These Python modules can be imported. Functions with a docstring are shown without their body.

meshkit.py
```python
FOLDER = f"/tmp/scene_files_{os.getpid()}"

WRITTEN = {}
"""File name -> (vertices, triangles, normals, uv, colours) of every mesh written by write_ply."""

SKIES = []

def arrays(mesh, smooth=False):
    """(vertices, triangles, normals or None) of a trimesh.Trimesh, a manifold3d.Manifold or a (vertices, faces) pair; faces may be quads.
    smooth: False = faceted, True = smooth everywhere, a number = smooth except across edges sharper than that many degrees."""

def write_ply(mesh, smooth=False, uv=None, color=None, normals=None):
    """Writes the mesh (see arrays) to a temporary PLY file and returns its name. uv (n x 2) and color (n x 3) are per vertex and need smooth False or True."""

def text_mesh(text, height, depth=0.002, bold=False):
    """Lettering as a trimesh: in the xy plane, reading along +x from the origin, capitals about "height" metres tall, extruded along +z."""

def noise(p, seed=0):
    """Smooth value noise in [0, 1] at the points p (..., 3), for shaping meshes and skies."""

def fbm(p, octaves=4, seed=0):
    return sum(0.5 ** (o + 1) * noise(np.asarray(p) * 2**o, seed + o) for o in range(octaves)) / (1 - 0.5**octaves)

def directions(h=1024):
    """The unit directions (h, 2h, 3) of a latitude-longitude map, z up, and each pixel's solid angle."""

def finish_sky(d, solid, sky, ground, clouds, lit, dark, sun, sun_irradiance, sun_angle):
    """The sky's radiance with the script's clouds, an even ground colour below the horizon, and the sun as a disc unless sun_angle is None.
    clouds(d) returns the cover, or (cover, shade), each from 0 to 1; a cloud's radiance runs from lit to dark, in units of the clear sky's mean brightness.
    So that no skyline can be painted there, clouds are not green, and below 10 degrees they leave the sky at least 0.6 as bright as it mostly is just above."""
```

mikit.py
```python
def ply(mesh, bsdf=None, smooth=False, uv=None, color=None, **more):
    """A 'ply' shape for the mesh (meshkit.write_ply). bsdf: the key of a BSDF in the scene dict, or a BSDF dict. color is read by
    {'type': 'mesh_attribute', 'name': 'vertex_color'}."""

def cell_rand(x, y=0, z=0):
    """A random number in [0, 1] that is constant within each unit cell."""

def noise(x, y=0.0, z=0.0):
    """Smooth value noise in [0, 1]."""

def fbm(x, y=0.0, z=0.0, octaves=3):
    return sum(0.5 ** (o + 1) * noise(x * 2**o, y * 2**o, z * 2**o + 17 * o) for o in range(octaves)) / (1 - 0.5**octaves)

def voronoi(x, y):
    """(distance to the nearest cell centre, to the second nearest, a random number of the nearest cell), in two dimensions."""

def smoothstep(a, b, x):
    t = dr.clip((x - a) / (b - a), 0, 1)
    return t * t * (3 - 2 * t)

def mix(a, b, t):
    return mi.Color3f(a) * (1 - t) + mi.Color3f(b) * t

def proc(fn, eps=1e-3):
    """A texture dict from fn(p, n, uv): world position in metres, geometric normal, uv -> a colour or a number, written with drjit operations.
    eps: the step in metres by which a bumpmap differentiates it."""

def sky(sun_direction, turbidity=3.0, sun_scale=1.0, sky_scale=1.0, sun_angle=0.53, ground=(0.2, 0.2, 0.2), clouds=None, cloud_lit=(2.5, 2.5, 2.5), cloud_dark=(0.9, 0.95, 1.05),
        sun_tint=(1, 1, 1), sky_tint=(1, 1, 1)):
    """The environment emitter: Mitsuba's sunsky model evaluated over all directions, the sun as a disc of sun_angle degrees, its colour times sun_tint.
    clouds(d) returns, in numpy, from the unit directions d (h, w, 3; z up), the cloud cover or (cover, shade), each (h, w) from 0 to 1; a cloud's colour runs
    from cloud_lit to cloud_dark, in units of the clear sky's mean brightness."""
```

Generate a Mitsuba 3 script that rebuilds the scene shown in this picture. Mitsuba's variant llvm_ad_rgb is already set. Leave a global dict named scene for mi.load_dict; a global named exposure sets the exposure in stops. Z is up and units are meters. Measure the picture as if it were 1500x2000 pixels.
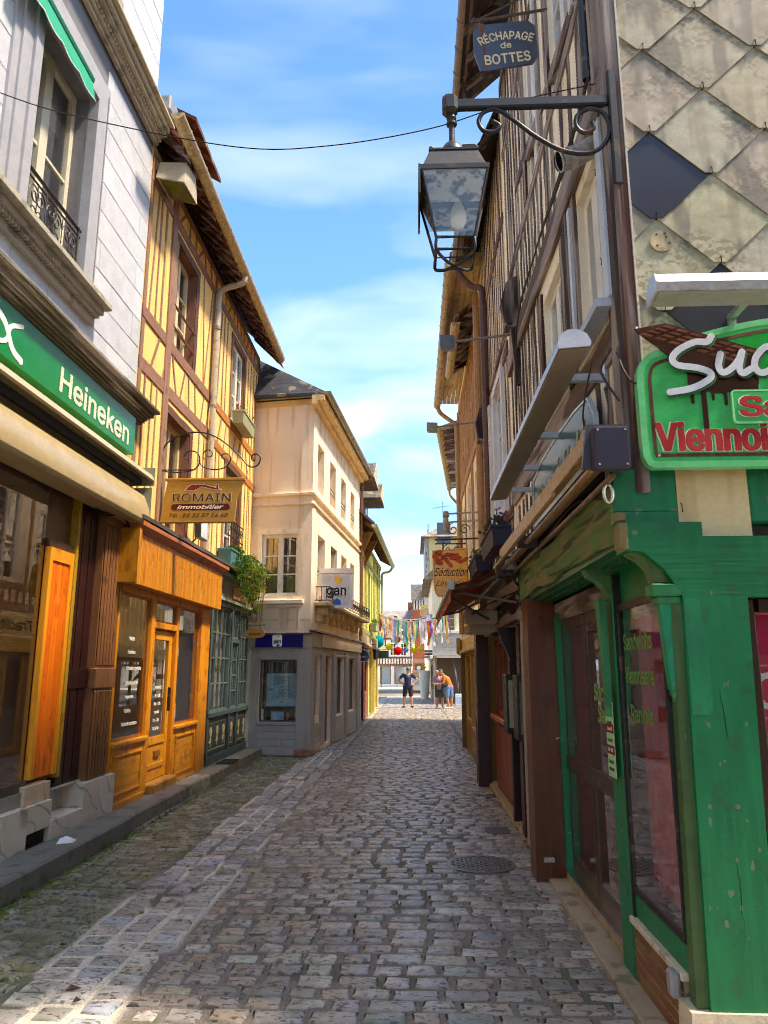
import math, random
import numpy as np, trimesh, drjit as dr, mitsuba as mi, mikit, meshkit
from shapely.geometry import Polygon, LineString, Point, box as sbox
from shapely.ops import unary_union
from shapely import affinity
from mikit import proc, noise, fbm, voronoi, cell_rand, smoothstep, mix

# ------------------------------------------------------------------ camera, light, exposure
T = mi.ScalarTransform4f
scene, labels = {}, {}
FOCAL, PITCH = 1450.0, math.radians(12.0)                 # in pixels of a 1500 wide picture
YAW = -math.atan2(58, FOCAL / math.cos(PITCH))
EYE = [0.0, 0.0, 1.65]
AIM = [math.sin(YAW) * math.cos(PITCH), math.cos(YAW) * math.cos(PITCH), 1.65 + math.sin(PITCH)]
scene['camera'] = {'type': 'perspective', 'fov': math.degrees(2 * math.atan(750 / FOCAL)), 'fov_axis': 'x',
                   'to_world': T().look_at(origin=EYE, target=AIM, up=[0, 0, 1]), 'near_clip': 0.05, 'far_clip': 4000.0}
SUN_AZ, SUN_EL = math.radians(103), math.radians(60)      # clockwise from the street's direction (+y)
SUN = [math.sin(SUN_AZ) * math.cos(SUN_EL), math.cos(SUN_AZ) * math.cos(SUN_EL), math.sin(SUN_EL)]


def clouds(d):
    el = np.clip(d[..., 2], 0.02, 1)
    q = np.stack([d[..., 0] / (el + .25), d[..., 1] / (el + .25), el * 0], -1)
    w = meshkit.fbm(q * 1.7 + 3, 3, 5)
    q2 = q * [2.1, 5.5, 1] + w[..., None] * 1.6
    c = meshkit.fbm(q2 + 11, 5, 2)
    big = meshkit.fbm(q * 1.3 + 7.3, 2, 9)
    cover = np.clip((c - .34) * 1.7 + (big - .5) * 1.1 + .36 * (1 - el) ** 2, 0, 1)
    return cover * .62, np.clip(.25 - cover * .2, 0, 1)


scene['sky'] = mikit.sky(SUN, turbidity=3, sun_angle=6.0, sun_scale=.66, sky_scale=1.06, clouds=clouds, cloud_lit=(2.35, 2.38, 2.4), cloud_dark=(1.3, 1.4, 1.5), sky_tint=(.90, 1.08, 1.14))
exposure = 3.05

# ------------------------------------------------------------------ materials
# A mesh carries its own flat colour in its uv: u = red, green; v = blue, and a piece number that shifts the grain.


def paint(uv):
    u, v = dr.floor(uv.x), dr.floor(uv.y)
    r = dr.floor(u / 128)
    k = dr.floor(v / 128)
    c = mi.Color3f(r, u - r * 128, v - k * 128) / 127.0
    return c ** 2.2, k


def plain_fn(p, n, uv):
    c, k = paint(uv)
    a = fbm(p.x * 7 + k * 3.1, p.y * 7, p.z * 7)
    b = noise(p.x * 60, p.y * 60, p.z * 60 + k)
    return c * (.80 + .26 * a + .12 * b)


def metal_fn(p, n, uv):
    c, k = paint(uv)
    a = fbm(p.x * 13 + k, p.y * 13, p.z * 13)
    rust = smoothstep(.62, .72, a)
    return mix(c * (.8 + .4 * noise(p.x * 50, p.y * 50, p.z * 50)), mi.Color3f(.16, .085, .045), rust * .45)


def along(p, k):
    """grain coordinates of a timber: its piece number tells the axis it runs along"""
    m = k - 4 * dr.floor(k / 4)
    lo = dr.select(m < .5, p.z, dr.select(m < 1.5, p.y, p.x))
    a = dr.select(m < .5, p.x, p.z)
    b = dr.select(m < 1.5, dr.select(m < .5, p.y, p.x), p.y)
    return lo, a, b


def wood_fn(p, n, uv):
    c, k = paint(uv)
    lo, a, b = along(p, k)
    g = fbm(lo * 1.6 + k * 5.7, a * 38, b * 38)
    f = noise(lo * 7 + k, a * 140, b * 140)
    w = fbm(lo * 1.1 + k * 3.3, a * 4, b * 4)
    t = c * (.50 + .55 * g + .2 * f + .30 * w)
    return mix(t, t * mi.Color3f(.45, .4, .36), smoothstep(.60, .72, fbm(p.x * 9 + k, p.y * 9, p.z * 5)) * .5)


def old_wood_fn(p, n, uv):
    c, k = paint(uv)
    lo, a, b = along(p, k)
    g = fbm(lo * 2.2 + k * 5.7, a * 30, b * 30)
    f = noise(lo * 6 + k, a * 95, b * 95)
    worn = smoothstep(.44, .62, fbm(lo * 1.3 + 9, a * 11, b * 11 + k))
    t = mix(c * (.45 + .8 * g), mi.Color3f(.40, .34, .31), worn * .8)
    return t * (.7 + .45 * f)


def old_wood_h(p, n, uv):
    c, k = paint(uv)
    lo, a, b = along(p, k)
    return fbm(lo * 2.2 + k * 5.7, a * 30, b * 30) + .5 * noise(lo * 6 + k, a * 95, b * 95)


def plaster_fn(p, n, uv):
    c, k = paint(uv)
    a = fbm(p.x * 1.7, p.y * 1.7, p.z * 1.3 + k)
    drip = fbm(p.x * 9 + k, p.y * 9, p.z * .7)
    s = noise(p.x * 55, p.y * 55, p.z * 55)
    t = c * (.86 + .2 * a + .1 * s)
    return mix(t, t * mi.Color3f(.72, .64, .52), smoothstep(.52, .72, drip) * .6)


def plaster_h(p, n, uv):
    return fbm(p.x * 24, p.y * 24, p.z * 24)


def sett_fn(p, n, uv):
    c, k = paint(uv)
    a = fbm(p.x * 22 + k * 2.3, p.y * 22, k)
    s = noise(p.x * 190, p.y * 190, p.z * 190)
    dirt = smoothstep(.55, .72, fbm(p.x * 5, p.y * 5, 3.0))
    pits = smoothstep(.58, .70, fbm(p.x * 34 + k, p.y * 60, 1.0))
    t = c * (.62 + .55 * a + .28 * s)
    t = mix(t, mi.Color3f(.13, .12, .09), dirt * .3)
    return mix(t, t * .38, pits)


def sett_h(p, n, uv):
    return fbm(p.x * 45, p.y * 45, p.z * 45) + .4 * noise(p.x * 150, p.y * 150, 0) - .8 * smoothstep(.58, .70, fbm(p.x * 34, p.y * 60, 1.0))


def bed_fn(p, n, uv):
    moss = smoothstep(.47, .62, fbm(p.x * 1.1 + 4, p.y * 1.1, 0)) * smoothstep(-1.3, -2.3, p.x)
    spots = smoothstep(.56, .66, fbm(p.x * 2.3, p.y * 2.3, 8))
    sand = smoothstep(-2.2, -2.08, p.x) * smoothstep(-1.42, -1.5, p.x) * smoothstep(.40, .54, fbm(p.x * 2.2, p.y * 1.3, 2.0) - .02 * dr.maximum(p.y - 5.0, 0))
    g = .68 + .62 * noise(p.x * 120, p.y * 120, 0)
    t = mix(mi.Color3f(.20, .17, .145), mi.Color3f(.60, .53, .42), sand)
    t = mix(t, mi.Color3f(.05, .075, .02), dr.maximum(moss * .8, spots * .5) * (1 - sand))
    return t * g


def stone_fn(p, n, uv):
    c, k = paint(uv)
    a = fbm(p.x * 4 + k, p.y * 4, p.z * 4)
    s = noise(p.x * 130, p.y * 130, p.z * 130)
    st = smoothstep(.55, .7, fbm(p.x * 9, p.y * 9 + k, p.z * 9))
    return mix(c * (.68 + .4 * a + .25 * s), mi.Color3f(.055, .055, .035), st * .45)


def marble_fn(p, n, uv):
    c, k = paint(uv)
    w = fbm(p.x * 3 + k * 3, p.y * 3, p.z * 3) * 5
    v = dr.abs(dr.sin((p.y * 5 + p.z * 7 + p.x * 4 + k) * 1.3 + w))
    vein = smoothstep(.30, .0, v) * fbm(p.x * 6, p.y * 6 + k, p.z * 6)
    return mix(c * (.85 + .2 * fbm(p.x * 9 + k, p.y * 9, p.z * 9)), mi.Color3f(.28, .2, .15), vein * 1.1)


def slate_fn(p, n, uv):
    c, k = paint(uv)
    a = fbm(p.x * 3.1 + k, 0, p.z * 3.1)
    drip = fbm(p.x * 15 + k * 2, 0, p.z * 1.1)
    s = noise(p.x * 120, p.y * 120, p.z * 120)
    lich = smoothstep(.46, .62, fbm(p.x * 5 + 2, k, p.z * 5)) * smoothstep(.45, .6, fbm(p.x * 47, k, p.z * 47))
    t = c * (.68 + .46 * a + .18 * s)
    t = mix(t, t * mi.Color3f(.55, .5, .38), smoothstep(.47, .70, drip) * .5)
    t = t * (.72 + .5 * fbm(p.x * 19, k, p.z * 19))
    t = mix(t, mi.Color3f(.17, .13, .06), lich * .65)
    return mix(t, mi.Color3f(.07, .065, .055), smoothstep(.54, .70, fbm(p.x * 11 + k * 4, 2, p.z * 2.2)) * .65)


def moss_beam_fn(p, n, uv):
    c, k = paint(uv)
    lo, a, b = along(p, k)
    g = fbm(lo * 2.5, a * 26, b * 26)
    m = fbm(lo * 5, a * 17, b * 17)
    dk = smoothstep(.56, .66, fbm(lo * 1.7 + 5, a * 30, b * 30))
    t = mix(mi.Color3f(.2, .17, .075), c, smoothstep(.25, .75, m)) * (.5 + .8 * g)
    return mix(t, mi.Color3f(.02, .02, .012), dk * .75)


def green_fn(p, n, uv):
    c, k = paint(uv)
    a = fbm(p.x * 2.3 + k, p.y * 2.3, p.z * 1.7)
    g = noise(p.x * 30, p.y * 30, p.z * 4)
    s = noise(p.x * 90, p.y * 90, p.z * 90)
    t = c * (.58 + .46 * a + .24 * g + .10 * s)
    t = mix(t, mi.Color3f(.035, .05, .03), smoothstep(.58, .72, fbm(p.x * 14 + k, p.y * 14, p.z * 9)) * .28)
    chip = smoothstep(.755, .78, fbm(p.x * 30, p.y * 30, p.z * 17 + k))
    return mix(t, mi.Color3f(.16, .2, .13), chip * .7)


def roof_fn(p, n, uv):
    c, k = paint(uv)
    rows = p.z * 7.5
    r = cell_rand(dr.floor(rows), dr.floor((p.x + p.y) * 5 + dr.floor(rows) * .5), k)
    e = rows - dr.floor(rows)
    lich = smoothstep(.58, .66, fbm(p.x * 5, p.y * 5, p.z * 5))
    return mix(c * (.6 + .6 * r) * dr.select(e < .12, .55, 1.0), mi.Color3f(.3, .25, .13), lich * .6)


def bump(b, fn, h, eps=1e-3):
    return {'type': 'bumpmap', 'arbitrary': proc(fn, eps), 'scale': h, 'bsdf': b}


def prin(fn, rough, **k):
    return {'type': 'principled', 'base_color': proc(fn), 'roughness': rough, **k}


def two(b):
    return {'type': 'twosided', 'bsdf': b}


scene['m_plain'] = two(prin(plain_fn, .6))
scene['m_gloss'] = two(prin(plain_fn, .24, specular=.5))
scene['m_metal'] = two(prin(metal_fn, .42, specular=.6))
scene['m_wood'] = two(prin(wood_fn, .38, specular=.5))
scene['m_matt_wood'] = two(prin(wood_fn, .7))
scene['m_old_wood'] = two(bump(prin(old_wood_fn, .8), old_wood_h, .006))
scene['m_plaster'] = two(bump(prin(plaster_fn, .85), plaster_h, .003))
scene['m_sett'] = two(bump(prin(sett_fn, .34, specular=.55), sett_h, .0022))
scene['m_bed'] = two(prin(bed_fn, .8))
scene['m_stone'] = two(bump(prin(stone_fn, .7), sett_h, .002))
scene['m_marble'] = two(prin(marble_fn, .3))
scene['m_slate'] = two(prin(slate_fn, .6))
scene['m_moss'] = two(bump(prin(moss_beam_fn, .8), old_wood_h, .012))
scene['m_green'] = two(bump(prin(green_fn, .42, specular=.5), old_wood_h, .0035))
scene['m_roof'] = two(prin(roof_fn, .75))
scene['m_glass'] = {'type': 'thindielectric', 'int_ior': 2.2}                       # double glazing
scene['m_clear'] = {'type': 'thindielectric', 'int_ior': 1.5}
scene['m_leaf'] = {'type': 'principledthin', 'base_color': proc(plain_fn), 'roughness': .5, 'diff_trans': .6}
scene['m_chrome'] = two({'type': 'roughconductor', 'material': 'Al', 'alpha': .18})

# ------------------------------------------------------------------ mesh helpers: a mesh is (vertices, triangles)
RNG = np.random.default_rng(7)


def rnd(a=0., b=1.):
    return float(RNG.uniform(a, b))


def cat(ms):
    vs, fs, n = [], [], 0
    for v, f in ms:
        vs.append(np.asarray(v, float)); fs.append(np.asarray(f, int) + n); n += len(v)
    return np.vstack(vs), np.vstack(fs)


def tm(m):
    return np.array(m.vertices), np.array(m.faces)


def bx(x0, x1, y0, y1, z0, z1):
    v = np.array([[x, y, z] for x in (x0, x1) for y in (y0, y1) for z in (z0, z1)], float)
    f = np.array([[0, 1, 3], [0, 3, 2], [4, 6, 7], [4, 7, 5], [0, 4, 5], [0, 5, 1], [2, 3, 7], [2, 7, 6], [0, 2, 6], [0, 6, 4], [1, 5, 7], [1, 7, 3]])
    return v, f


def cbx(x0, x1, y0, y1, z0, z1, c):
    """a box with chamfered edges"""
    lo, hi = np.array([x0, y0, z0], float), np.array([x1, y1, z1], float)
    c = min(c, *(abs(hi - lo) * .45))
    P = []
    for s in np.ndindex(2, 2, 2):
        base = np.where(np.array(s) == 0, lo, hi)
        d = np.where(np.array(s) == 0, c, -c)
        for ax in range(3):
            q = base + d; q[ax] = base[ax]
            P.append(q)
    return tm(trimesh.convex.convex_hull(np.array(P)))


def hull(pts):
    return tm(trimesh.convex.convex_hull(np.array(pts, float)))


def tube(path, r, n=8, closed=False):
    P = np.asarray(path, float)
    R = np.broadcast_to(np.asarray(r, float), (len(P),))
    Tn = np.gradient(P, axis=0) if not closed else np.roll(P, -1, 0) - np.roll(P, 1, 0)
    Tn /= np.linalg.norm(Tn, axis=1, keepdims=True) + 1e-12
    a = np.cross(Tn[0], [0, 0, 1] if abs(Tn[0][2]) < .9 else [1, 0, 0]); a /= np.linalg.norm(a)
    V = []
    for i in range(len(P)):
        a = a - Tn[i] * (a @ Tn[i]); a /= np.linalg.norm(a)
        b = np.cross(Tn[i], a)
        th = np.arange(n) * 2 * np.pi / n
        V.append(P[i] + R[i] * (np.cos(th)[:, None] * a + np.sin(th)[:, None] * b))
    m = len(P)
    F = []
    for i in range(m if closed else m - 1):
        j = (i + 1) % m
        for k in range(n):
            k2 = (k + 1) % n
            F += [[i * n + k, i * n + k2, j * n + k2], [i * n + k, j * n + k2, j * n + k]]
    V = np.vstack(V)
    if not closed:
        V = np.vstack([V, P[0], P[-1]])
        for k in range(n):
            F += [[m * n, (k + 1) % n, k], [m * n + 1, (m - 1) * n + k, (m - 1) * n + (k + 1) % n]]
    return V, np.array(F)


def lathe(prof, n=16, center=(0, 0, 0)):
    """prof: (radius, height) pairs, turned about the vertical axis"""
    V, F = [], []
    th = np.arange(n) * 2 * np.pi / n
    for r, z in prof:
        V.append(np.stack([r * np.cos(th), r * np.sin(th), th * 0 + z], 1))
    for i in range(len(prof) - 1):
        for k in range(n):
            k2 = (k + 1) % n
            F += [[i * n + k, i * n + k2, (i + 1) * n + k2], [i * n + k, (i + 1) * n + k2, (i + 1) * n + k]]
    return np.vstack(V) + np.array(center), np.array(F)


def curve(pts, n=8):
    """Catmull-Rom through the points"""
    P = np.array(pts, float)
    P = np.vstack([2 * P[0] - P[1], P, 2 * P[-1] - P[-2]])
    out = []
    for i in range(1, len(P) - 2):
        for t in np.linspace(0, 1, n, endpoint=False):
            a, b, c, d = P[i - 1], P[i], P[i + 1], P[i + 2]
            out.append(.5 * (2 * b + (c - a) * t + (2 * a - 5 * b + 4 * c - d) * t * t + (3 * b - a - 3 * c + d) * t ** 3))
    return np.array(out + [P[-2]])


def spiral(c, r0, r1, a0, a1, n=24):
    """points (s, z) of a scroll about c from radius r0 at angle a0 to r1 at a1 (degrees)"""
    t = np.linspace(0, 1, n)
    a = np.radians(a0 + (a1 - a0) * t); r = r0 + (r1 - r0) * t
    return np.stack([c[0] + r * np.cos(a), c[1] + r * np.sin(a)], 1)


def ext(shape, d0, d1):
    """a shapely outline in (s, z), given depth from d0 to d1 outwards: local (s, d, z)"""
    out = []
    for g in getattr(shape, 'geoms', [shape]):
        if g.is_empty or g.area < 1e-7: continue
        m = trimesh.creation.extrude_polygon(g, d1 - d0, engine='earcut')
        v = np.array(m.vertices)
        out.append((np.stack([v[:, 0], v[:, 2] + d0, v[:, 1]], 1), np.array(m.faces)[:, ::-1]))
    return cat(out)


class Frame:
    """A facade: s along it, d outwards, z up."""

    def __init__(self, o, t, n):
        self.o = np.array([o[0], o[1], 0.0])
        t, n = np.array([*t, 0.0]), np.array([*n, 0.0])
        self.t, self.n = t / np.linalg.norm(t), n / np.linalg.norm(n)
        self.M = np.stack([self.t, self.n, [0, 0, 1]])
        self.flip = np.linalg.det(self.M) < 0
        self.right = 1 if np.cross(-self.n, [0, 0, 1]) @ self.t > 0 else -1      # does s run to a viewer's right?
        ax = int(np.argmax(np.abs(self.t)))
        self.ks = 2 if ax == 0 else 1                                           # grain number of a timber along s

    def __call__(self, m):
        v, f = m
        return np.asarray(v) @ self.M + self.o, (np.asarray(f)[:, ::-1] if self.flip else np.asarray(f))

    def at(self, s, d, z):
        return np.array([s, d, z]) @ self.M + self.o


def fb(F, s0, s1, z0, z1, d0, d1, c=0):
    return F(cbx(s0, s1, d0, d1, z0, z1, c) if c else bx(s0, s1, d0, d1, z0, z1))


def beam(F, a, b, w, d0, d1, wob=0., seg=3):
    """a timber in the facade from a to b (s, z), w wide, a little crooked"""
    a, b = np.array(a, float), np.array(b, float)
    u = (b - a) / np.linalg.norm(b - a); q = np.array([-u[1], u[0]])
    V, Fc = [], []
    for i in range(seg + 1):
        c = a + (b - a) * i / seg + q * rnd(-wob, wob) * (0 < i < seg)
        ww = w * (1 + rnd(-wob, wob) * 4)
        for e, d in ((-1, d0), (1, d0), (1, d1 + rnd(-wob, wob) * .3), (-1, d1 + rnd(-wob, wob) * .3)):
            p = c + q * e * ww / 2
            V.append([p[0], d, p[1]])
    for i in range(seg):
        for k in range(4):
            p, r = i * 4 + k, i * 4 + (k + 1) % 4
            Fc += [[p, r, r + 4], [p, r + 4, p + 4]]
    Fc += [[0, 2, 1], [0, 3, 2], [seg * 4, seg * 4 + 1, seg * 4 + 2], [seg * 4, seg * 4 + 2, seg * 4 + 3]]
    Fc = np.array(Fc)
    V = np.array(V)
    tri = V[Fc]
    if np.einsum('ij,ij->i', tri[:, 0], np.cross(tri[:, 1], tri[:, 2])).sum() < 0: Fc = Fc[:, ::-1]
    return F((V, Fc))


def txt(F, s, z, text, h, d, bold=False, shear=0., depth=.004, wide=1., fit=None, curve_r=None, rot=0., fat=0.):
    """lettering centred at (s, z), capitals h tall, standing d off the facade"""
    m = meshkit.text_mesh(text, h, depth, bold)
    v = np.array(m.vertices); f = np.array(m.faces)
    x = v[:, 0] + shear * v[:, 1]
    x = (x - (x.min() + x.max()) / 2) * wide
    if fit: x = x * fit / (x.max() - x.min())
    y = v[:, 1] - h / 2
    if curve_r:
        a = x / curve_r
        x, y = (curve_r + y) * np.sin(a), (curve_r + y) * np.cos(a) - curve_r
    if rot: x, y = x * math.cos(rot) - y * math.sin(rot), x * math.sin(rot) + y * math.cos(rot)
    V = np.stack([s + F.right * x, d + v[:, 2], z + y], 1)
    f = f[:, ::-1] if F.right > 0 else f
    if fat: V, f = cat([(V + [e * fat, i * .0004, 0], f) for i, e in enumerate((-1, -.33, .33, 1))])
    return F((V, f))


# ------------------------------------------------------------------ scene helpers
def hexc(c):
    return tuple(int(c[i:i + 2], 16) for i in (0, 2, 4))


def jit(c, a=10, both=6):
    c = hexc(c) if isinstance(c, str) else c
    k = rnd(-a, a)
    return tuple(int(min(254, max(2, x + k + rnd(-both, both)))) for x in c)


def numbered(key):
    if key not in scene and key not in labels: return key
    n = 1
    while f'{key}_{n:03d}' in scene or f'{key}_{n:03d}' in labels: n += 1
    return f'{key}_{n:03d}'


COUNT = {}


def pack(mesh, mat, color, k=None, smooth=False):
    v, f = mesh
    c = hexc(color) if isinstance(color, str) else color
    r, g, b = (int(round(x / 255 * 127)) for x in c)
    if k is None: k = int(RNG.integers(0, 60)) * 4
    if smooth is not False and smooth is not True:
        v, f, nn = meshkit.arrays((v, f), smooth)
        uv = np.tile([[r * 128 + g + .5, k * 128 + b + .5]], (len(v), 1))
        path = meshkit.write_ply((v, f), False, uv, None, nn)
        return {'type': 'ply', 'filename': path, 'face_normals': False, 'bsdf': {'type': 'ref', 'id': mat}}
    uv = np.tile([[r * 128 + g + .5, k * 128 + b + .5]], (len(v), 1))
    return mikit.ply((v, f), mat, smooth, uv)


def thing(name, label, cat_, group=None):
    key = numbered(name)
    labels[key] = {'label': label, 'category': cat_}
    if group: labels[key]['group'] = group
    return key


def put(key, mesh, mat='m_plain', color='808080', k=None, smooth=False, label=None, stuff=False):
    """one entry of the scene: a part ('thing__part') or, for a one-mesh thing, the thing itself"""
    n = COUNT.get(key)
    kk = key if n is None else f'{key}_{n:03d}'
    COUNT[key] = (n or 0) + 1
    scene[kk] = pack(mesh, mat, color, k, smooth)
    if label: labels.setdefault(kk, {})['label'] = label
    if stuff: labels.setdefault(kk, {})['kind'] = 'stuff'
    return kk


def puts(key, meshes, *a, **k):
    for m in meshes: put(key, m, *a, **k)


def struct(key, mesh, mat, color, **kw):
    put(key, mesh, mat, color, **kw)
    labels.setdefault(key, {})['kind'] = 'structure'
    return key


def window(F, key, s0, s1, z0, z1, cols=2, rows=3, col='e8e4d6', rev=.12, fw=.05, bar=.022, room='6e665c', curtain=None, name='window', mid=.06, tilt=.012, depth=2.6, mat='m_plain'):
    """a window in an opening: frame with glazing bars, each pane, and the room behind"""
    w = f'{key}__{name}'
    n = COUNT.get(w)
    kk = w if n is None else f'{w}_{n:03d}'
    d1 = -rev; d0 = d1 - .05
    ms = [fb(F, s0, s1, z0, z0 + fw, d0, d1), fb(F, s0, s1, z1 - fw, z1, d0, d1), fb(F, s0, s0 + fw, z0 + fw, z1 - fw, d0, d1), fb(F, s1 - fw, s1, z0 + fw, z1 - fw, d0, d1)]
    ss = np.linspace(s0 + fw, s1 - fw, cols + 1); zs = np.linspace(z0 + fw, z1 - fw, rows + 1)
    for i in range(1, cols):
        b = mid / 2 if (mid and i * 2 == cols) else bar / 2
        ms.append(fb(F, ss[i] - b, ss[i] + b, z0 + fw, z1 - fw, d0 + .003, d1 + (.008 if b > bar else -.006)))
    for j in range(1, rows):
        ms.append(fb(F, s0 + fw, s1 - fw, zs[j] - bar / 2, zs[j] + bar / 2, d0 + .006, d1 - .009))
    put(w, cat(ms), mat, col)
    for i in range(cols):
        for j in range(rows):
            a, b, c, e = (rnd(-tilt, tilt) * .3 for _ in range(4))
            q = d0 + .02
            v = np.array([[ss[i], q + a, zs[j]], [ss[i + 1], q + b, zs[j]], [ss[i + 1], q + b + e, zs[j + 1]], [ss[i], q + a + e, zs[j + 1]]])
            put(f'{kk}__pane', F((v, np.array([[0, 2, 1], [0, 3, 2]]))), 'm_glass', '808080')
    if room:
        b = d0 - depth
        v = np.array([[s, d, z] for s in (s0, s1) for d in (b, d0) for z in (z0, z1)])
        f = np.array([[0, 1, 3], [0, 3, 2], [4, 6, 7], [4, 7, 5], [0, 4, 5], [0, 5, 1], [0, 2, 6], [0, 6, 4], [1, 5, 7], [1, 7, 3], [0, 1, 5], [0, 5, 4]])
        f = f[[0, 1, 2, 3, 4, 5, 6, 7, 8, 9]]
        put(f'{kk}__room', F((v, f)), 'm_plain', room)
    if curtain:
        for e in (-1, 1):
            wd = (s1 - s0) * .3
            a = s0 + fw if e < 0 else s1 - fw - wd
            put(f'{kk}__curtain', F(drape(a, a + wd, z0 + .05, z1 - .05, d0 - .1)), 'm_plain', curtain)
    return kk


def drape(s0, s1, z0, z1, d, folds=7, amp=.02):
    n = folds * 6
    s = np.linspace(s0, s1, n + 1)
    q = d + amp * np.sin(np.linspace(0, folds * 2 * np.pi, n + 1))
    v = np.vstack([np.stack([s, q, s * 0 + z0], 1), np.stack([s, q * 1.0, s * 0 + z1], 1)])
    f = [[i, i + 1, n + 2 + i] for i in range(n)] + [[i, n + 2 + i, n + 1 + i] for i in range(n)]
    return v, np.array(f)


def wall(F, s0, s1, z0, z1, holes, th=.22, d=0., outline=None):
    """a wall sheet of real thickness with openings (s0, s1, z0, z1)"""
    P = outline if outline is not None else sbox(s0, z0, s1, z1)
    for h in holes: P = P.difference(sbox(h[0], h[2], h[1], h[3]))
    return F(ext(P, d - th, d))


def leaves(centers, rad, n, size, droop=0., squash=1.):
    """leaf-sized faces spread about the centres"""
    V, Fc = [], []
    C = np.array(centers, float)
    for i in range(n):
        c = C[RNG.integers(len(C))] + RNG.normal(size=3) * rad * [1, 1, squash]
        a = RNG.normal(size=3); a[2] -= droop; a /= np.linalg.norm(a)
        b = np.cross(a, RNG.normal(size=3)); b /= np.linalg.norm(b)
        s = size * rnd(.6, 1.3)
        k = len(V)
        V += [c, c + a * s * .5 + b * s * .28, c + a * s, c + a * s * .5 - b * s * .28]
        Fc += [[k, k + 1, k + 2], [k, k + 2, k + 3]]
    return np.array(V), np.array(Fc)


LEFT = Frame((-3.37, 0), (0, 1), (1, 0))
RIGHT = Frame((1.1, 0), (0, 1), (-1, 0))
SIDE = Frame((0, 3.6), (1, 0), (0, -1))                       # end wall of the green corner house: s is x
_a = math.radians(4.5)
GAN = Frame((-2.08, 15.05), (math.sin(_a), math.cos(_a)), (math.cos(_a), -math.sin(_a)))
GEND = Frame((-2.08, 15.05), (-1.29, .2), (-.2, -1.29))


def kd(axis):
    return int(RNG.integers(0, 50)) * 4 + axis


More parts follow.
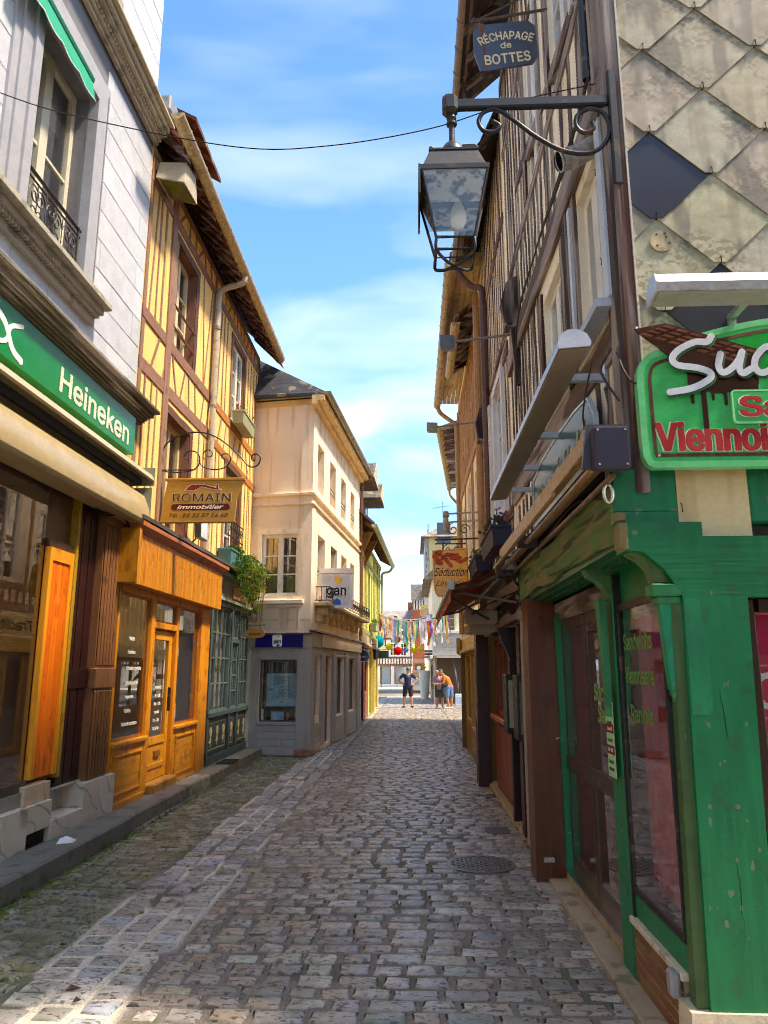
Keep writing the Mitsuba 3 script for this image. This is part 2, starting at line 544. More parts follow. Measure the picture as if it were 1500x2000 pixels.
# ------------------------------------------------------------------ the ground
def sheet(x0, x1, y0, y1, z, nx=1, ny=1):
    x, y = np.meshgrid(np.linspace(x0, x1, nx + 1), np.linspace(y0, y1, ny + 1))
    v = np.stack([x.ravel(), y.ravel(), x.ravel() * 0 + z], 1)
    f = []
    for j in range(ny):
        for i in range(nx):
            a = j * (nx + 1) + i
            f += [[a, a + 1, a + nx + 2], [a, a + nx + 2, a + nx + 1]]
    return v, np.array(f)


struct('ground', sheet(-900, 900, -900, 900, -.06), 'm_stone', '6e675c')
struct('street', sheet(-3.4, 14, -6, 78, -.0105), 'm_bed', '504840')


def sett(x, y, ax, ay, h, rot=0.):
    """one granite sett with worn, rounded edges"""
    b = np.array([[-1, -1], [1, -1], [1, 1], [-1, 1]], float) * [ax / 2, ay / 2]
    b = b + RNG.uniform(-.08, .08, (4, 2)) * min(ax, ay)
    c, s = math.cos(rot), math.sin(rot)
    R = np.array([[c, s], [-s, c]])
    lean = RNG.uniform(-.003, .003, 4)
    ch = min(.011, ax * .08) * rnd(.8, 1.6)
    inn = b * (1 - 2 * ch / np.array([ax, ay]))
    V = np.vstack([np.column_stack([b @ R + [x, y], np.full(4, -.05)]), np.column_stack([b * 1.0 @ R + [x, y], h - .0095 + lean]),
                   np.column_stack([inn @ R + [x, y], h + lean]), [[x + rnd(-.02, .02), y, h + rnd(.000, .0035)]]])
    F = []
    for r in (0, 4):
        for k in range(4):
            k2 = (k + 1) % 4
            F += [[r + k, r + k2, r + 4 + k2], [r + k, r + 4 + k2, r + 4 + k]]
    F += [[8, 9, 12], [9, 10, 12], [10, 11, 12], [11, 8, 12]]
    return V, np.array(F)


WARM = ['a1998e', '968f87', 'a89c8e', '8e8880', 'a09282', 'aca498', '938b82', 'a29a90', 'afa89e', '8b857e', 'a49583']
GREENISH = ['7b7c66', '70725a', '868574', '686a50', '78785f', '8b8978', '7e7d6c']
PALE = ['b0aca6', 'a3a09c', 'bbb5ab', '989796', 'b0a89c', 'a2a7ab', '958f88']
setts = []


def rows(x0, x1, y0, y1, ax, ay, gx, gy, cols, tilt=0., jx=.25):
    y = y0
    r = 0
    while y < y1:
        d = ay * rnd(.9, 1.12)
        x = x0 + (rnd(0, ax) - ax if jx else 0)
        while x < x1:
            w = ax * rnd(1 - jx, 1 + jx)
            lo, hi = max(x, x0), min(x + w, x1)
            if hi - lo > ax * .28:
                cx = (lo + hi) / 2
                yy = y + d / 2 + tilt * (cx - x0) + .012 * math.sin(cx * 2.1 + r) + rnd(-.004, .004)
                if not any((cx - a) ** 2 + (yy - b) ** 2 < q * q for a, b, q in HOLES):
                    col = cols[RNG.integers(len(cols))]
                    setts.append((cx, yy, hi - lo - gx * rnd(.5, 1.4), d - gy * rnd(.7, 1.3), rnd(-.006, .004), rnd(-.03, .03) + tilt, jit(col, 9, 3)))
            x += w
        y += d
        r += 1


HOLES = [(.57, 6.98, .3), (.02, 7.0, .1), (-.13, 7.65, .09), (-.14, 8.3, .09), (.86, 8.36, .15)]
rows(-1.47, 1.14, 2.6, 33, .225, .145, .034, .024, WARM)                 # the carriageway
rows(1.15, 5.0, 1.2, 3.5, .225, .145, .034, .024, WARM)                  # the side street
rows(-2.90, -2.13, 3.2, 15, .135, .115, .014, .014, GREENISH, tilt=-.16) # between kerb and gutter
for e in range(3): rows(-2.115 + .213 * e, -1.905 + .213 * e, 3.2 + .05 * e, 33, .21, .172, .036, .034, PALE, jx=.0)   # the gutter's wide pale stones
rows(-2.0, -1.50, 33, 46, .25, .2, .03, .03, PALE)
rows(-1.48, 2.4, 33, 46, .27, .16, .03, .02, WARM)
rows(1.16, 2.2, 11.8, 33, .25, .15, .03, .02, WARM)
# the 300 setts that show largest are parts, the rest is one mass
eye = np.array([0, 0, 1.65])


def seen(q):
    d = np.array([q[0], q[1], 0]) - eye
    fx = d @ np.array([math.cos(YAW), -math.sin(YAW), 0]); fw = d @ np.array([math.sin(YAW), math.cos(YAW), 0])
    dp = fw * math.cos(PITCH) + d[2] * math.sin(PITCH); up = -fw * math.sin(PITCH) + d[2] * math.cos(PITCH)
    if dp < .3 or abs(fx / dp) > .53 or up / dp < -.71: return 0
    return q[2] * q[3] / (d @ d) ** 1.5


setts.sort(key=seen, reverse=True)
near = setts[:300]
tones = {}
for q in near:
    put('street__sett', sett(*q[:5], rot=q[5]), 'm_sett', q[6], smooth=True)
for q in setts[300:]:
    tones.setdefault(tuple(int(c) // 12 for c in q[6]), []).append(q)
ms, uvs, n0 = [], [], 0
for t, qs in sorted(tones.items()):
    for q in qs:
        m = sett(*q[:5], rot=q[5]); ms.append(m)
        r, g, b = (int(round(x / 255 * 127)) for x in q[6])
        uvs.append(np.tile([[r * 128 + g + .5, int(RNG.integers(0, 60)) * 128 + b + .5]], (len(m[0]), 1)))
v, f = cat(ms)
scene['street__setts'] = mikit.ply((v, f), 'm_sett', True, np.vstack(uvs))
labels['street__setts'] = {'kind': 'stuff'}

# kerb along the left houses: single long stones
ys = [2.4, 4.6, 8.14, 10.4, 11.0, 11.45, 12.6, 13.7, 15.2]
for i in range(len(ys) - 1):
    a, b = ys[i] + .008, ys[i + 1] - .008
    h = .165 if b < 8.2 else .145 + rnd(-.01, .01)
    put('kerb__kerb_stone', cbx(-3.28, -2.93 + (.0 if b < 8.2 else rnd(-.09, -.05)), a, b, -.05, h, .02), 'm_stone', ['6b675f', '6d6a62', '7f776a', 'a0947c', 'b0a488', '8d8570', '918874', '8a8270'][i])
put('kerb__backing', bx(-3.37, -3.27, 2.4, 15.2, -.05, .135), 'm_stone', '6f685c')
labels['kerb'] = {'kind': 'structure'}

# covers in the street
k = thing('manhole_cover', 'round cast iron manhole cover with a raised lattice, the largest cover in the street', 'manhole cover')
put(f'{k}__ring', lathe([(.30, -.04), (.30, .002), (.262, .004), (.262, -.03)], 40, (.57, 6.98, 0)), 'm_metal', '6a6560')
grid = [lathe([(.26, -.02), (.26, -.006), (.001, -.006)], 40, (.57, 6.98, 0))]
for i in range(-4, 5):
    w = math.sqrt(max(.0, .255 ** 2 - (i * .056) ** 2))
    for a in (45, 135):
        c, s = math.cos(math.radians(a)), math.sin(math.radians(a))
        b_ = bx(-w, w, i * .056 - .011, i * .056 + .011, -.008, .003 + (a > 90) * .001)
        grid.append((np.column_stack([b_[0][:, 0] * c - b_[0][:, 1] * s + .57, b_[0][:, 0] * s + b_[0][:, 1] * c + 6.98, b_[0][:, 2]]), b_[1]))
put(f'{k}__lid', cat(grid), 'm_metal', '67625d')
for i, (x, y, r, lb) in enumerate([(.02, 7.0, .1, 'small round iron valve cover level with the large manhole'), (-.13, 7.65, .09, 'small round valve cover just beyond the nearest small one'), (-.14, 8.3, .09, 'small round valve cover, the farthest of the three small ones')]):
    k = thing('valve_cover', lb, 'cover', 'small valve covers in the setts')
    put(f'{k}__ring', lathe([(r, -.04), (r, .003), (r * .72, .004), (r * .7, -.02)], 24, (x, y, 0)), 'm_metal', '9a968e')
    put(f'{k}__lid', lathe([(r * .7, -.012), (r * .66, -.001), (.001, -.001)], 24, (x, y, 0)), 'm_metal', '6a655f')
k = thing('cover_plate', 'flat dark rectangular cover plate set in the street by the brown post', 'cover plate')
put(k, cbx(.74, .99, 8.2, 8.52, -.04, .003, .004), 'm_metal', '4c4744')
k = thing('drain_grate', 'small slotted iron drain grate in front of the dark brown post', 'drain grate')
put(f'{k}__frame', cat([bx(.86, 1.08, 10.4, 10.43, -.04, .004), bx(.86, 1.08, 10.67, 10.7, -.04, .004), bx(.86, .89, 10.43, 10.67, -.04, .004), bx(1.05, 1.08, 10.43, 10.67, -.04, .004)]), 'm_metal', '3a3634')
for i in range(5): put(f'{k}__bar', bx(.9 + i * .032, .912 + i * .032, 10.43, 10.67, -.03, .003), 'm_metal', '3a3634')
k = thing('paper_scrap', 'crumpled white paper scrap lying on the kerb', 'paper')
put(k, hull([[-3.12, 6.8, .166], [-3.0, 6.86, .167], [-3.02, 6.98, .166], [-3.1, 6.95, .205], [-3.14, 6.9, .19], [-3.05, 6.9, .2]]), 'm_plain', 'e8e8ea')
for i, (x, y, lb) in enumerate([(-1.84, 4.24, 'curled brown dead leaf on the pale gutter stones'), (-1.74, 4.12, 'small dark leaf fragment beside the curled brown leaf')]):
    k = thing('dead_leaf', lb, 'leaf')
    s = .05 if i == 0 else .025
    put(k, (np.array([[x, y, .006], [x + s, y + s * .3, .02], [x + s * 1.6, y + s, .008], [x + s * .4, y + s * .9, .026], [x + s * .7, y + s * .55, .004]]), np.array([[0, 1, 4], [1, 2, 4], [2, 3, 4], [3, 0, 4]])), 'm_plain', '4a2c1c')
# moss along the kerb foot and at stone joints
mc = []
for i in range(900):
    y = 4.6 + abs(RNG.normal()) * 4.2
    mc.append([-2.925 + abs(RNG.normal()) * (.09 + .5 * (rnd() < .12)), y, -.006])
v, f = [], []
for c in mc:
    r = rnd(.005, .02)
    m = trimesh.creation.icosphere(subdivisions=1, radius=1)
    v.append((np.array(m.vertices) * [r, r * 1.5, r * .3] + c, np.array(m.faces)))
put('moss', cat(v), 'm_plain', '5a6620', smooth=True)
wd = []
for i in range(46):
    x, y = (-2.91 + rnd(0, .05), 4.5 + abs(RNG.normal()) * 4) if i % 2 else (1.12 - rnd(0, .05), 7.2 + rnd(0, 4)) if i % 6 else (rnd(-1.2, .8), 4.5 + rnd(0, 6))
    wd.append(leaves([[x, y, .006]], .016, 9, .035, droop=-.9))
put('weeds', cat(wd), 'm_leaf', '5d7426')
labels['weeds'] = {'label': 'small green weeds in the joints along kerb and walls', 'kind': 'stuff', 'category': 'weeds'}
labels['moss'] = {'label': 'thin green moss in the setts along the kerb', 'kind': 'stuff', 'category': 'moss'}

# ------------------------------------------------------------------ white clad house with the restaurant front, left and nearest
H = thing('white_clad_house', 'tall house clad in pale grey panels above a restaurant front, left and nearest', 'house')
WX = (5.55, 6.68, 5.5, 7.58)
put(f'{H}__wall', cat([wall(LEFT, -9, 8.45, 4.7, 13.0, [WX, (5.4, 6.6, 9.0, 10.9), (1.2, 2.3, 5.5, 7.58), (-2.5, -1.4, 5.5, 7.58)], .25, -.014),
                       LEFT(bx(-9, 8.45, -6, -5.8, 0, 13)), LEFT(bx(8.25, 8.45, -5.8, -.3, 3.0, 13.0)), LEFT(bx(-9, -8.8, -5.8, -.3, 0, 13)), LEFT(bx(-9, 8.44, -5.8, -.28, 12.9, 13.05))]), 'm_plaster', '77777c')
# panels: running bond, .34 m courses
z = 4.86
ci = 0
while z < 12.9:
    s = -.3 - (.33 if ci % 2 else 0) + 3.2
    while s < 8.44:
        a, b = max(s, 3.0) + .004, min(s + .66, 8.445) - .004
        
        for (h0, h1, k0, k1) in ((5.25, 7.03, 5.2, 8.05), (5.1, 6.95, 8.72, 11.3)):     # the windows' surrounds
            if z + .33 > k0 and z < k1:
                if a > h0 and a < h1: a = h1
                if b > h0 and b < h1: b = h0
                if a <= h0 and b >= h1: b = h0
        if b - a > .05 and not (8.44 < z + .2 < 8.76) and z < 11.4:
            put(f'{H}__panel', fb(LEFT, a, b, z + .004, z + .336, -.016, rnd(-.001, .003), .004), 'm_plain', jit('c0c2c6', 5, 2))
        s += .66
    z += .34
    ci += 1
# cornice
put(f'{H}__cornice', cat([LEFT(ext(sbox(3, zz, 8.47, zz + h), 0, d)) for zz, h, d in ((8.42, .05, .05), (8.475, .06, .09), (8.54, .05, .16), (8.595, .07, .2), (8.67, .03, .26))] + [fb(LEFT, 3 + i * .06, 3.035 + i * .06, 8.50, 8.535, .09, .115) for i in range(91)]), 'm_stone', 'b4a68c')
# moulded window surround
sur = []
for w, d in ((.36, .03), (.27, .055), (.12, .085)):
    sur.append(LEFT(ext(sbox(5.55 - w, 5.45, 6.68 + w, 7.58 + w * 1.1).difference(sbox(5.55, 5.0, 6.68, 7.58)), -.02, d)))
for i in range(60): sur.append(fb(LEFT, 6.68 + .315, 6.68 + .34, 5.5 + i * .04, 5.525 + i * .04, .03, .042))
put(f'{H}__window_surround', cat(sur), 'm_plain', 'a2a2a6')
put(f'{H}__window_sill', cat([fb(LEFT, 3.0, 7.16, 5.37, 5.44, -.02, .2, .01), fb(LEFT, 3.0, 7.12, 5.30, 5.368, -.02, .13, .006)] + [fb(LEFT, 3.0 + i * .05, 3.03 + i * .05, 5.255, 5.30, 0, .10) for i in range(82)] + [fb(LEFT, 3.0, 7.08, 5.18, 5.25, -.02, .05)]), 'm_stone', 'aca491')
w = window(LEFT, H, *WX, cols=2, rows=2, col='cfc6ae', rev=.16, fw=.07, bar=.03, room='6e665c', mid=.14, tilt=.01)
put(f'{w}__blind', LEFT(bx(5.6, 6.63, -.30, -.28, 7.05, 7.56)), 'm_plain', '6a6e78')
put(f'{H}__reveal', cat([fb(LEFT, 6.681, 6.70, 5.5, 7.58, -.2, .0), fb(LEFT, 5.53, 5.549, 5.5, 7.58, -.2, .0)]), 'm_plaster', '9a958a')
window(LEFT, H, 5.4, 6.6, 9.0, 10.9, cols=2, rows=2, col='d8d4c8', rev=.12, room='6e665c')
put(f'{H}__window_sill', cat([fb(LEFT, 5.2, 6.88, 8.9, 8.99, -.02, .17, .01), fb(LEFT, 5.2, 6.84, 8.8, 8.897, -.02, .1)]), 'm_stone', 'a09684')
for s in (1.2, -2.5): window(LEFT, H, s, s + 1.1, 5.5, 7.58, cols=2, rows=3, col='cfc6ae', rev=.16, room='6e665c')
# wrought balcony rail in the window
rail = [LEFT(tube([[5.3, .02, z], [6.66, .02, z]], r, 6)) for z, r in ((6.0, .018), (5.93, .01), (5.53, .01))]
for i in range(4):
    c = 5.5 + i * .32
    for e in (-1, 1):
        p = spiral((c + e * .05, 5.80), .10, .015, 90 - e * 90, 90 - e * 90 + e * 560, 30)
        rail.append(LEFT(tube(np.column_stack([p[:, 0], p[:, 0] * 0 + .02, p[:, 1]]), .0065, 5)))
        p = spiral((c + e * .06, 5.635), .085, .012, 270 + e * 90, 270 + e * 90 - e * 520, 30)
        rail.append(LEFT(tube(np.column_stack([p[:, 0], p[:, 0] * 0 + .022, p[:, 1]]), .0065, 5)))
    rail.append(LEFT(tube([[c, .02, 5.53], [c, .02, 5.93]], .006, 5)))
    rail.append(LEFT(tube([[c + .16, .02, 5.53], [c + .16, .02, 5.93]], .005, 5)))
for s in (5.33, 6.62): rail.append(LEFT(tube([[s, .02, 5.48], [s, .02, 6.03]], .013, 6)))
put(f'{H}__balcony_rail', cat(rail), 'm_metal', '2e2926')
# green valance over the window
A = thing('window_awning', 'rolled green awning with scalloped valance over the upper left window', 'awning')
ss = np.linspace(5.0, 6.42, 61)
zz = 7.33 - .035 * np.abs(np.sin((ss - 5.0) * 9))
v = np.vstack([np.stack([ss, ss * 0 + .13, ss * 0 + 7.55], 1), np.stack([ss, ss * 0 + .17, zz], 1)])
f = np.array([[i, i + 1, 62 + i] for i in range(60)] + [[i, 62 + i, 61 + i] for i in range(60)])
put(f'{A}__valance', LEFT((v, f)), 'm_plain', '1f9a72')
put(f'{A}__hem', LEFT(tube(np.stack([ss, ss * 0 + .172, zz], 1), .006, 5)), 'm_plain', 'e6ece6')
put(f'{A}__roller', LEFT(tube([[5.0, .1, 7.58], [6.42, .1, 7.58]], .05, 10)), 'm_plain', '2c7a62')
put(f'{H}__downpipe_head', cat([fb(LEFT, 8.2, 8.5, 8.75, 8.98, .05, .28, .02)]), 'm_metal', '7f8790')

# restaurant front
put(f'{H}__shop_cornice', cat([fb(LEFT, 3, 8.69, 4.755, 4.80, -.1, .24, .008), fb(LEFT, 3, 8.66, 4.70, 4.752, -.1, .17)] + [beam(LEFT, (3, 4.685 - i * .03), (8.62 - i * .02, 4.685 - i * .03), .024, -.1, .14 - i * .025, .002, 6) for i in range(4)]), 'm_old_wood', '5d5647', k=kd(1))
put(f'{H}__lead_flashing', cat([beam(LEFT, (3, 4.83), (8.55, 4.82), .05, -.02, .12, .006, 18)]), 'm_metal', '2b2636')
put(f'{H}__shop_wall', wall(LEFT, -9, 8.45, .5, 4.7, [(3.0, 8.40, .5, 3.5), (-8, 2.5, .5, 3.2)], .2, -.03), 'm_plaster', 'b3a488')
S = thing('green_shop_sign', 'long green lit-box sign over the restaurant with white lettering', 'sign')
put(f'{S}__board', fb(LEFT, 3.0, 8.35, 4.14, 4.6, -.05, .07, .004), 'm_gloss', '0b7a3c')
put(f'{S}__lettering', txt(LEFT, 7.3, 4.33, 'Heineken', .23, .072, True, fit=1.72), 'm_gloss', 'cfd4bc')
put(f'{S}__painted_reflection', LEFT(ext(unary_union([LineString(curve([[5.2, 4.5], [5.45, 4.42], [5.6, 4.25], [5.75, 4.2]])).buffer(.03), LineString(curve([[5.3, 4.2], [5.5, 4.28], [5.55, 4.42], [5.72, 4.5]])).buffer(.02)]), .07, .076)), 'm_gloss', 'e9efe6')  # white curls paint a reflection onto the board
A = thing('awning_box', 'long cream metal awning case over the restaurant windows', 'awning')
prof = Polygon([(.0, 3.32), (.26, 3.30), (.285, 3.34), (.27, 3.50), (.20, 3.66), (.12, 3.72), (.0, 3.74)])


def along_s(poly, s0, s1):
    """an outline in (d, z) drawn out along s"""
    m = trimesh.creation.extrude_polygon(poly, s1 - s0, engine='earcut')
    v = np.array(m.vertices)
    return np.stack([v[:, 2] + s0, v[:, 0], v[:, 1]], 1), np.array(m.faces)


put(f'{A}__case', LEFT(along_s(prof, 3.0, 8.44)), 'm_gloss', 'a3906a', smooth=40)
put(f'{A}__hood', LEFT(along_s(Polygon([(0, 4.0), (.27, 3.92), (.29, 3.86), (.27, 3.845), (.255, 3.89), (0, 3.96)]), 3.0, 8.5)), 'm_gloss', 'b9a67c')
put(f'{A}__end_plate', cat([fb(LEFT, 8.44, 8.455, 3.3, 3.76, 0, .285), fb(LEFT, 8.49, 8.505, 3.8, 4.02, 0, .29)]), 'm_gloss', '8d8f78')
put(f'{A}__roller', LEFT(tube([[3.0, .13, 3.83], [8.4, .13, 3.83]], .05, 10)), 'm_plain', '15202e')
put(f'{H}__soffit', fb(LEFT, 3.0, 8.4, 3.42, 3.5, -.9, .0), 'm_plain', '6a5c58')
# restaurant glazing: dark mirror-like glass
put(f'{H}__shop_window', cat([fb(LEFT, 3.0, 6.70, 3.36, 3.44, -.09, -.03), fb(LEFT, 3.0, 6.70, .62, .70, -.09, -.02), fb(LEFT, 4.55, 4.62, .7, 3.36, -.09, -.03)]), 'm_metal', '4a4038')
k = f'{H}__shop_window'
for a, b in ((3.0, 4.55), (4.62, 6.70)):
    v = np.array([[a, -.06, .7], [b, -.058, .7], [b, -.06, 3.36], [a, -.06, 3.36]])
    put(f'{k}__pane', LEFT((v, np.array([[0, 2, 1], [0, 3, 2]]))), 'm_glass', '808080')
put(f'{k}__room', LEFT((lambda m: (m[0], np.delete(m[1], [6, 7], 0)))(bx(3.0, 6.8, -5.7, -.1, .5, 3.4))), 'm_plain', '54402f')
put(f'{k}__counter', fb(LEFT, 3.2, 6.4, .6, 1.25, -1.6, -1.1, .02), 'm_wood', '6a3c20')
put(f'{H}__window_board', fb(LEFT, 3.0, 6.72, .50, .615, -.1, .0), 'm_plain', '8d8678')
# open orange door
D = f'{H}__door'
put(D, cat([fb(LEFT, 6.73, 7.22, .7, 2.78, -.06, -.03), fb(LEFT, 6.73, 6.79, .7, 2.78, -.03, -.005), fb(LEFT, 7.15, 7.22, .7, 2.78, -.03, -.005), fb(LEFT, 6.79, 7.15, 2.66, 2.78, -.03, -.005)]), 'm_wood', 'd98a1a', k=kd(0))
for i in range(3): put(f'{D}__plank', fb(LEFT, 6.795 + i * .118, 6.905 + i * .118, .7, 2.65, -.03, -.02, .004), 'm_wood', jit('e06a08', 6, 3), k=kd(0))
put(f'{H}__door_jamb', cat([fb(LEFT, 7.225, 7.29, .66, 3.42, -.2, .0)]), 'm_wood', '9a7a1c', k=kd(0))
put(f'{H}__transom', cat([fb(LEFT, 6.73, 7.22, 2.79, 2.86, -.08, -.02), fb(LEFT, 6.73, 7.22, 2.86, 3.42, -.09, -.07)]), 'm_wood', '5a4030', k=kd(0))
put(f'{H}__dark_panel', cat([fb(LEFT, 7.29, 7.83, .56, 3.44, -.12, -.06), fb(LEFT, 7.29, 7.83, 1.47, 1.67, -.06, -.035)] + [fb(LEFT, 7.31 + i * .17, 7.46 + i * .17, .58, 3.42, -.06, -.05) for i in range(3)]), 'm_wood', '2c1417', k=kd(0))
P = f'{H}__pilaster'
put(P, cat([fb(LEFT, 7.83, 8.32, .5, 3.44, -.3, .02)] + [fb(LEFT, 7.85 + i * .078, 7.895 + i * .078, .55, 1.44, .02, .046, .012) for i in range(6)] + [fb(LEFT, 7.85 + i * .078, 7.895 + i * .078, 1.69, 3.2, .02, .046, .012) for i in range(6)] + [fb(LEFT, 7.81, 8.34, 1.46, 1.67, -.02, .055, .008), fb(LEFT, 7.81, 8.34, 3.22, 3.40, -.02, .05, .01)]), 'm_wood', '7a5234', k=kd(0))
cab = [LEFT(tube(curve([[7.4, .02, 3.40], [7.6, .06, 3.33 - i * .03], [7.9, .1, 3.36 - i * .02], [8.15, .12, 3.31], [8.4, .1, 3.18 - .03 * i], [8.42, .05, 3.0]], 6), .011, 5)) for i in range(3)]
C = thing('cable_bundle', 'sagging black cables across the top of the fluted pilaster', 'cables')
put(C, cat(cab), 'm_plain', '1a1816', smooth=True)
# marble facing and steps
for a, b, z0, z1, d in ((3.0, 4.3, .135, .50, .07), (4.302, 5.7, .135, .50, .07), (5.702, 6.2, .135, .50, .068), (6.202, 6.62, .135, .50, .07), (6.622, 7.04, .27, .50, .069), (7.042, 7.3, .135, .31, .07), (7.302, 7.70, .135, .31, .072), (7.702, 8.10, .135, .54, .07), (8.102, 8.48, .135, .54, .071)):
    put(f'{H}__marble_tile', fb(LEFT, a, b, z0, z1, -.3 if z1 < .4 else -.25, d, .004), 'm_marble', jit('d8ccba', 7, 3))
put(f'{H}__marble_tile', fb(LEFT, 7.04, 7.70, .312, .53, -.3, -.16, .004), 'm_marble', 'b9b6b4')
put(f'{H}__marble_tile', fb(LEFT, 6.60, 7.06, .502, .66, -.2, .03, .004), 'm_marble', 'd6b896')
put(f'{H}__marble_tile', fb(LEFT, 7.03, 8.46, .542, .56, -.25, -.03, .004), 'm_marble', 'bdb09e')
put(f'{H}__vent', fb(LEFT, 6.63, 7.03, .135, .268, -.2, .02), 'm_plain', '0c0c0c')
put(f'{H}__plinth', fb(LEFT, -9, 8.4, -.05, .13, -.3, -.02), 'm_stone', '6b645a')

# ------------------------------------------------------------------ yellow half-timbered house, left
H = thing('yellow_timber_house', 'yellow half-timbered house with brown beams above the orange shopfront', 'house')
WIN = [(9.66, 10.56, 6.15, 7.74), (13.0, 13.92, 6.24, 7.78), (9.60, 10.62, 3.5, 5.12), (12.85, 13.9, 3.5, 5.28)]
put(f'{H}__wall', cat([wall(LEFT, 8.45, 15.4, 2.72, 8.42, WIN, .2, -.006), LEFT(bx(8.46, 15.4, -6.2, -6, 0, 8.4)), LEFT(bx(15.2, 15.4, -6, -.25, 2.7, 8.42))]), 'm_plaster', 'ecc476')
bm = f'{H}__beam'
BROWN = '8e6b54'


def tim(a, b, w, d=.0, col=BROWN, F=LEFT, key=None, wob=.008, mat='m_matt_wood', back=-.08):
    ax = F.ks if abs(b[0] - a[0]) > abs(b[1] - a[1]) else 0
    put(key or bm, beam(F, a, b, w, back, d, wob, 4), mat, jit(col, 7, 3), k=kd(ax))


tim((8.46, 8.0), (11.9, 8.03), .13, .012); tim((11.95, 8.03), (15.35, 8.07), .13, .012)
tim((8.46, 6.08), (11.9, 6.09), .16, .015); tim((11.95, 6.1), (15.35, 6.12), .14, .015, 'a86a34')
tim((8.46, 5.4), (11.9, 5.46), .17, .012); tim((11.95, 5.44), (15.35, 5.41), .14, .012, 'a86a34')
tim((8.46, 8.38), (15.35, 8.38), .10, .012)
tim((8.46, 2.86), (15.35, 2.86), .16, .01)
tim((9.44, 8.36), (9.5, 2.95), .19, .02)
tim((8.52, 8.3), (8.52, 2.95), .10, .008); tim((15.33, 8.3), (15.33, 2.95), .12, .016, '6b4836')
tim((11.7, 8.3), (11.74, 2.95), .10, .006)
for (a, b, z0, z1) in WIN:
    tim((a - .06, z0), (a - .06, z1), .10, .014); tim((b + .09, z0), (b + .09, z1), .15, .014, '5c3626')
    tim((a - .12, z1 + .06), (b + .16, z1 + .06), .12, .016, '6b4836')
    put(f'{H}__reveal', cat([fb(LEFT, b - .001, b + .018, z0, z1, -.25, .0), fb(LEFT, a - .018, a + .001, z0, z1, -.25, .0), fb(LEFT, a, b, z1 - .001, z1 + .018, -.25, .0)]), 'm_matt_wood', '7a5440')


def studs(z0, z1, s0, s1, step, w, F=LEFT, key=None, col=BROWN, lean=.5, skip=WIN, d=.004, mat='m_matt_wood', back=-.08):
    s = s0
    i = 0
    while s < s1:
        sl = 0
        q = rnd()
        if q < lean: sl = rnd(.10, .26) * (1 if q < lean * .5 else -1)
        a, b = (s - sl / 2, z0), (s + sl / 2, z1)
        if not any(a_ - .2 < max(a[0], b[0]) and b_ + .25 > min(a[0], b[0]) and q0 < z1 - .1 and q1 > z0 + .1 for a_, b_, q0, q1 in skip) and min(a[0], b[0]) > s0 - .1 and max(a[0], b[0]) < s1 + .1:
            tim(a, b, w * rnd(.8, 1.2), d, col, F, key, .006, mat, back)
        s += step * rnd(.85, 1.15)
        i += 1


studs(8.07, 8.33, 8.75, 15.2, .32, .045)
studs(6.17, 7.93, 8.74, 9.3, .21, .045, lean=.7); studs(6.17, 7.93, 10.85, 15.2, .25, .042)
studs(5.50, 6.0, 8.7, 15.2, .36, .045, lean=.9)
studs(2.96, 5.33, 8.72, 9.35, .22, .045); studs(2.96, 5.33, 10.88, 12.7, .27, .045); studs(2.96, 5.33, 14.15, 15.2, .24, .042)
W = [window(LEFT, H, *WIN[0], cols=2, rows=3, col='d8c8a0', rev=.13, fw=.06, bar=.025, mid=.1, room='6e665c'),
     window(LEFT, H, *WIN[1], cols=2, rows=3, col='e2dccb', rev=.04, fw=.07, bar=.025, mid=.12, room='6e665c'),
     window(LEFT, H, *WIN[2], cols=2, rows=2, col='d2bb84', rev=.13, fw=.07, bar=.025, mid=.1, room='6e665c', curtain='5f7d78'),
     window(LEFT, H, *WIN[3], cols=2, rows=3, col='dcd8cc', rev=.13, fw=.06, bar=.025, mid=.1, room='6e665c')]
put(f'{H}__balustrade', cat([LEFT(tube([[9.6, .0, z], [10.7, .0, z]], .022, 6)) for z in (6.42, 6.75)]), 'm_matt_wood', '8a6448')
rail = [LEFT(tube([[12.8, .1, z], [14.0, .1, z]], .012, 6)) for z in (4.0, 4.3, 3.55)]
for i in range(6):
    p = spiral((12.95 + i * .18, 4.15), .10, .02, 0, 500, 20)
    rail.append(LEFT(tube(np.column_stack([p[:, 0], p[:, 0] * 0 + .1, p[:, 1]]), .007, 4)))
    rail.append(LEFT(tube([[12.88 + i * .2, .1, 3.55], [12.88 + i * .2, .1, 4.3]], .007, 5)))
put(f'{H}__window_rail', cat(rail), 'm_metal', '2a2624')
# roof, rafters, gutter
R_ = f'{H}__roof'
slope = [(.50, 8.42), (-3.6, 12.3), (-3.6, 12.2), (.50, 8.36)]
put(R_, cat([LEFT(along_s(Polygon(slope), 8.45, 15.5)), LEFT(along_s(Polygon([(-3.6, 12.3), (-7, 8.6), (-7, 8.5), (-3.6, 12.2)]), 8.45, 15.5)), LEFT(ext(Polygon([(8.45, 8.4), (8.47, 8.4), (8.47, 8.41)]), -.2, -.1))]), 'm_roof', '7a4a36', k=3)
g = Polygon([(.0, 8.42), (-3.55, 12.2), (-6.0, 9.6), (-6.0, 8.4)])
put(f'{H}__gable', cat([LEFT(along_s(g, 15.2, 15.4))]), 'm_plaster', 'd8b070')
s = 8.62
while s < 15.4:
    a = [s - .045, s + .045]
    v = np.array([[q, d, z] for q in a for d, z in ((-.1, 8.80), (-.1, 8.90), (.44, 8.27), (.44, 8.39))])
    put(f'{H}__rafter', LEFT(hull(v)), 'm_old_wood', jit('6a4030', 10, 5), k=kd(2))
    s += .33 * rnd(.9, 1.1)
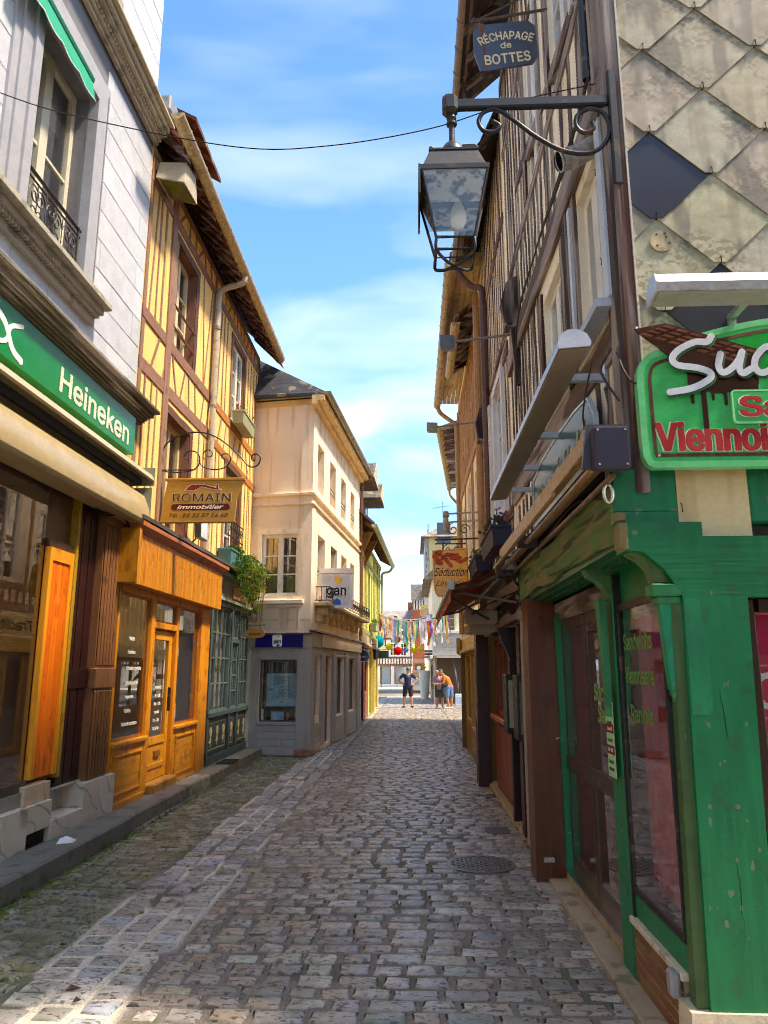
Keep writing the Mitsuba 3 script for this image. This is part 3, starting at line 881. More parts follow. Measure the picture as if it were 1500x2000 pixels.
for i in range(38):                                             # battens and tile ends seen from below
    d = .46 - .13 * (i % 4); z = 8.375 + .13 * (i % 4) * .95
    a = 8.5 + .735 * (i // 4)
    put(f'{H}__roof_tile', LEFT(hull([[a, d - .14, z + .16], [a + .71, d - .14, z + .16], [a, d, z + .0], [a + .71, d, z + .0], [a, d, z + .025], [a + .71, d, z + .025]])), 'm_plain', jit('a8562a', 22, 6))


def gutter(F, d, z, s0, s1, r, key, col='b9a070', n=10, bands=True, drop=0.):
    th = np.linspace(math.pi, 2 * math.pi, n)
    pr = [(d + r * math.cos(t), z + r * math.sin(t)) for t in th] + [(d + (r - .008) * math.cos(t), z + (r - .008) * math.sin(t)) for t in th[::-1]]
    m = [along_s(Polygon(pr), s0, s1)]
    m += [along_s(Polygon([(d, z)] + [(d + r * math.cos(t), z + r * math.sin(t)) for t in th]), q, q + .006) for q in (s0, s1 - .006)]
    m = [F((a + np.array([0, 0, 1]) * ((a[:, :1] - s0) / (s1 - s0) * -drop), b)) for a, b in m]
    put(f'{key}__gutter', cat(m), 'm_metal', col, smooth=40)
    if bands:
        q = s0 + .3
        while q < s1:
            pr = [(d + (r + .007) * math.cos(t), z + (r + .007) * math.sin(t)) for t in th] + [(d + r * math.cos(t), z + r * math.sin(t)) for t in th[::-1]]
            put(f'{key}__gutter_bracket', F(along_s(Polygon(pr), q, q + .035)), 'm_metal', jit(col, 14, 3))
            q += .36


gutter(LEFT, .50, 8.40, 7.86, 15.3, .085, H, 'c0a878')
put(f'{H}__gutter_board', LEFT(bx(8.45, 15.4, .385, .405, 8.36, 8.46)), 'm_matt_wood', '5e3a26', k=kd(1))
pipe = curve([[11.65, .5, 8.33], [11.65, .46, 8.2], [11.62, .2, 8.1], [11.6, .09, 8.0], [11.58, .08, 7.8]], 6)
put(f'{H}__downpipe', LEFT(tube(np.vstack([pipe, [[11.56, .08, 6.0], [11.55, .08, 2.95]]]), .052, 10)), 'm_metal', 'b8ab92', smooth=50)
for z in (7.3, 5.9, 4.6): put(f'{H}__pipe_clip', LEFT(tube([[11.56, .08, z], [11.56, .08, z + .05]], .06, 10)), 'm_metal', '8c8272')
put(f'{H}__chimney', LEFT(cbx(9.3, 10.1, -1.6, -1.0, 9.6, 11.5, .02)), 'm_stone', '6e4434')
put(f'{H}__chimney_cap', LEFT(cbx(9.2, 10.2, -1.7, -.9, 11.5, 11.62, .02)), 'm_stone', '5a3a30')
put(f'{H}__dormer', cat([LEFT(bx(10.0, 11.2, -.9, -.1, 9.2, 10.1)), LEFT(hull([[9.85, .08, 9.95], [11.35, .08, 9.95], [9.85, -1.5, 10.9], [11.35, -1.5, 10.9], [9.85, .08, 10.02], [11.35, .08, 10.02]]))]), 'm_roof', '6a3c2c')
# black downpipe at the far corner
put(f'{H}__downpipe', LEFT(tube([[15.42, .03, 7.4], [15.46, .03, 2.8]], .035, 8)), 'm_metal', '2e2220', smooth=50)
K = thing('projector_box', 'weathered pale projector lamp box with a mossy glass under the left eaves', 'lamp')
put(f'{K}__housing', LEFT(hull([[8.50, .04, 7.98], [8.50, .42, 7.90], [8.60, .04, 8.28], [8.60, .40, 8.26], [8.9, .02, 8.32], [8.9, .44, 8.24], [9.02, .04, 8.02], [9.02, .44, 7.92]])), 'm_plain', 'b6a98c')
put(f'{K}__glass', LEFT(hull([[8.53, .08, 7.965], [8.53, .40, 7.885], [9.0, .08, 8.0], [9.0, .42, 7.90], [8.75, .2, 7.92]])), 'm_gloss', '5c5a1c')
put(f'{K}__bracket', LEFT(tube([[8.6, -.05, 8.1], [8.6, .06, 8.1]], .05, 8)), 'm_metal', '3a3530')

# orange estate agency front
O = 'c97f16'
sf = f'{H}__shopfront'
puts(sf, ([fb(LEFT, 8.37, 8.43, .2, 2.62, -.1, .02, .006), fb(LEFT, 11.66, 12.15, .06, 2.62, -.1, .05, .006), fb(LEFT, 9.46, 9.60, .16, 2.6, -.1, .03, .006), fb(LEFT, 10.50, 10.60, .16, 2.6, -.1, .03, .006),
             fb(LEFT, 8.43, 11.66, 2.54, 2.66, -.1, .035), fb(LEFT, 9.60, 10.50, 2.18, 2.26, -.1, .03, .006)]), 'm_wood', O, k=kd(0))
for (a, b, z0, z1) in ((8.43, 9.46, .10, .80), (10.60, 11.66, .05, .84)):
    put(f'{H}__stallboard', cat([fb(LEFT, a, b, z0, z1, -.15, .03), fb(LEFT, a - .02, b + .02, z1, z1 + .05, -.1, .075, .01), fb(LEFT, a - .02, b, z0, z0 + .10, .03, .06, .006)] +
        [fb(LEFT, a + .09, b - .09, zz, zz + .025, .03, .05, .004) for zz in (z0 + .17, z1 - .12)] + [fb(LEFT, ss_, ss_ + .025, z0 + .197, z1 - .122, .03, .048, .004) for ss_ in (a + .09, b - .115)]), 'm_wood', 'cf861a', k=kd(1))
for (a, b, z0, z1) in ((8.43, 9.46, .85, 2.54), (10.60, 11.66, .89, 2.54), (9.60, 10.50, 2.26, 2.54)):
    n = put(f'{H}__shop_window', cat([fb(LEFT, a, b, z0, z0 + .03, -.06, .0), fb(LEFT, a, b, z1 - .03, z1, -.06, .0), fb(LEFT, a, a + .03, z0, z1, -.061, .001), fb(LEFT, b - .03, b, z0, z1, -.061, .001)]), 'm_wood', '9c5d14', k=kd(0))
    put(f'{n}__pane', LEFT((np.array([[a, -.012, z0], [b, -.010, z0], [b, -.012, z1], [a, -.014, z1]]), np.array([[0, 2, 1], [0, 3, 2]]))), 'm_glass')
put(f'{H}__shop_room', LEFT((lambda m: (m[0], np.delete(m[1], [6, 7], 0)))(bx(8.5, 11.7, -2.5, -.12, .1, 2.6))), 'm_plain', '9a8c7c')
D = put(f'{H}__door', cat([fb(LEFT, 9.64, 9.76, .26, 2.16, -.07, -.02, .006), fb(LEFT, 10.36, 10.48, .26, 2.16, -.07, -.02, .006), fb(LEFT, 9.76, 10.36, 2.04, 2.16, -.07, -.02, .006), fb(LEFT, 9.76, 10.36, .26, .78, -.07, -.03), fb(LEFT, 9.76, 10.36, .40, .46, -.03, -.012, .004), fb(LEFT, 9.76, 10.36, .70, .80, -.03, -.012, .004)]), 'm_wood', 'd08a1e', k=kd(0))
put(f'{D}__pane', LEFT((np.array([[9.76, -.05, .8], [10.36, -.047, .8], [10.36, -.05, 2.04], [9.76, -.053, 2.04]]), np.array([[0, 2, 1], [0, 3, 2]]))), 'm_glass')
put(f'{D}__handle', LEFT(cbx(10.39, 10.42, -.02, .02, 1.1, 1.42, .008)), 'm_metal', '2a1c14')
put(f'{D}__letterbox', fb(LEFT, 9.98, 10.18, .54, .62, -.03, .0, .005), 'm_metal', '8a5a20')
put(f'{H}__door_step', fb(LEFT, 9.6, 10.55, .10, .25, -.05, .13, .015), 'm_stone', 'b07a34')
for z, t_, h in ((2.02, 'Ventes', .05), (1.86, 'Locations', .045), (1.67, 'Estimations gratuites', .045), (1.50, 'Complémentaires', .045), (1.34, 'Programmes', .04), (1.18, 'Gestion', .045), (1.03, 'Fonds de commerce', .045)):
    put(f'{H}__window_lettering', txt(LEFT, 8.86 + len(t_) * .008, z, t_, h, -.006, wide=.8), 'm_plain', 'e8e4d8')
for i, t_ in enumerate(('HORAIRES', '9h - 12h', '14h - 19h', 'samedi', '9h - 12h', '02 32 57')):
    put(f'{H}__door_lettering', txt(LEFT, 10.06, 1.42 - i * .105, t_, .038, -.045), 'm_plain', 'e8e4d8')
for i in range(9):                                              # photo cards inside the window
    put(f'{H}__display_card', fb(LEFT, 10.72 + (i % 3) * .26, 10.92 + (i % 3) * .26, 1.25 + (i // 3) * .34, 1.52 + (i // 3) * .34, -.30, -.295), 'm_plain', jit('a8a49a', 40, 20))
# its boxed-out fascia of narrow slats
put(f'{H}__fascia', cat([fb(LEFT, 8.22, 12.15, 2.62, 3.24, -.02, .19), fb(LEFT, 8.22, 8.30, 2.62, 3.24, .19, .26), ]), 'm_wood', 'b8780e', k=kd(0))
n = 92
for i in range(n):
    a = 8.30 + i * (3.85 / n)
    put(f'{H}__fascia__slat', LEFT(hull([[a, .19, 2.615], [a + .039, .19, 2.615], [a + .008, .215, 2.615], [a + .031, .215, 2.615], [a, .19, 3.20], [a + .039, .19, 3.20], [a + .008, .215, 3.20], [a + .031, .215, 3.20]])), 'm_wood', jit('c8821a', 9, 4), k=kd(0))
put(f'{H}__fascia_cornice', cat([LEFT(hull([[8.28, .2, 3.20], [12.25, .2, 3.20], [8.24, .29, 3.28], [12.28, .29, 3.28], [8.24, .29, 3.33], [12.28, .29, 3.33], [8.28, .0, 3.33], [12.25, .0, 3.33]]))]), 'm_wood', 'a9643a', k=kd(1))
put(f'{H}__lead_flashing', cat([beam(LEFT, (8.2, 3.37), (15.5, 3.37), .05, -.1, .30, .006, 24)]), 'm_metal', '4a4440')

# teal shopfront with many small panes
TL = '465452'
puts(f'{H}__teal_shopfront', ([fb(LEFT, 12.32, 12.42, .12, 2.84, -.1, .03, .005), fb(LEFT, 13.74, 13.84, .12, 2.84, -.1, .03, .005), fb(LEFT, 14.34, 14.42, .12, 2.84, -.1, .03, .005), fb(LEFT, 15.5, 15.62, .12, 2.84, -.1, .03, .005),
    fb(LEFT, 12.42, 15.5, 2.74, 2.84, -.1, .04, .006), fb(LEFT, 12.32, 15.62, .88, .96, -.1, .05, .008), fb(LEFT, 12.32, 15.62, .10, .26, -.1, .035), fb(LEFT, 13.84, 14.34, 2.14, 2.22, -.1, .03)]), 'm_wood', TL, k=kd(0))
for (a, b) in ((12.42, 13.74), (13.84, 14.34), (14.42, 15.5)):
    put(f'{H}__teal_panel', cat([fb(LEFT, a, b, .26, .88, -.1, -.01), fb(LEFT, a + .05, b - .05, .30, .325, -.01, .012), fb(LEFT, a + .05, b - .05, .815, .84, -.01, .012), fb(LEFT, a + .05, a + .075, .325, .815, -.01, .011), fb(LEFT, b - .075, b - .05, .325, .815, -.01, .011)]), 'm_wood', '303c3a', k=kd(0))
    put(f'{H}__teal_panel__border', cat([fb(LEFT, a + .09, b - .09, .345, .36, -.012, -.006), fb(LEFT, a + .09, b - .09, .78, .795, -.012, -.006), fb(LEFT, a + .09, a + .105, .36, .78, -.012, -.0062), fb(LEFT, b - .105, b - .09, .36, .78, -.012, -.0062)]), 'm_plain', 'a89a6a')
    for q in np.arange(a + .28, b - .15, .42):
        fl = unary_union([Point(q + .05 * math.cos(t), .64 + .05 * math.sin(t)).buffer(.03) for t in np.arange(0, 6.2, 1.05)] + [Point(q, .5).buffer(.05), LineString([(q, .4), (q, .6)]).buffer(.012), affinity.scale(Point(q - .05, .48).buffer(.03), 1.6, .6)])
        put(f'{H}__teal_panel__motif', LEFT(ext(fl.simplify(.006), -.012, -.005)), 'm_plain', 'b8a878')
    window(LEFT, H, a, b, .96, 2.14 if a == 13.84 else 2.74, cols=4 if b - a > .8 else 2, rows=4, col='596865', rev=.0, fw=.035, bar=.022, mid=0, room='6e665c', name='small_pane_window', tilt=.02, curtain='b9ad92' if a != 13.84 else None, mat='m_wood')
window(LEFT, H, 13.84, 14.34, 2.22, 2.74, cols=2, rows=1, col='596865', rev=.0, fw=.03, bar=.022, mid=0, room='6e665c', name='small_pane_window')
put(f'{H}__teal_fascia', cat([fb(LEFT, 12.2, 15.6, 2.84, 3.28, -.1, .06), fb(LEFT, 12.2, 15.6, 2.83, 2.88, .06, .09, .006), fb(LEFT, 12.2, 15.7, 3.26, 3.32, -.05, .18, .01)]), 'm_plaster', '8d9080')
put(f'{H}__fascia_board', LEFT(ext(affinity.scale(Polygon([(13.5, 2.93), (14.7, 2.93), (14.72, 3.1), (14.4, 3.16), (14.1, 3.22), (13.8, 3.16), (13.48, 3.1)]), 1, 1), .06, .085)), 'm_wood', 'a8744a', k=kd(1))
for a, b in ((12.2, 13.3), (13.32, 14.2), (14.22, 15.1), (15.12, 15.6)):
    put(f'{H}__plinth_stone', fb(LEFT, a, b, .0, .115, -.2, .06, .015), 'm_stone', jit('a8936c', 10, 4))
put(f'{H}__plinth_stone', fb(LEFT, 8.45, 12.19, .0, .09, -.2, .02, .01), 'm_stone', '9a7c50')
for s in (12.75, 14.6): put(f'{H}__vent', fb(LEFT, s, s + .2, .02, .10, .0, .065), 'm_plain', '16130f')
put(f'{H}__letter_box', cat([fb(LEFT, 15.4, 15.6, 1.42, 1.72, .03, .12, .008)]), 'm_metal', '4a1c1a')
m_ = thing('door_mat', 'flat dark mat lying on the kerb stones by the teal shopfront', 'mat')
put(m_, fb(LEFT, 12.6, 13.2, .15, .158, .12, .38), 'm_plain', '2c2826')

# hanging agency sign
S = thing('agency_sign', 'ochre estate agency sign with a dark red roof badge on a scrolled iron bracket', 'sign')
ROM = Frame((0, 9.5), (1, 0), (0, -1))                          # s is x; the board faces down the street
pl = Polygon([(-3.27, 4.13), (-2.25, 4.13), (-2.24, 4.09), (-2.32, 3.86), (-2.34, 3.56), (-3.33, 3.56), (-3.31, 3.8), (-3.26, 4.09)])
put(f'{S}__board', ROM(ext(pl, -.015, .015)), 'm_gloss', 'b98a3c')
put(f'{S}__top_rail', ROM(cbx(-3.29, -2.22, -.03, .03, 4.11, 4.15, .008)), 'm_gloss', 'a87a34')
put(f'{S}__bottom_rail', ROM(tube([[-3.34, 0, 3.555], [-2.33, 0, 3.555]], .018, 8)), 'm_gloss', '8c6a30')
put(f'{S}__roof_emblem', ROM(ext(Polygon([(-3.02, 3.985), (-2.93, 4.06), (-2.78, 4.06), (-2.60, 4.015), (-2.60, 4.06), (-2.575, 4.06), (-2.575, 4.005), (-2.53, 3.985), (-2.63, 3.995), (-2.80, 4.035), (-2.9, 3.98)]), .016, .02)), 'm_gloss', '8a1c1c')
put(f'{S}__emblem_outline', ROM(ext(Polygon([(-3.02, 3.985), (-2.93, 4.06), (-2.78, 4.06), (-2.60, 4.015), (-2.60, 4.06), (-2.575, 4.06), (-2.575, 4.005), (-2.53, 3.985), (-2.63, 3.995), (-2.80, 4.035), (-2.9, 3.98)]).buffer(.008), .0155, .0175)), 'm_gloss', 'e8e0c8')
put(f'{S}__lettering_edge', txt(ROM, -2.79, 3.885, 'ROMAIN', .112, .0155, True, fit=.80, depth=.001), 'm_gloss', 'e8dcc0')
put(f'{S}__lettering', txt(ROM, -2.79, 3.885, 'ROMAIN', .11, .0168, False, fit=.78), 'm_gloss', '3a0d12')
put(f'{S}__band', ROM(ext(LineString([(-3.15, 3.755), (-2.45, 3.755)]).buffer(.043), .0155, .018)), 'm_gloss', '5a1018')
put(f'{S}__lettering', txt(ROM, -2.80, 3.755, 'immobilier', .052, .0185, True, shear=.3, fit=.62), 'm_gloss', 'f0ead8')
put(f'{S}__lettering', txt(ROM, -2.82, 3.645, 'Tél : 02 32 57 14 40', .05, .0155, False, shear=.3, fit=.78), 'm_gloss', '2a1410')
br = []


def flat(F, p, r, d=0., n=6):
    p = np.asarray(p)
    return F(tube(np.column_stack([p[:, 0], p[:, 0] * 0 + d, p[:, 1]]), r, n))


br.append(flat(ROM, curve([[-3.37, 4.27], [-3.2, 4.235], [-2.95, 4.26], [-2.85, 4.36], [-2.88, 4.5], [-3.0, 4.53], [-3.06, 4.45], [-3.0, 4.4]], 8), .009))
br.append(flat(ROM, curve([[-3.37, 4.5], [-3.3, 4.65], [-3.1, 4.77], [-2.83, 4.79], [-2.6, 4.7], [-2.35, 4.5], [-2.2, 4.33], [-2.12, 4.3], [-2.05, 4.34], [-2.03, 4.43], [-2.08, 4.48], [-2.14, 4.46], [-2.14, 4.40], [-2.1, 4.39]], 8), .01))
br.append(flat(ROM, curve([[-2.86, 4.40], [-2.8, 4.31], [-2.65, 4.27], [-2.5, 4.3], [-2.43, 4.4], [-2.46, 4.48], [-2.54, 4.48], [-2.55, 4.42]], 8), .008))
p = spiral((-2.73, 4.48), .085, .015, 230, -200, 30); br.append(flat(ROM, p, .008))
for x in (-3.1, -2.2): br.append(flat(ROM, [[x, 4.14], [x, 4.26]], .007))
br.append(flat(ROM, [[-3.37, 4.27], [-3.37, 4.62]], .012)); br.append(flat(ROM, [[-3.37, 4.27], [-2.9, 4.27]], .009))
put(f'{S}__bracket', cat(br), 'm_metal', '211d1c', smooth=True)

K = thing('floodlight', 'small square white floodlight on a thin arm above the orange shopfront', 'floodlight')
put(f'{K}__housing', LEFT(hull([[10.66, .16, 3.56], [10.98, .16, 3.56], [10.66, .14, 3.86], [10.98, .14, 3.86], [10.62, .26, 3.55], [11.0, .26, 3.55], [10.62, .25, 3.84], [11.0, .25, 3.84]])), 'm_metal', '4a4a48')
put(f'{K}__glass', LEFT(hull([[10.64, .262, 3.57], [10.98, .262, 3.57], [10.64, .254, 3.83], [10.98, .254, 3.83], [10.8, .268, 3.7]])), 'm_gloss', 'cfd2d4')
put(f'{K}__arm', LEFT(tube([[10.8, -.05, 3.5], [10.8, .1, 3.52], [10.8, .18, 3.62]], .012, 6)), 'm_metal', '3a3634')


def planter(F, name, label, s0, s1, z0, z1, d0, d1, col, leafcol, fl=None, group=None, over=.0, mat='m_plain', hang=0., n=160, size=.06):
    K = thing(name, label, 'flower box', group)
    put(f'{K}__box', cat([F(hull([[s0 + .02, d0 + .01, z0], [s1 - .02, d0 + .01, z0], [s0 + .02, d1 - .02, z0], [s1 - .02, d1 - .02, z0], [s0, d0, z1], [s1, d0, z1], [s0, d1, z1], [s1, d1, z1]])), fb(F, s0 - .01, s1 + .01, z1 - .03, z1 + .004, d0 - .01, d1 + .012, .004)]), mat, col)
    cs = np.array([F.at(rnd(s0 + .04, s1 - .04), rnd(d0 + .03, d1 - .02), z1 + abs(RNG.normal()) * .05 + .02) for _ in range(14)])
    if hang: cs = np.vstack([cs, [F.at(rnd(s0, s1), d1 + rnd(-.02, .06) + .03 * math.sin(i), z1 - rnd(0, hang) * rnd(.3, 1)) for i in range(40)]])
    put(f'{K}__foliage', leaves(cs, .035, n, size, droop=.5 if hang else -.4), 'm_leaf', leafcol, stuff=True)
    if fl: put(f'{K}__blossom', leaves(cs[:14] + [0, 0, .05], .045, 70, .045), 'm_leaf', fl, stuff=True)
    return K


planter(LEFT, 'flower_box', 'pale green window box with red geraniums on the yellow house', 12.95, 13.95, 6.12, 6.36, .05, .27, '9a9c78', '4a6a24', 'c22a24', n=60)
K = planter(LEFT, 'flower_box', 'blue green window box trailing yellow green plants over the teal shopfront', 12.5, 15.1, 3.42, 3.70, .02, .26, '49777c', '4f6a24', None, hang=.95, n=3600, size=.05)
put(f'{K}__foliage', leaves([LEFT.at(rnd(13.4, 15.2), .2 + rnd(0, .15), 3.65 - abs(RNG.normal()) * .3) for _ in range(60)], .06, 1300, .045, droop=.7), 'm_leaf', '8f9330', stuff=True)
put(f'{K}__stem', cat([LEFT(tube(curve([[s_, .2, 3.68], [s_ + .05, .30, 3.6], [s_ + .02, .33, 3.3], [s_ - .03, .31, 3.0 - .2 * (i % 3)]], 4), .006, 4)) for i, s_ in enumerate(np.linspace(13.0, 15.1, 16))]), 'm_plain', '3e4a20')
K = thing('wooden_hanging_sign', 'small oval varnished wooden sign hanging from a scrolled bracket by the teal shopfront', 'sign')
WS = Frame((0, 14.8), (1, 0), (0, -1))
put(f'{K}__board', WS(ext(unary_union([LineString([(-3.26, 2.35), (-3.02, 2.35)]).buffer(.075), affinity.scale(Point(-3.14, 2.35).buffer(.1), 1.6, .9)]), -.02, .02)), 'm_wood', '8a6426', k=kd(2))
put(f'{K}__lettering', txt(WS, -3.14, 2.355, 'Broderie', .04, .021, shear=.25), 'm_plain', '4a3010')
put(f'{K}__bracket', cat([flat(WS, [[-3.37, 2.52], [-2.95, 2.52]], .01), flat(WS, spiral((-3.18, 2.62), .09, .02, 180, -300, 24), .007), flat(WS, [[-3.25, 2.43], [-3.25, 2.52]], .005), flat(WS, [[-3.03, 2.43], [-3.03, 2.52]], .005)]), 'm_metal', '2a2422')

# ------------------------------------------------------------------ cream corner house with the insurance office
H = thing('cream_corner_house', 'cream rendered corner house with a grey insurance shopfront', 'house')
GL = 6.5
up = [(.45, 1.15, 5.45, 6.5), (1.85, 2.6, 5.45, 6.5), (3.35, 4.1, 5.45, 6.5), (4.85, 5.55, 5.45, 6.5)]
lo = [(.6, 1.4, 3.2, 4.5), (2.1, 2.9, 3.2, 4.5), (3.5, 4.3, 3.2, 4.5), (4.9, 5.6, 3.2, 4.5)]
front = [(.42, 1.02, .72, 1.92), (1.55, 2.3, .08, 1.95), (2.75, 4.0, .6, 1.95), (4.6, 5.9, .6, 1.95)]
endw = [(.28, 1.08, 3.13, 4.42), (.25, 1.05, .63, 1.85)]
put(f'{H}__wall', cat([wall(GAN, -.004, GL, 0, 7.32, up + lo + front, .25), wall(GEND, 0, 4.5, 0, 7.32, endw, .25), GAN(bx(GL - .2, GL, -6, -.3, 0, 7.3)), GAN(bx(.2, GL, -6, -5.8, 0, 7.3))]), 'm_plaster', 'efdfc6')
put(f'{H}__ledge', fb(GEND, .0, 4.4, 2.62, 2.66, 0, .02), 'm_plaster', 'd9c4a0')
for z, h, d in ((5.22, .07, .07), (5.02, .04, .05)):
    put(f'{H}__string_course', cat([fb(GAN, -d, GL, z, z + h, 0, d, .012), fb(GEND, -d, 4.5, z, z + h, 0, d, .012)]), 'm_plaster', 'ead8b8')
put(f'{H}__eaves', cat([fb(GAN, -.28, GL + .1, 7.14, 7.22, 0, .12), fb(GAN, -.28, GL + .1, 7.22, 7.34, 0, .26), fb(GEND, -.1, 4.5, 7.22, 7.34, 0, .05)]), 'm_plaster', 'e0c48c')
gutter(GAN, .32, 7.42, -.25, GL + .25, .08, H, '8f8668', bands=False)
gutter(GEND, .12, 7.42, -.3, 4.6, .07, H, '8f8668', bands=False)
put(f'{H}__roof', cat([GAN(hull([[-.2, .3, 7.42], [GL + .15, .3, 7.42], [1.6, -3.4, 9.9], [GL + .15, -3.4, 9.9], [-.2, .3, 7.36], [GL + .15, .3, 7.36], [-.2, -5.4, 7.36], [-.2, -5.4, 7.42], [GL, -5.4, 7.4]]))]), 'm_roof', '3a3c44', k=5)
put(f'{H}__downpipe', GAN(tube(curve([[GL + .1, .32, 7.38], [GL + .1, .25, 7.2], [GL + .08, .08, 7.05], [GL + .05, .06, 6.6], [GL + .05, .06, 2.6]], 5), .045, 8)), 'm_metal', '6e4a36', smooth=50)
for q in up: window(GAN, H, *q, cols=2, rows=3, col='d8c8a0', rev=.18, fw=.05, room='6e665c')
for q in lo: window(GAN, H, *q, cols=2, rows=3, col='d8c8a0', rev=.18, fw=.05, room='6e665c')
for q in up[1:]: put(f'{H}__window_rail', cat([GAN(tube([[q[0], -.02, z], [q[1], -.02, z]], .01, 5)) for z in (5.75, 5.85)]), 'm_metal', '3a332c')
w = window(GEND, H, *endw[0], cols=2, rows=3, col='efe6d8', rev=.05, fw=.07, bar=.025, mid=.11, room='6e665c', curtain='a08a5e')
put(f'{H}__window_surround', GEND(ext(sbox(.20, 3.05, 1.16, 4.52).difference(sbox(.28, 3.13, 1.08, 4.42)), -.02, .022)), 'm_plaster', 'efe2cc')
put(f'{H}__window_sill', cat([fb(GEND, .14, 1.2, 2.96, 3.05, 0, .10, .012), fb(GEND, .18, 1.18, 2.9, 2.957, 0, .05, .006)]), 'm_plaster', 'eadcc4')
put(f'{H}__apron', fb(GEND, .2, 1.14, 2.45, 2.88, 0, .012), 'm_plaster', 'e8d4b4')
# balconettes on scrolled stone consoles
for i in range(4):
    s = .5 + i * 1.48
    for e in (0, .55): put(f'{H}__console', cat([fb(GAN, s + e, s + e + .14, 2.77, 2.95, 0, .24, .03), fb(GAN, s + e + .015, s + e + .125, 2.62, 2.79, 0, .13, .03)]), 'm_plaster', 'e2c896')
put(f'{H}__balcony_slab', fb(GAN, .3, 6.3, 2.95, 3.02, 0, .34, .012), 'm_stone', 'cbb488')
rl = [GAN(tube([[.32, .32, z], [6.28, .32, z]], .012, 5)) for z in (3.06, 3.34)] + [GAN(tube([[.32, .02, z], [.32, .32, z]], .012, 5)) for z in (3.06, 3.34)]
for i in range(18):
    c = .5 + i * .34
    p = spiral((c, 3.2), .13, .03, 90, 90 + 480, 18); rl.append(GAN(tube(np.column_stack([p[:, 0], p[:, 0] * 0 + .32, p[:, 1]]), .009, 4)))
    rl.append(GAN(tube([[c + .17, .32, 3.05], [c + .17, .32, 3.34]], .008, 4)))
for i in range(3): rl.append(GAN(tube([[.32, .06 + i * .1, 3.05], [.32, .06 + i * .1, 3.34]], .008, 4)))
put(f'{H}__balcony_rail', cat(rl), 'm_metal', '3a342c')
# grey shopfront
GY = 'a3a09a'
for q in ((-.05, .25, .12, 2.08, 0, .05, .008), (1.05, 1.22, .02, 2.08, 0, .04, .006)): put(f'{H}__shopfront_post', fb(GEND, *q), 'm_plaster', GY)
for q in ((.25, 1.05, 1.85, 2.06, 0, .03), (.25, 1.05, .58, .64, 0, .06, .008)): put(f'{H}__shopfront_rail', fb(GEND, *q), 'm_plaster', GY)
for q in ((-.05, .36, .12, 2.1, 0, .05, .008), (1.08, 1.5, .1, 2.1, 0, .04, .006), (2.35, 2.7, .05, 2.1, 0, .06, .006), (4.05, 4.55, .05, 2.1, 0, .05, .006), (5.95, 6.5, .05, 2.1, 0, .06, .006)): put(f'{H}__shopfront_post', fb(GAN, *q), 'm_plaster', GY)
put(f'{H}__shopfront_rail', fb(GAN, .36, 6.5, 1.96, 2.1, 0, .035), 'm_plaster', GY)
put(f'{H}__corner_stone', cat([fb(GEND, -.06, .26, .0, .14, 0, .07, .02), fb(GAN, -.06, .36, .0, .14, 0, .07, .02)]), 'm_stone', '9c7458')
for j, (z0, z1) in enumerate(((.02, .17), (.175, .31), (.315, .45), (.455, .575))):
    n = 2 if j % 2 else 1
    for i in range(n + 1):
        e = np.linspace(.25, 1.05, n + 2)
        put(f'{H}__grey_board', fb(GEND, e[i] + .002, e[i + 1] - .002, z0, z1, 0, .035 + rnd(0, .004), .004), 'm_plain', jit('aaa8a4', 5, 2))
    for a, b in ((.36, 1.08), (2.7, 4.05), (4.55, 5.95)):
        put(f'{H}__grey_board', fb(GAN, a, b, z0, z1, 0, .03 + rnd(0, .004), .004), 'm_plain', jit('ada897', 5, 2))
put(f'{H}__lead_flashing', cat([beam(GEND, (-.1, 2.36), (1.3, 2.36), .03, 0, .11, .004, 8), beam(GAN, (-.1, 2.42), (GL, 2.42), .03, 0, .14, .004, 12)]), 'm_metal', '5b4c3c')
put(f'{H}__shop_fascia', cat([fb(GEND, -.06, 1.25, 2.08, 2.35, 0, .07, .006), fb(GAN, -.06, .8, 2.1, 2.40, 0, .07, .006)]), 'm_plaster', 'a8a294')
put(f'{H}__cream_fascia', fb(GAN, .82, 6.45, 2.12, 2.40, 0, .10, .006), 'm_plaster', 'cdb8a0')
window(GEND, H, *endw[1], cols=1, rows=1, col='5c5a55', rev=.06, fw=.03, room='8a5a48', name='shop_window', tilt=.004)
for q in front: window(GAN, H, *q, cols=1, rows=1, col='6a6862', rev=.08, fw=.05, room='6e665c', name='shop_window', tilt=.004)
F_ = thing('blue_fascia_sign', 'dark blue fascia board with a small white logo tile over the insurance window', 'sign')
put(f'{F_}__board', fb(GEND, .12, 1.12, 2.09, 2.345, .072, .10, .004), 'm_gloss', '18186e')
put(f'{F_}__logo_tile', GEND(ext(sbox(.58, 2.135, .72, 2.31).buffer(.03), .101, .106)), 'm_gloss', 'eeeef0')
put(f'{F_}__logo_yellow', GEND(ext(sbox(.59, 2.285, .66, 2.335), .107, .109)), 'm_gloss', 'f0c43a')
put(f'{F_}__logo_blue', GEND(ext(Polygon([(.60, 2.11), (.66, 2.11), (.66, 2.14), (.63, 2.165), (.60, 2.14)]), .107, .109)), 'm_gloss', '2058b0')
put(f'{F_}__lettering', txt(GEND, .65, 2.22, 'gan', .075, .107, True, fit=.15), 'm_plain', '15151c')
P = thing('window_poster', 'pale blue printed poster hanging inside the insurance office window', 'poster')
put(f'{P}__sheet', fb(GEND, .30, .94, .93, 1.58, -.17, -.165), 'm_plain', '9fc0cc')
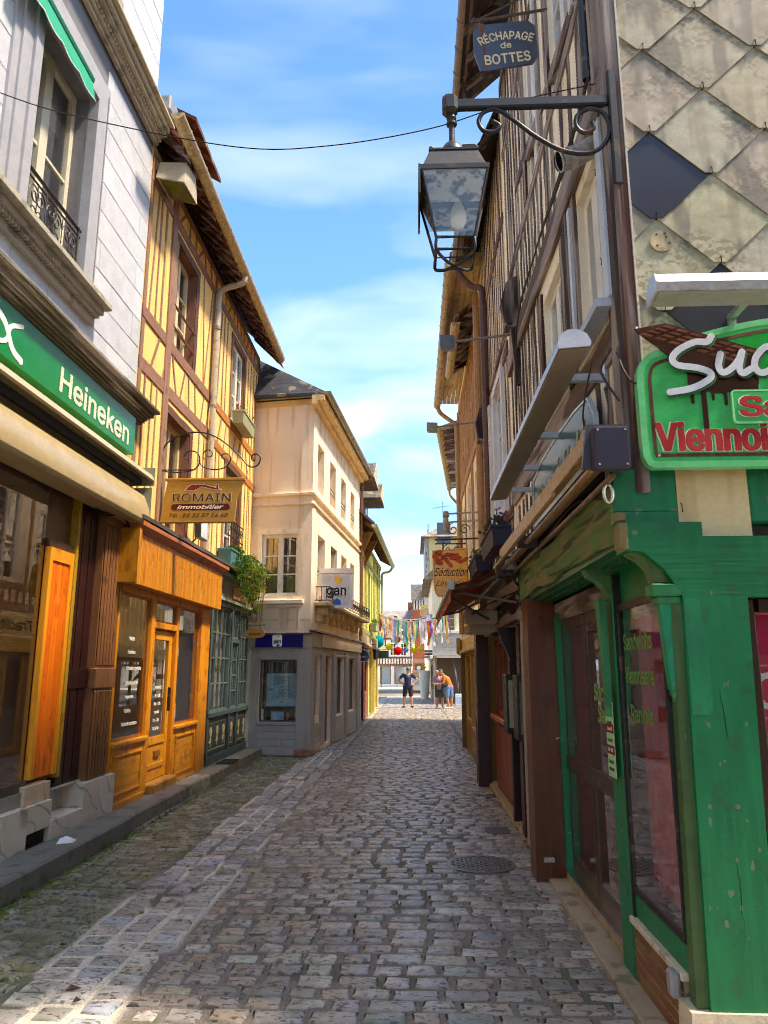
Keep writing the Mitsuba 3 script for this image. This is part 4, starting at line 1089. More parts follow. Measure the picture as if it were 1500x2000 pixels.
for i, t_ in enumerate(("LES QUESTIONS", "D'ASSURANCES", "C'EST PLUTOT", 'AU 1ER CAFE', 'QUI TE', 'POUSSER', 'NOTRE PORTE !')):
    put(f'{P}__lettering', txt(GEND, .58 - (i > 3) * .06, 1.50 - i * .062, t_, .036, -.164, fit=min(.4, .034 * len(t_))), 'm_plain', '35627a')
put(f'{P}__lettering', txt(GEND, .84, 1.26, 'ARRET', .03, -.164, True), 'm_plain', '2c3c50')
put(f'{P}__lettering', txt(GEND, .62, 1.02, 'gan', .03, -.164, True), 'm_plain', '24343c')
for i, (a, b, lb) in enumerate(((.55, .82, 'small pale blue leaflet standing at the bottom of the insurance window, under the poster'), (.98, 1.04, 'narrow white leaflet at the left edge of the insurance window'))):
    c_ = thing('window_leaflet', lb, 'leaflet')
    put(c_, fb(GEND, a, b, .67, .83 if i == 0 else .88, -.15, -.146), 'm_plain', '9cc0e6' if i == 0 else 'd8e2ea')
S = thing('insurance_sign', 'white projecting insurance sign with yellow and blue marks on the cream corner house', 'sign')
GS = Frame((0, 15.9), (1, 0), (0, -1))
put(f'{S}__box', GS(ext(sbox(-1.93, 2.97, -1.33, 3.64).buffer(.035), -.05, .05)), 'm_gloss', 'e9e7e4')
put(f'{S}__panel', GS(ext(sbox(-1.84, 3.06, -1.42, 3.56).buffer(.06), .051, .056)), 'm_gloss', 'd4d4d6')
put(f'{S}__hood', GS(ext(sbox(-2.0, 3.70, -1.29, 3.77).buffer(.015), -.09, .09)), 'm_gloss', 'eeeae2')
put(f'{S}__lettering', txt(GS, -1.64, 3.32, 'gan', .20, .057, True, fit=.42), 'm_plain', '17171c')
put(f'{S}__lettering', txt(GS, -1.55, 3.20, 'ASSURANCES', .026, .057, False, fit=.24), 'm_plain', '4a4a50')
put(f'{S}__yellow_mark', GS(ext(unary_union([sbox(-1.68, 3.52, -1.52, 3.61), Point(-1.60, 3.53).buffer(.08)]), .057, .06)), 'm_gloss', 'f0c030')
put(f'{S}__blue_mark', GS(ext(Polygon([(-1.70, 3.005), (-1.54, 3.005), (-1.54, 3.09), (-1.62, 3.15), (-1.70, 3.09)]), .057, .06)), 'm_gloss', '1f5cc0')
put(f'{S}__bracket', cat([flat(GS, [[-2.08, 3.74], [-1.95, 3.74]], .018), flat(GS, [[-2.07, 3.55], [-2.07, 3.85]], .014), flat(GS, [[-2.08, 3.1], [-1.95, 3.1]], .012)]), 'm_metal', '3c3834')

# ------------------------------------------------------------------ yellow green timber house beyond, left
H = thing('green_timber_house', 'yellow green half-timbered house with dormers beyond the cream corner house', 'house')
_b = math.radians(1.9)
FR = Frame((-1.62, 21.75), (math.sin(_b), math.cos(_b)), (math.cos(_b), -math.sin(_b)))
FW = [(3.4, 3.95, 3.2, 4.9), (4.35, 4.9, 3.2, 4.9)]
put(f'{H}__wall', cat([wall(FR, -.2, 8.6, 2.75, 5.75, FW, .2), FR(bx(-.2, 8.6, -5, -4.8, 0, 5.7)), FR(bx(8.4, 8.6, -4.8, -.2, 0, 5.7))]), 'm_plaster', 'd8cf66')
put(f'{H}__beam', cat([beam(FR, (-.2, z), (8.6, z), .15, -.05, .03, .01, 4) for z in (2.85, 5.15, 5.7)]), 'm_matt_wood', '8a8a44', k=kd(1))
studs(2.95, 5.65, .1, 8.5, .42, .09, F=FR, key=f'{H}__beam', col='7c7a40', lean=.25, skip=FW, d=.02)
for q in FW: window(FR, H, *q, cols=2, rows=3, col='8c8a50', rev=.1, room='8a5a48', bar=.03, fw=.05)
for s in (.4, 2.0): put(f'{H}__bracket', FR(hull([[s, 0, 4.9], [s + .12, 0, 4.9], [s, 0, 5.75], [s + .12, 0, 5.75], [s, .4, 5.75], [s + .12, .4, 5.75], [s, .15, 5.3], [s + .12, .15, 5.3]])), 'm_matt_wood', 'a0783c', k=kd(0))
put(f'{H}__roof', cat([FR(along_s(Polygon([(.52, 5.9), (-2.6, 8.8), (-2.6, 8.7), (.52, 5.82)]), -.3, 8.8)), FR(along_s(Polygon([(-2.6, 8.8), (-5.4, 5.9), (-5.4, 5.8), (-2.6, 8.7)]), -.3, 8.8))]), 'm_roof', '5e4a40', k=9)
gutter(FR, .50, 5.85, -.3, 8.8, .09, H, '9aa07c', bands=False)
for i in range(18): put(f'{H}__rafter', FR(hull([[.0 + i * .48, 0, 6.1], [.09 + i * .48, 0, 6.1], [.0 + i * .48, 0, 6.0], [.09 + i * .48, 0, 6.0], [.0 + i * .48, .46, 5.85], [.09 + i * .48, .46, 5.85], [.0 + i * .48, .46, 5.75], [.09 + i * .48, .46, 5.75]])), 'm_matt_wood', jit('6a4a2c', 8), k=kd(0))
put(f'{H}__downpipe', FR(tube(curve([[8.7, .5, 5.78], [8.7, .35, 5.6], [8.65, .08, 5.5], [8.65, .06, 5.0], [8.65, .06, 2.8]], 5), .05, 8)), 'm_metal', '9aa07c', smooth=50)
for s in (.2, 2.9):
    put(f'{H}__dormer', cat([FR(bx(s, s + 1.3, -1.6, -.15, 6.3, 7.5)), FR(bx(s + .1, s + .22, -.15, -.1, 6.4, 7.4)), FR(bx(s + 1.08, s + 1.2, -.15, -.1, 6.4, 7.4))]), 'm_plaster', '8a8272')
    put(f'{H}__dormer_roof', cat([FR(hull([[s - .25, .45, 7.35], [s + 1.55, .45, 7.35], [s + .65, .45, 8.05], [s - .25, -2, 7.35], [s + 1.55, -2, 7.35], [s + .65, -2, 8.05]]))]), 'm_roof', '5a5348', k=11)
    put(f'{H}__dormer_gable', FR(ext(Polygon([(s - .2, 7.37), (s + 1.5, 7.37), (s + .65, 7.99)]), .452, .47)), 'm_wood', 'b09a5c', k=kd(0))
    put(f'{H}__dormer_window', fb(FR, s + .3, s + 1.0, 6.5, 7.25, -.14, -.10), 'm_gloss', '3c4248')
# its ground floor: brick piers and dark shopfronts
G2 = Frame((-1.74, 21.7), (0, 1), (1, 0))
put(f'{H}__ground_floor', cat([wall(G2, 0, 14, 0, 2.75, [(.6, 2.1, .9, 2.2), (2.6, 3.7, .05, 2.2), (4.3, 6.0, .9, 2.2), (6.8, 8.4, .8, 2.2), (9, 10.2, .05, 2.2), (10.8, 13, .8, 2.2)], .2)]), 'm_plain', '6a3b2e')
for q in ((.6, 2.1, .9, 2.2), (2.6, 3.7, .05, 2.2), (4.3, 6.0, .9, 2.2)): window(G2, H, *q, cols=2, rows=1, col='4a1a1c', rev=.08, room='6e665c', name='shop_window')
for q in ((6.8, 8.4, .8, 2.2), (9, 10.2, .05, 2.2), (10.8, 13, .8, 2.2)): window(G2, H, *q, cols=2, rows=2, col='c0a04c', rev=.05, room='8a5a48', name='shop_window')
for a, b in ((0, .55), (2.15, 2.55), (3.75, 4.25)): put(f'{H}__pier', fb(G2, a, b, .0, 2.4, 0, .06, .01), 'm_wood', '5a1f1c', k=kd(0))
for a, b in ((6.1, 6.7), (8.45, 8.9), (10.3, 10.7), (13.2, 14)): put(f'{H}__pier', fb(G2, a, b, .0, 2.4, 0, .08, .01), 'm_plain', 'c9ae5a')
for r in range(13):
    for a, b in ((.56, 2.14), (4.26, 6.05)):
        s = a - (.11 if r % 2 else 0)
        while s < b:
            s0, s1 = max(s, a) + .006, min(s + .22, b) - .006
            if s1 - s0 > .04: put(f'{H}__brick', fb(G2, s0, s1, .03 + r * .065, .085 + r * .065, 0, .05 + rnd(0, .006)), 'm_plain', jit('8c5232', 14, 6))
            s += .22
put(f'{H}__pentice', cat([fb(G2, 5.5, 14, 2.38, 2.75, 0, .42, .02), fb(G2, 0, 5.4, 2.42, 2.74, 0, .25, .02)]), 'm_plaster', 'a08e70')
K = planter(FR, 'flower_box', 'grey window box with a small plant on the yellow green timber house', 3.6, 4.7, 2.95, 3.2, .03, .25, '9a9c82', '4c6a2c', n=120)
S = thing('round_shop_sign', 'round dark blue shop sign with a white ring on the brick shopfront', 'sign')
RS = Frame((0, 22.6), (1, 0), (0, -1))
put(f'{S}__disc', RS(ext(Point(-1.50, 2.06).buffer(.19), -.03, .03)), 'm_gloss', '14133f')
put(f'{S}__ring', RS(ext(Point(-1.50, 2.06).buffer(.185).difference(Point(-1.50, 2.06).buffer(.165)), .031, .034)), 'm_gloss', 'd8d8dc')
put(f'{S}__lettering', txt(RS, -1.50, 2.03, 'coiffeur', .05, .031, shear=.2, fit=.28), 'm_gloss', 'e8e8f0')
put(f'{S}__bracket', flat(RS, [[-1.72, 2.28], [-1.42, 2.28], [-1.42, 2.24]], .012), 'm_metal', '2c2826')
S = thing('wall_lantern', 'small black wall lantern beyond the round blue sign', 'lantern')
put(f'{S}__cage', cat([lathe([(.02, 2.42), (.13, 2.36), (.15, 2.33), (.11, 2.33), (.08, 2.05), (.05, 2.0), (.001, 2.0)], 4, (-1.32, 26.5, 0)), tube([[-1.74, 26.5, 2.5], [-1.32, 26.5, 2.52], [-1.32, 26.5, 2.42]], .015, 6)]), 'm_metal', '1d1b1a')
S = thing('green_hanging_sign', 'small dark green rectangular hanging sign beyond the black wall lantern', 'sign')
put(f'{S}__board', bx(-1.55, -.95, 28.98, 29.02, 2.08, 2.36), 'm_gloss', '1d3b28')
put(f'{S}__bracket', tube([[-1.7, 29, 2.4], [-.95, 29, 2.4]], .014, 5), 'm_metal', '1d1b1a')

# ------------------------------------------------------------------ green corner house, right and nearest
H = thing('green_corner_house', 'timber-framed corner house with slate-hung end wall above a green painted shopfront', 'house')
GR = '176e42'
WR = [(3.86, 4.44, 3.68, 4.66), (4.98, 5.72, 3.68, 4.62), (4.22, 4.98, 5.95, 7.3), (5.52, 6.2, 6.0, 7.45)]
put(f'{H}__wall', cat([wall(RIGHT, 3.62, 7.9, 2.5, 8.7, WR, .2, -.004), wall(SIDE, 1.13, 9, 2.62, 8.7, [], .2, -.03), bx(1.4, 9, 7.7, 7.9, 0, 8.7), bx(8.8, 9, 3.8, 7.7, 0, 8.7)]), 'm_plaster', 'efe6d2')
DK = '5f524e'
key = f'{H}__beam'


def old(a, b, w, d=.02, col=DK, wob=.012, F=RIGHT, k=None):
    ax = F.ks if abs(b[0] - a[0]) > abs(b[1] - a[1]) else 0
    put(k or key, beam(F, a, b, w, -.06, d * .45, wob, 6), 'm_old_wood', jit(col, 8, 3), k=kd(ax))


old((3.66, 8.6), (3.70, 2.5), .16, .045)                                   # corner post
old((3.64, 4.90), (7.8, 5.02), .20, .05, '6e564c', .02)                    # bressummers
old((3.64, 4.78), (7.8, 4.86), .07, .075, '7c6a5e', .015)
old((3.64, 3.40), (7.8, 3.47), .22, .04, '6a4f44', .02)
old((3.64, 2.62), (7.6, 2.66), .14, .03)
old((3.64, 8.5), (7.8, 8.5), .16, .03); old((3.64, 5.86), (7.8, 5.9), .11, .025); old((3.9, 7.52), (7.8, 7.6), .12, .025)
for (a, b, z0, z1) in WR:
    old((a - .07, z0 - .05), (a - .07, z1 + .1), .12, .03); old((b + .09, z0 - .05), (b + .09, z1 + .1), .15, .035, '4e3228')
old((4.12, 5.94), (6.9, 6.55), .11, .035)                                  # a long brace
old((4.05, 7.5), (3.8, 5.0), .10, .03); old((4.16, 5.0), (3.98, 7.4), .11, .028)
for s in (5.08, 5.24, 5.40): old((s, 5.05), (s + rnd(-.06, .06), 5.85), .07, .012)
for s in np.arange(5.6, 7.75, .165): old((s, 5.08), (s + rnd(-.05, .05), 5.84), .062, .012)
for s in np.arange(6.4, 7.75, .18): old((s, 5.95), (s + rnd(-.05, .05), 8.4), .07, .012)
for s in (3.95, 4.15, 4.45, 4.75, 5.1, 5.35): old((s, 5.05), (s + rnd(-.05, .05), 5.82), .075, .012)
for s in np.arange(4.0, 7.7, .21): old((s, 7.62), (s + rnd(-.05, .05), 8.42), .07, .012)
for s in np.arange(5.95, 7.8, .19): old((s, 3.55), (s + rnd(-.04, .04), 4.85), .075, .012)
for s in np.arange(3.95, 7.6, .235): old((s, 2.7), (s + rnd(-.03, .03), 3.3), .085, .012)
old((4.72, 3.5), (4.72, 4.75), .14, .06, '3f261e')
for q in WR[:2]: window(RIGHT, H, *q, cols=2, rows=1, col='e4e2da', rev=.05, fw=.075, bar=.03, mid=.13, room='6e665c', tilt=.01)
for q in WR[2:]: window(RIGHT, H, *q, cols=2, rows=2, col='dcdcd8', rev=.03, fw=.075, bar=.03, mid=.12, room='6e665c', tilt=.01)
put(f'{H}__window_sill', cat([beam(RIGHT, (3.72, 3.59), (5.9, 3.64), .05, .0, .10, .003, 4)]), 'm_plain', 'b9c4d6', k=2)
for q in ((3.70, 3.80, 4.72), (4.52, 4.58, 4.70)): put(f'{H}__white_board', fb(RIGHT, q[0], q[1], 3.62, q[2], .0, .035), 'm_plain', 'c8d4e2')
for q in ((4.12, 4.2, 5.92, 7.36), (5.44, 5.5, 5.96, 7.5)): put(f'{H}__window_surround', fb(RIGHT, *q, -.02, .035), 'm_plain', 'd0d2d0')
# roof with its dark eaves
put(f'{H}__roof', cat([RIGHT(along_s(Polygon([(.5, 8.5), (-3.8, 12.6), (-3.8, 12.5), (.5, 8.4)]), 3.3, 8.0)), RIGHT(along_s(Polygon([(-3.8, 12.6), (-8.2, 8.6), (-8.2, 8.5), (-3.8, 12.5)]), 3.3, 8.0))]), 'm_roof', '4a3a34', k=13)
put(f'{H}__gable', SIDE(ext(Polygon([(1.1, 8.65), (4.9, 12.45), (8.9, 8.65)]), -.25, -.03)), 'm_slate', 'b3a684')
gutter(RIGHT, .49, 8.52, 3.2, 8.0, .085, H, '7a6a5c')
for s in np.arange(3.4, 7.9, .42): put(f'{H}__rafter', RIGHT(hull([[s, 0, 8.9], [s + .08, 0, 8.9], [s, 0, 8.78], [s + .08, 0, 8.78], [s, .45, 8.47], [s + .08, .45, 8.47], [s, .45, 8.38], [s + .08, .45, 8.38]])), 'm_old_wood', jit('5e463a', 6), k=kd(2))
put(f'{H}__soffit_board', RIGHT(hull([[3.35, .0, 8.94], [7.9, .0, 8.94], [3.35, .0, 8.915], [7.9, .0, 8.915], [3.35, .46, 8.5], [7.9, .46, 8.5], [3.35, .46, 8.48], [7.9, .46, 8.48]])), 'm_old_wood', '5a463c', k=kd(1))
put(f'{H}__downpipe', RIGHT(tube([[3.66, .1, 8.3], [3.68, .09, 6.2], [3.68, .085, 4.95]], .024, 8)), 'm_metal', '1d1b1c', smooth=50)
# slate-hung end wall: big diamond slates with clipped corners
put(f'{H}__slate_backing', fb(SIDE, 1.165, 9, 2.6, 8.66, -.035, -.012), 'm_plain', '2a2622')
put(f'{H}__edge_board', fb(SIDE, 1.10, 1.168, 2.5, 8.6, -.06, .02, .006), 'm_old_wood', '6a4a40', k=kd(0))
put(f'{H}__edge_strip', fb(SIDE, 1.168, 1.178, 2.62, 8.6, -.02, .028), 'm_metal', 'c4bcae')
hw, hh, ck = .312, .268, .035
wallbox = sbox(1.18, 2.62, 5.0, 7.6)
DARK = {(0, 0)}
for j in range(-7, 12):
    for i in range(-1, 7):
        if (i + j) % 2: continue
        cx, cz = 1.31 + .31 * i, 4.262 + .265 * j
        lim = 2.3 if cz < 5.6 else 2.0
        if cx > lim + 1.0: continue
        dia = Polygon([(cx - hw, cz), (cx - ck * .4, cz + hh - .004), (cx + ck * .4, cz + hh - .004), (cx + hw, cz), (cx + ck, cz - hh), (cx - ck, cz - hh)]).buffer(-.0035)
        dia = dia.intersection(wallbox)
        if dia.is_empty or dia.area < .002 or dia.geom_type != 'Polygon': continue
        m = ext(dia, 0, .007)
        v = m[0].copy(); v[:, 1] += (cz + hh - v[:, 2]) * .028 + .0005 * (j % 3) - .006      # each laps over the one below
        dark = (i, j) in ((0, 0), (1, -3), (3, -3), (5, -3), (2, -4), (4, -4), (0, -6))
        put(f'{H}__slate', SIDE((v, m[1])), 'm_gloss' if dark else 'm_slate', jit('37373f', 3, 1) if dark else jit('aba28a', 9, 4))
        put(f'{H}__slate_hook', SIDE(tube([[cx, .006 + .0, cz - hh + .045], [cx, .024, cz - hh + .03], [cx, .024, cz - hh - .006]], .0028, 5)), 'm_metal', '2a2420')
put(f'{H}__patch', SIDE(ext(Point(1.325, 3.86).buffer(.06), .012, .0155)), 'm_slate', 'c8b48a')
for a, b in ((1.30, 3.90), (1.35, 3.885), (1.365, 3.85), (1.30, 3.835), (1.345, 3.905)): put(f'{H}__hole', SIDE(ext(Point(a, b).buffer(.006), .0156, .017)), 'm_plain', '1c1814')
# green painted ground floor, end wall
put(f'{H}__green_timber', cat([fb(SIDE, .985, 1.30, 2.40, 2.63, -.06, .0, .012), fb(SIDE, .985, 1.30, 2.345, 2.41, -.06, -.004, .004), fb(SIDE, 1.645, 6, 2.345, 2.66, -.1, .0, .012)]), 'm_green', '18744a', k=kd(2))
put(f'{H}__green_timber', SIDE(ext(Polygon([(1.02, 2.345), (1.385, 2.345), (1.385, 2.275), (6, 2.275), (6, 1.985), (1.27, 1.985), (1.235, 2.05), (1.19, 2.12), (1.10, 2.20), (1.02, 2.21)]), -.12, .05)), 'm_green', GR, k=kd(2))
put(f'{H}__plaster_infill', SIDE(ext(Polygon([(1.30, 2.66), (1.645, 2.66), (1.645, 2.277), (1.387, 2.277), (1.387, 2.347), (1.30, 2.347)]), -.1, -.006)), 'm_plaster', 'e6cf9c')
put(f'{H}__beam_end', cat([cbx(.985, 1.035, 3.545, 3.63, 2.21, 2.345, .008), cbx(.985, 1.035, 3.56, 3.64, 2.35, 2.40, .008)]), 'm_moss', '8a7d4c', k=kd(0))
# corner post, slightly tapering inward
put(f'{H}__corner_post', hull([[1.265, 3.545, 1.99], [1.565, 3.545, 1.99], [1.265, 3.80, 1.99], [1.565, 3.80, 1.99], [1.235, 3.53, .245], [1.52, 3.53, .245], [1.235, 3.84, .245], [1.52, 3.84, .245]]), 'm_green', '187246', k=kd(0))
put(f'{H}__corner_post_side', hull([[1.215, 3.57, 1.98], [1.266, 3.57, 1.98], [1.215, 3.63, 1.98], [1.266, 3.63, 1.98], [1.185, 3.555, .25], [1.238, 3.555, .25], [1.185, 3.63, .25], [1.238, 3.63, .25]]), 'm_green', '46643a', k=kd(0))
for i, z in enumerate((.62, .5, 1.35)):
    p_ = curve([[1.40 + .004 * i, 3.5325 + .0055 * (z > 1), z], [1.405, 3.534 + .0055 * (z > 1), z + .1], [1.395, 3.535 + .0055 * (z > 1), z + .22]], 6)
    p_ = p_ + np.column_stack([RNG.normal(0, .0016, len(p_)), np.zeros(len(p_)), np.zeros(len(p_))])
    put(f'{H}__crack', tube(p_, .0015 * np.sin(np.linspace(.15, 3.0, len(p_))) + .0003, 4), 'm_plain', '0c2418')
put(f'{H}__paint_patch', hull([[1.27, 3.5432, 1.98], [1.34, 3.5432, 1.98], [1.262, 3.5372, 1.45], [1.355, 3.5372, 1.45], [1.36, 3.5402, 1.72], [1.27, 3.55, 1.98], [1.34, 3.55, 1.98], [1.262, 3.545, 1.45], [1.355, 3.545, 1.45]]), 'm_green', '237f52', k=kd(0))
put(f'{H}__capital', cat([cbx(1.125, 1.27, 3.55, 3.66, 1.99, 2.05, .008), cbx(1.15, 1.265, 3.56, 3.65, 1.955, 1.99, .006)]), 'm_green', '2f7a4c', k=kd(2))
put(f'{H}__pilaster_strip', hull([[1.165, 3.57, 1.955], [1.235, 3.57, 1.955], [1.165, 3.63, 1.955], [1.235, 3.63, 1.955], [1.19, 3.57, 1.56], [1.225, 3.57, 1.56], [1.19, 3.63, 1.56], [1.225, 3.63, 1.56]]), 'm_green', '1a8f62', k=kd(0))
put(f'{H}__pilaster_drop', lathe([(.001, 1.50), (.012, 1.51), (.016, 1.53), (.022, 1.545), (.024, 1.56), (.001, 1.56)], 12, (1.208, 3.59, 0)), 'm_green', '17784e', smooth=50)
put(f'{H}__plinth', hull([[1.15, 3.52, .245], [1.75, 3.50, .245], [1.15, 3.68, .245], [1.75, 3.68, .245], [1.135, 3.50, -.05], [1.8, 3.48, -.05], [1.135, 3.68, -.05], [1.8, 3.68, -.05]]), 'm_stone', 'c0b29a')
put(f'{H}__plinth', bx(1.8, 9, 3.62, 3.9, -.05, .3), 'm_stone', 'b5a890')
# end window: brown frame, pink backdrop
put(f'{H}__end_window_frame', cat([fb(SIDE, 1.568, 1.62, .3, 1.98, -.1, -.01, .006), fb(SIDE, 1.64, 3.4, .3, .38, -.1, -.01), fb(SIDE, 1.64, 3.4, 1.92, 1.98, -.1, -.01), fb(SIDE, 3.4, 3.48, .3, 1.98, -.1, -.01)]), 'm_wood', '3a2218', k=kd(0))
put(f'{H}__end_window_frame__pane', SIDE((np.array([[1.62, -.05, .38], [3.4, -.048, .38], [3.4, -.05, 1.92], [1.62, -.052, 1.92]]), np.array([[0, 2, 1], [0, 3, 2]]))), 'm_glass')
put(f'{H}__pink_backdrop', fb(SIDE, 1.6, 3.45, .32, 1.96, -.14, -.12), 'm_plain', 'c4174f')
put(f'{H}__backdrop_lettering', txt(SIDE, 2.05, 1.55, 'GLACES', .16, -.119, True), 'm_plain', 'f0e8ea')
put(f'{H}__ground_wall', fb(SIDE, 3.48, 9, .25, 2.0, -.2, -.02), 'm_green', '16784a')
# jetty: mossy bressummer and corbels along the street
put(f'{H}__mossy_beam', cat([beam(RIGHT, (3.64, 2.40), (6.95, 2.42), .27, -.1, .115, .02, 10)]), 'm_moss', '4f7238', k=kd(1))
put(f'{H}__mossy_beam', cat([beam(RIGHT, (3.64, 2.545), (6.9, 2.56), .07, -.1, .07, .014, 10)]), 'm_moss', '6a6a30', k=kd(1))
put(f'{H}__jetty_soffit', cat([fb(RIGHT, 3.6, 6.95, 2.24, 2.28, -.7, .09)]), 'm_green', '1f5a3c')
for i in range(3): put(f'{H}__soffit_batten', fb(RIGHT, 3.7, 6.8, 2.225, 2.24, -.12 + .07 * i, -.10 + .07 * i), 'm_green', '2c6a48')


def corbel(s0, s1, col):
    pr = Polygon([(-.15, 2.06), (-.06, 2.06), (-.045, 2.12), (.0, 2.17), (.05, 2.20), (.08, 2.26), (.085, 2.30), (-.15, 2.30)])
    put(f'{H}__corbel', RIGHT(along_s(pr, s0, s1)), 'm_green', col, smooth=30)


corbel(3.60, 3.70, '5a7a44'); corbel(4.46, 4.58, '4a7d4a'); corbel(6.78, 6.9, '2f5a3c')
SH = Frame((1.25, 0), (0, 1), (-1, 0))                                     # the set-back shop plane
puts(f'{H}__shopfront', ([fb(SH, 4.44, 4.68, -.02, 2.10, -.08, .078, .008), fb(SH, 6.38, 6.50, .05, 2.10, -.08, .05), fb(SH, 3.60, 4.44, .345, .47, -.08, .06, .006), fb(SH, 3.60, 4.44, 2.02, 2.24, -.08, .03), ]), 'm_green', '127448', k=kd(0))
put(f'{H}__pilaster_strip', RIGHT(hull([[4.46, -.04, 2.06], [4.57, -.04, 2.06], [4.46, .0, 2.06], [4.57, .0, 2.06], [4.49, -.05, 1.45], [4.55, -.05, 1.45], [4.49, -.02, 1.45], [4.55, -.02, 1.45]])), 'm_green', '2a7f52', k=kd(0))
for (a, b, c_) in ((4.42, 4.445, '0f1512'),): put(f'{H}__black_conduit', fb(SH, a, b, .3, 2.2, .0, .072), 'm_metal', '1c1c1c')
n = put(f'{H}__shop_window', cat([fb(SH, 3.63, 4.42, .47, .51, -.05, .068), fb(SH, 3.63, 4.42, 1.98, 2.02, -.05, .068), fb(SH, 3.63, 3.65, .51, 1.98, -.05, .068), fb(SH, 4.40, 4.42, .51, 1.98, -.05, .068)]), 'm_metal', '1c1c1a')
put(f'{n}__pane', SH((np.array([[3.65, .06, .51], [4.40, .06, .51], [4.40, .06, 1.98], [3.65, .06, 1.98]]), np.array([[0, 2, 1], [0, 3, 2]]))), 'm_glass')
for z, t_ in ((1.80, 'Sandwichs'), (1.62, 'Viennoiserie'), (1.42, 'Paninis')): put(f'{n}__lettering', txt(SH, 4.06, z, t_, .085, .062, True, fit=.5 if t_ != 'Paninis' else .38, depth=.001), 'm_plain', '5c8a4c')
D = put(f'{H}__door', cat([fb(SH, 4.70, 5.52, .12, .24, -.05, .0, .004), fb(SH, 4.70, 5.52, .86, .98, -.045, .012, .004), fb(SH, 4.70, 5.52, 1.98, 2.06, -.05, .0), fb(SH, 4.70, 4.77, .24, 1.98, -.05, .0), fb(SH, 5.44, 5.52, .24, 1.98, -.05, .0),
    fb(SH, 5.54, 6.38, .12, .24, -.05, .0, .004), fb(SH, 5.54, 6.38, .86, .98, -.045, .012, .004), fb(SH, 5.54, 6.38, 1.98, 2.06, -.05, .0), fb(SH, 5.54, 5.60, .24, 1.98, -.05, .0), fb(SH, 6.32, 6.38, .24, 1.98, -.05, .0)]), 'm_metal', '453a34')
for a, b in ((4.77, 5.44), (5.60, 6.32)):
    for z0, z1 in ((.24, .86), (.98, 1.98)):
        put(f'{D}__pane', SH((np.array([[a, -.004, z0], [b, -.003, z0], [b, -.004, z1], [a, -.005, z1]]), np.array([[0, 2, 1], [0, 3, 2]]))), 'm_glass')
put(f'{D}__handle', cat([SH(tube([[4.80, -.0, 1.13], [4.80, .05, 1.13], [4.93, .055, 1.125]], .009, 8)), fb(SH, 4.785, 4.815, 1.06, 1.19, .0, .012)]), 'm_metal', '2a2624')
put(f'{D}__closer', fb(SH, 4.74, 5.3, 1.90, 1.95, .0, .05, .006), 'm_metal', '2c2a2a')
put(f'{D}__lettering', cat([txt(SH, 5.15, 1.50, 'Sucré', .11, -.002, True, shear=.3), txt(SH, 5.12, 1.36, 'Salé', .11, -.002, True, shear=.3)]), 'm_plain', '7a9a62')
put(f'{H}__lintel', fb(SH, 4.66, 6.5, 2.06, 2.2, -.05, .04, .006), 'm_old_wood', '5a4a3c', k=kd(1))
put(f'{H}__red_curtain', cat([SH(drape(5.62, 6.32, .25, 1.98, -.16, 6, .025))]), 'm_plain', '7a2018')
inn = bx(1.36, 3.6, 3.9, 6.5, .05, 2.2)
put(f'{H}__shop_room', (inn[0], np.delete(inn[1], [0, 1], 0)), 'm_plain', 'cc6a70')
put(f'{H}__added_red_screen', cat([SH(drape(3.66, 4.42, .4, 1.95, -.04, 3, .008))]), 'm_plain', 'a8404a')  # red cloth added behind the glass so the dim shop shows red
put(f'{H}__added_red_screen', cat([SH(drape(4.78, 5.42, .25, 1.6, -.12, 3, .008))]), 'm_plain', 'b04a50')
put(f'{H}__counter', cbx(2.0, 2.6, 4.2, 6.0, .1, 1.1, .02), 'm_plain', '6e2a30')
put(f'{H}__threshold', cat([fb(RIGHT, 3.9, 6.5, -.03, .03, -.3, .04, .008), fb(RIGHT, 4.6, 6.5, .03, .115, -.3, -.1, .008)]), 'm_stone', 'a3937a')
put(f'{H}__aluminium_sill', fb(RIGHT, 4.62, 6.45, .116, .128, -.2, -.08), 'm_chrome')
for r in range(5):                                                            # brick base under the window
    s = 3.70 - (.11 if r % 2 else 0)
    while s < 4.44:
        a, b = max(s, 3.70) + .004, min(s + .225, 4.44) - .004
        if b - a > .03: put(f'{H}__brick', fb(RIGHT, a, b, .032 + r * .055, .078 + r * .055, -.2, -.075 + rnd(-.003, .003), .005), 'm_plain', jit('80583c', 9, 4))
        s += .225
put(f'{H}__brick_mortar', fb(RIGHT, 3.69, 4.44, .02, .315, -.2, -.083), 'm_stone', 'b0a48e')
put(f'{H}__brick_coping', fb(RIGHT, 3.66, 4.46, .31, .345, -.2, -.06, .006), 'm_stone', 'c8bca4')
put(f'{H}__wall_socket', cbx(1.115, 1.16, 3.66, 3.73, .24, .35, .012), 'm_gloss', '8c9098')
put(f'{H}__door_hook', cat([SH(tube([[6.42, .05, 1.1], [6.42, .075, 1.1], [6.42, .08, 1.085]], .006, 6))]), 'm_chrome')
put(f'{H}__hinge_pin', cbx(1.02, 1.12, 6.42, 6.47, .14, .19, .008), 'm_metal', 'a8a298')
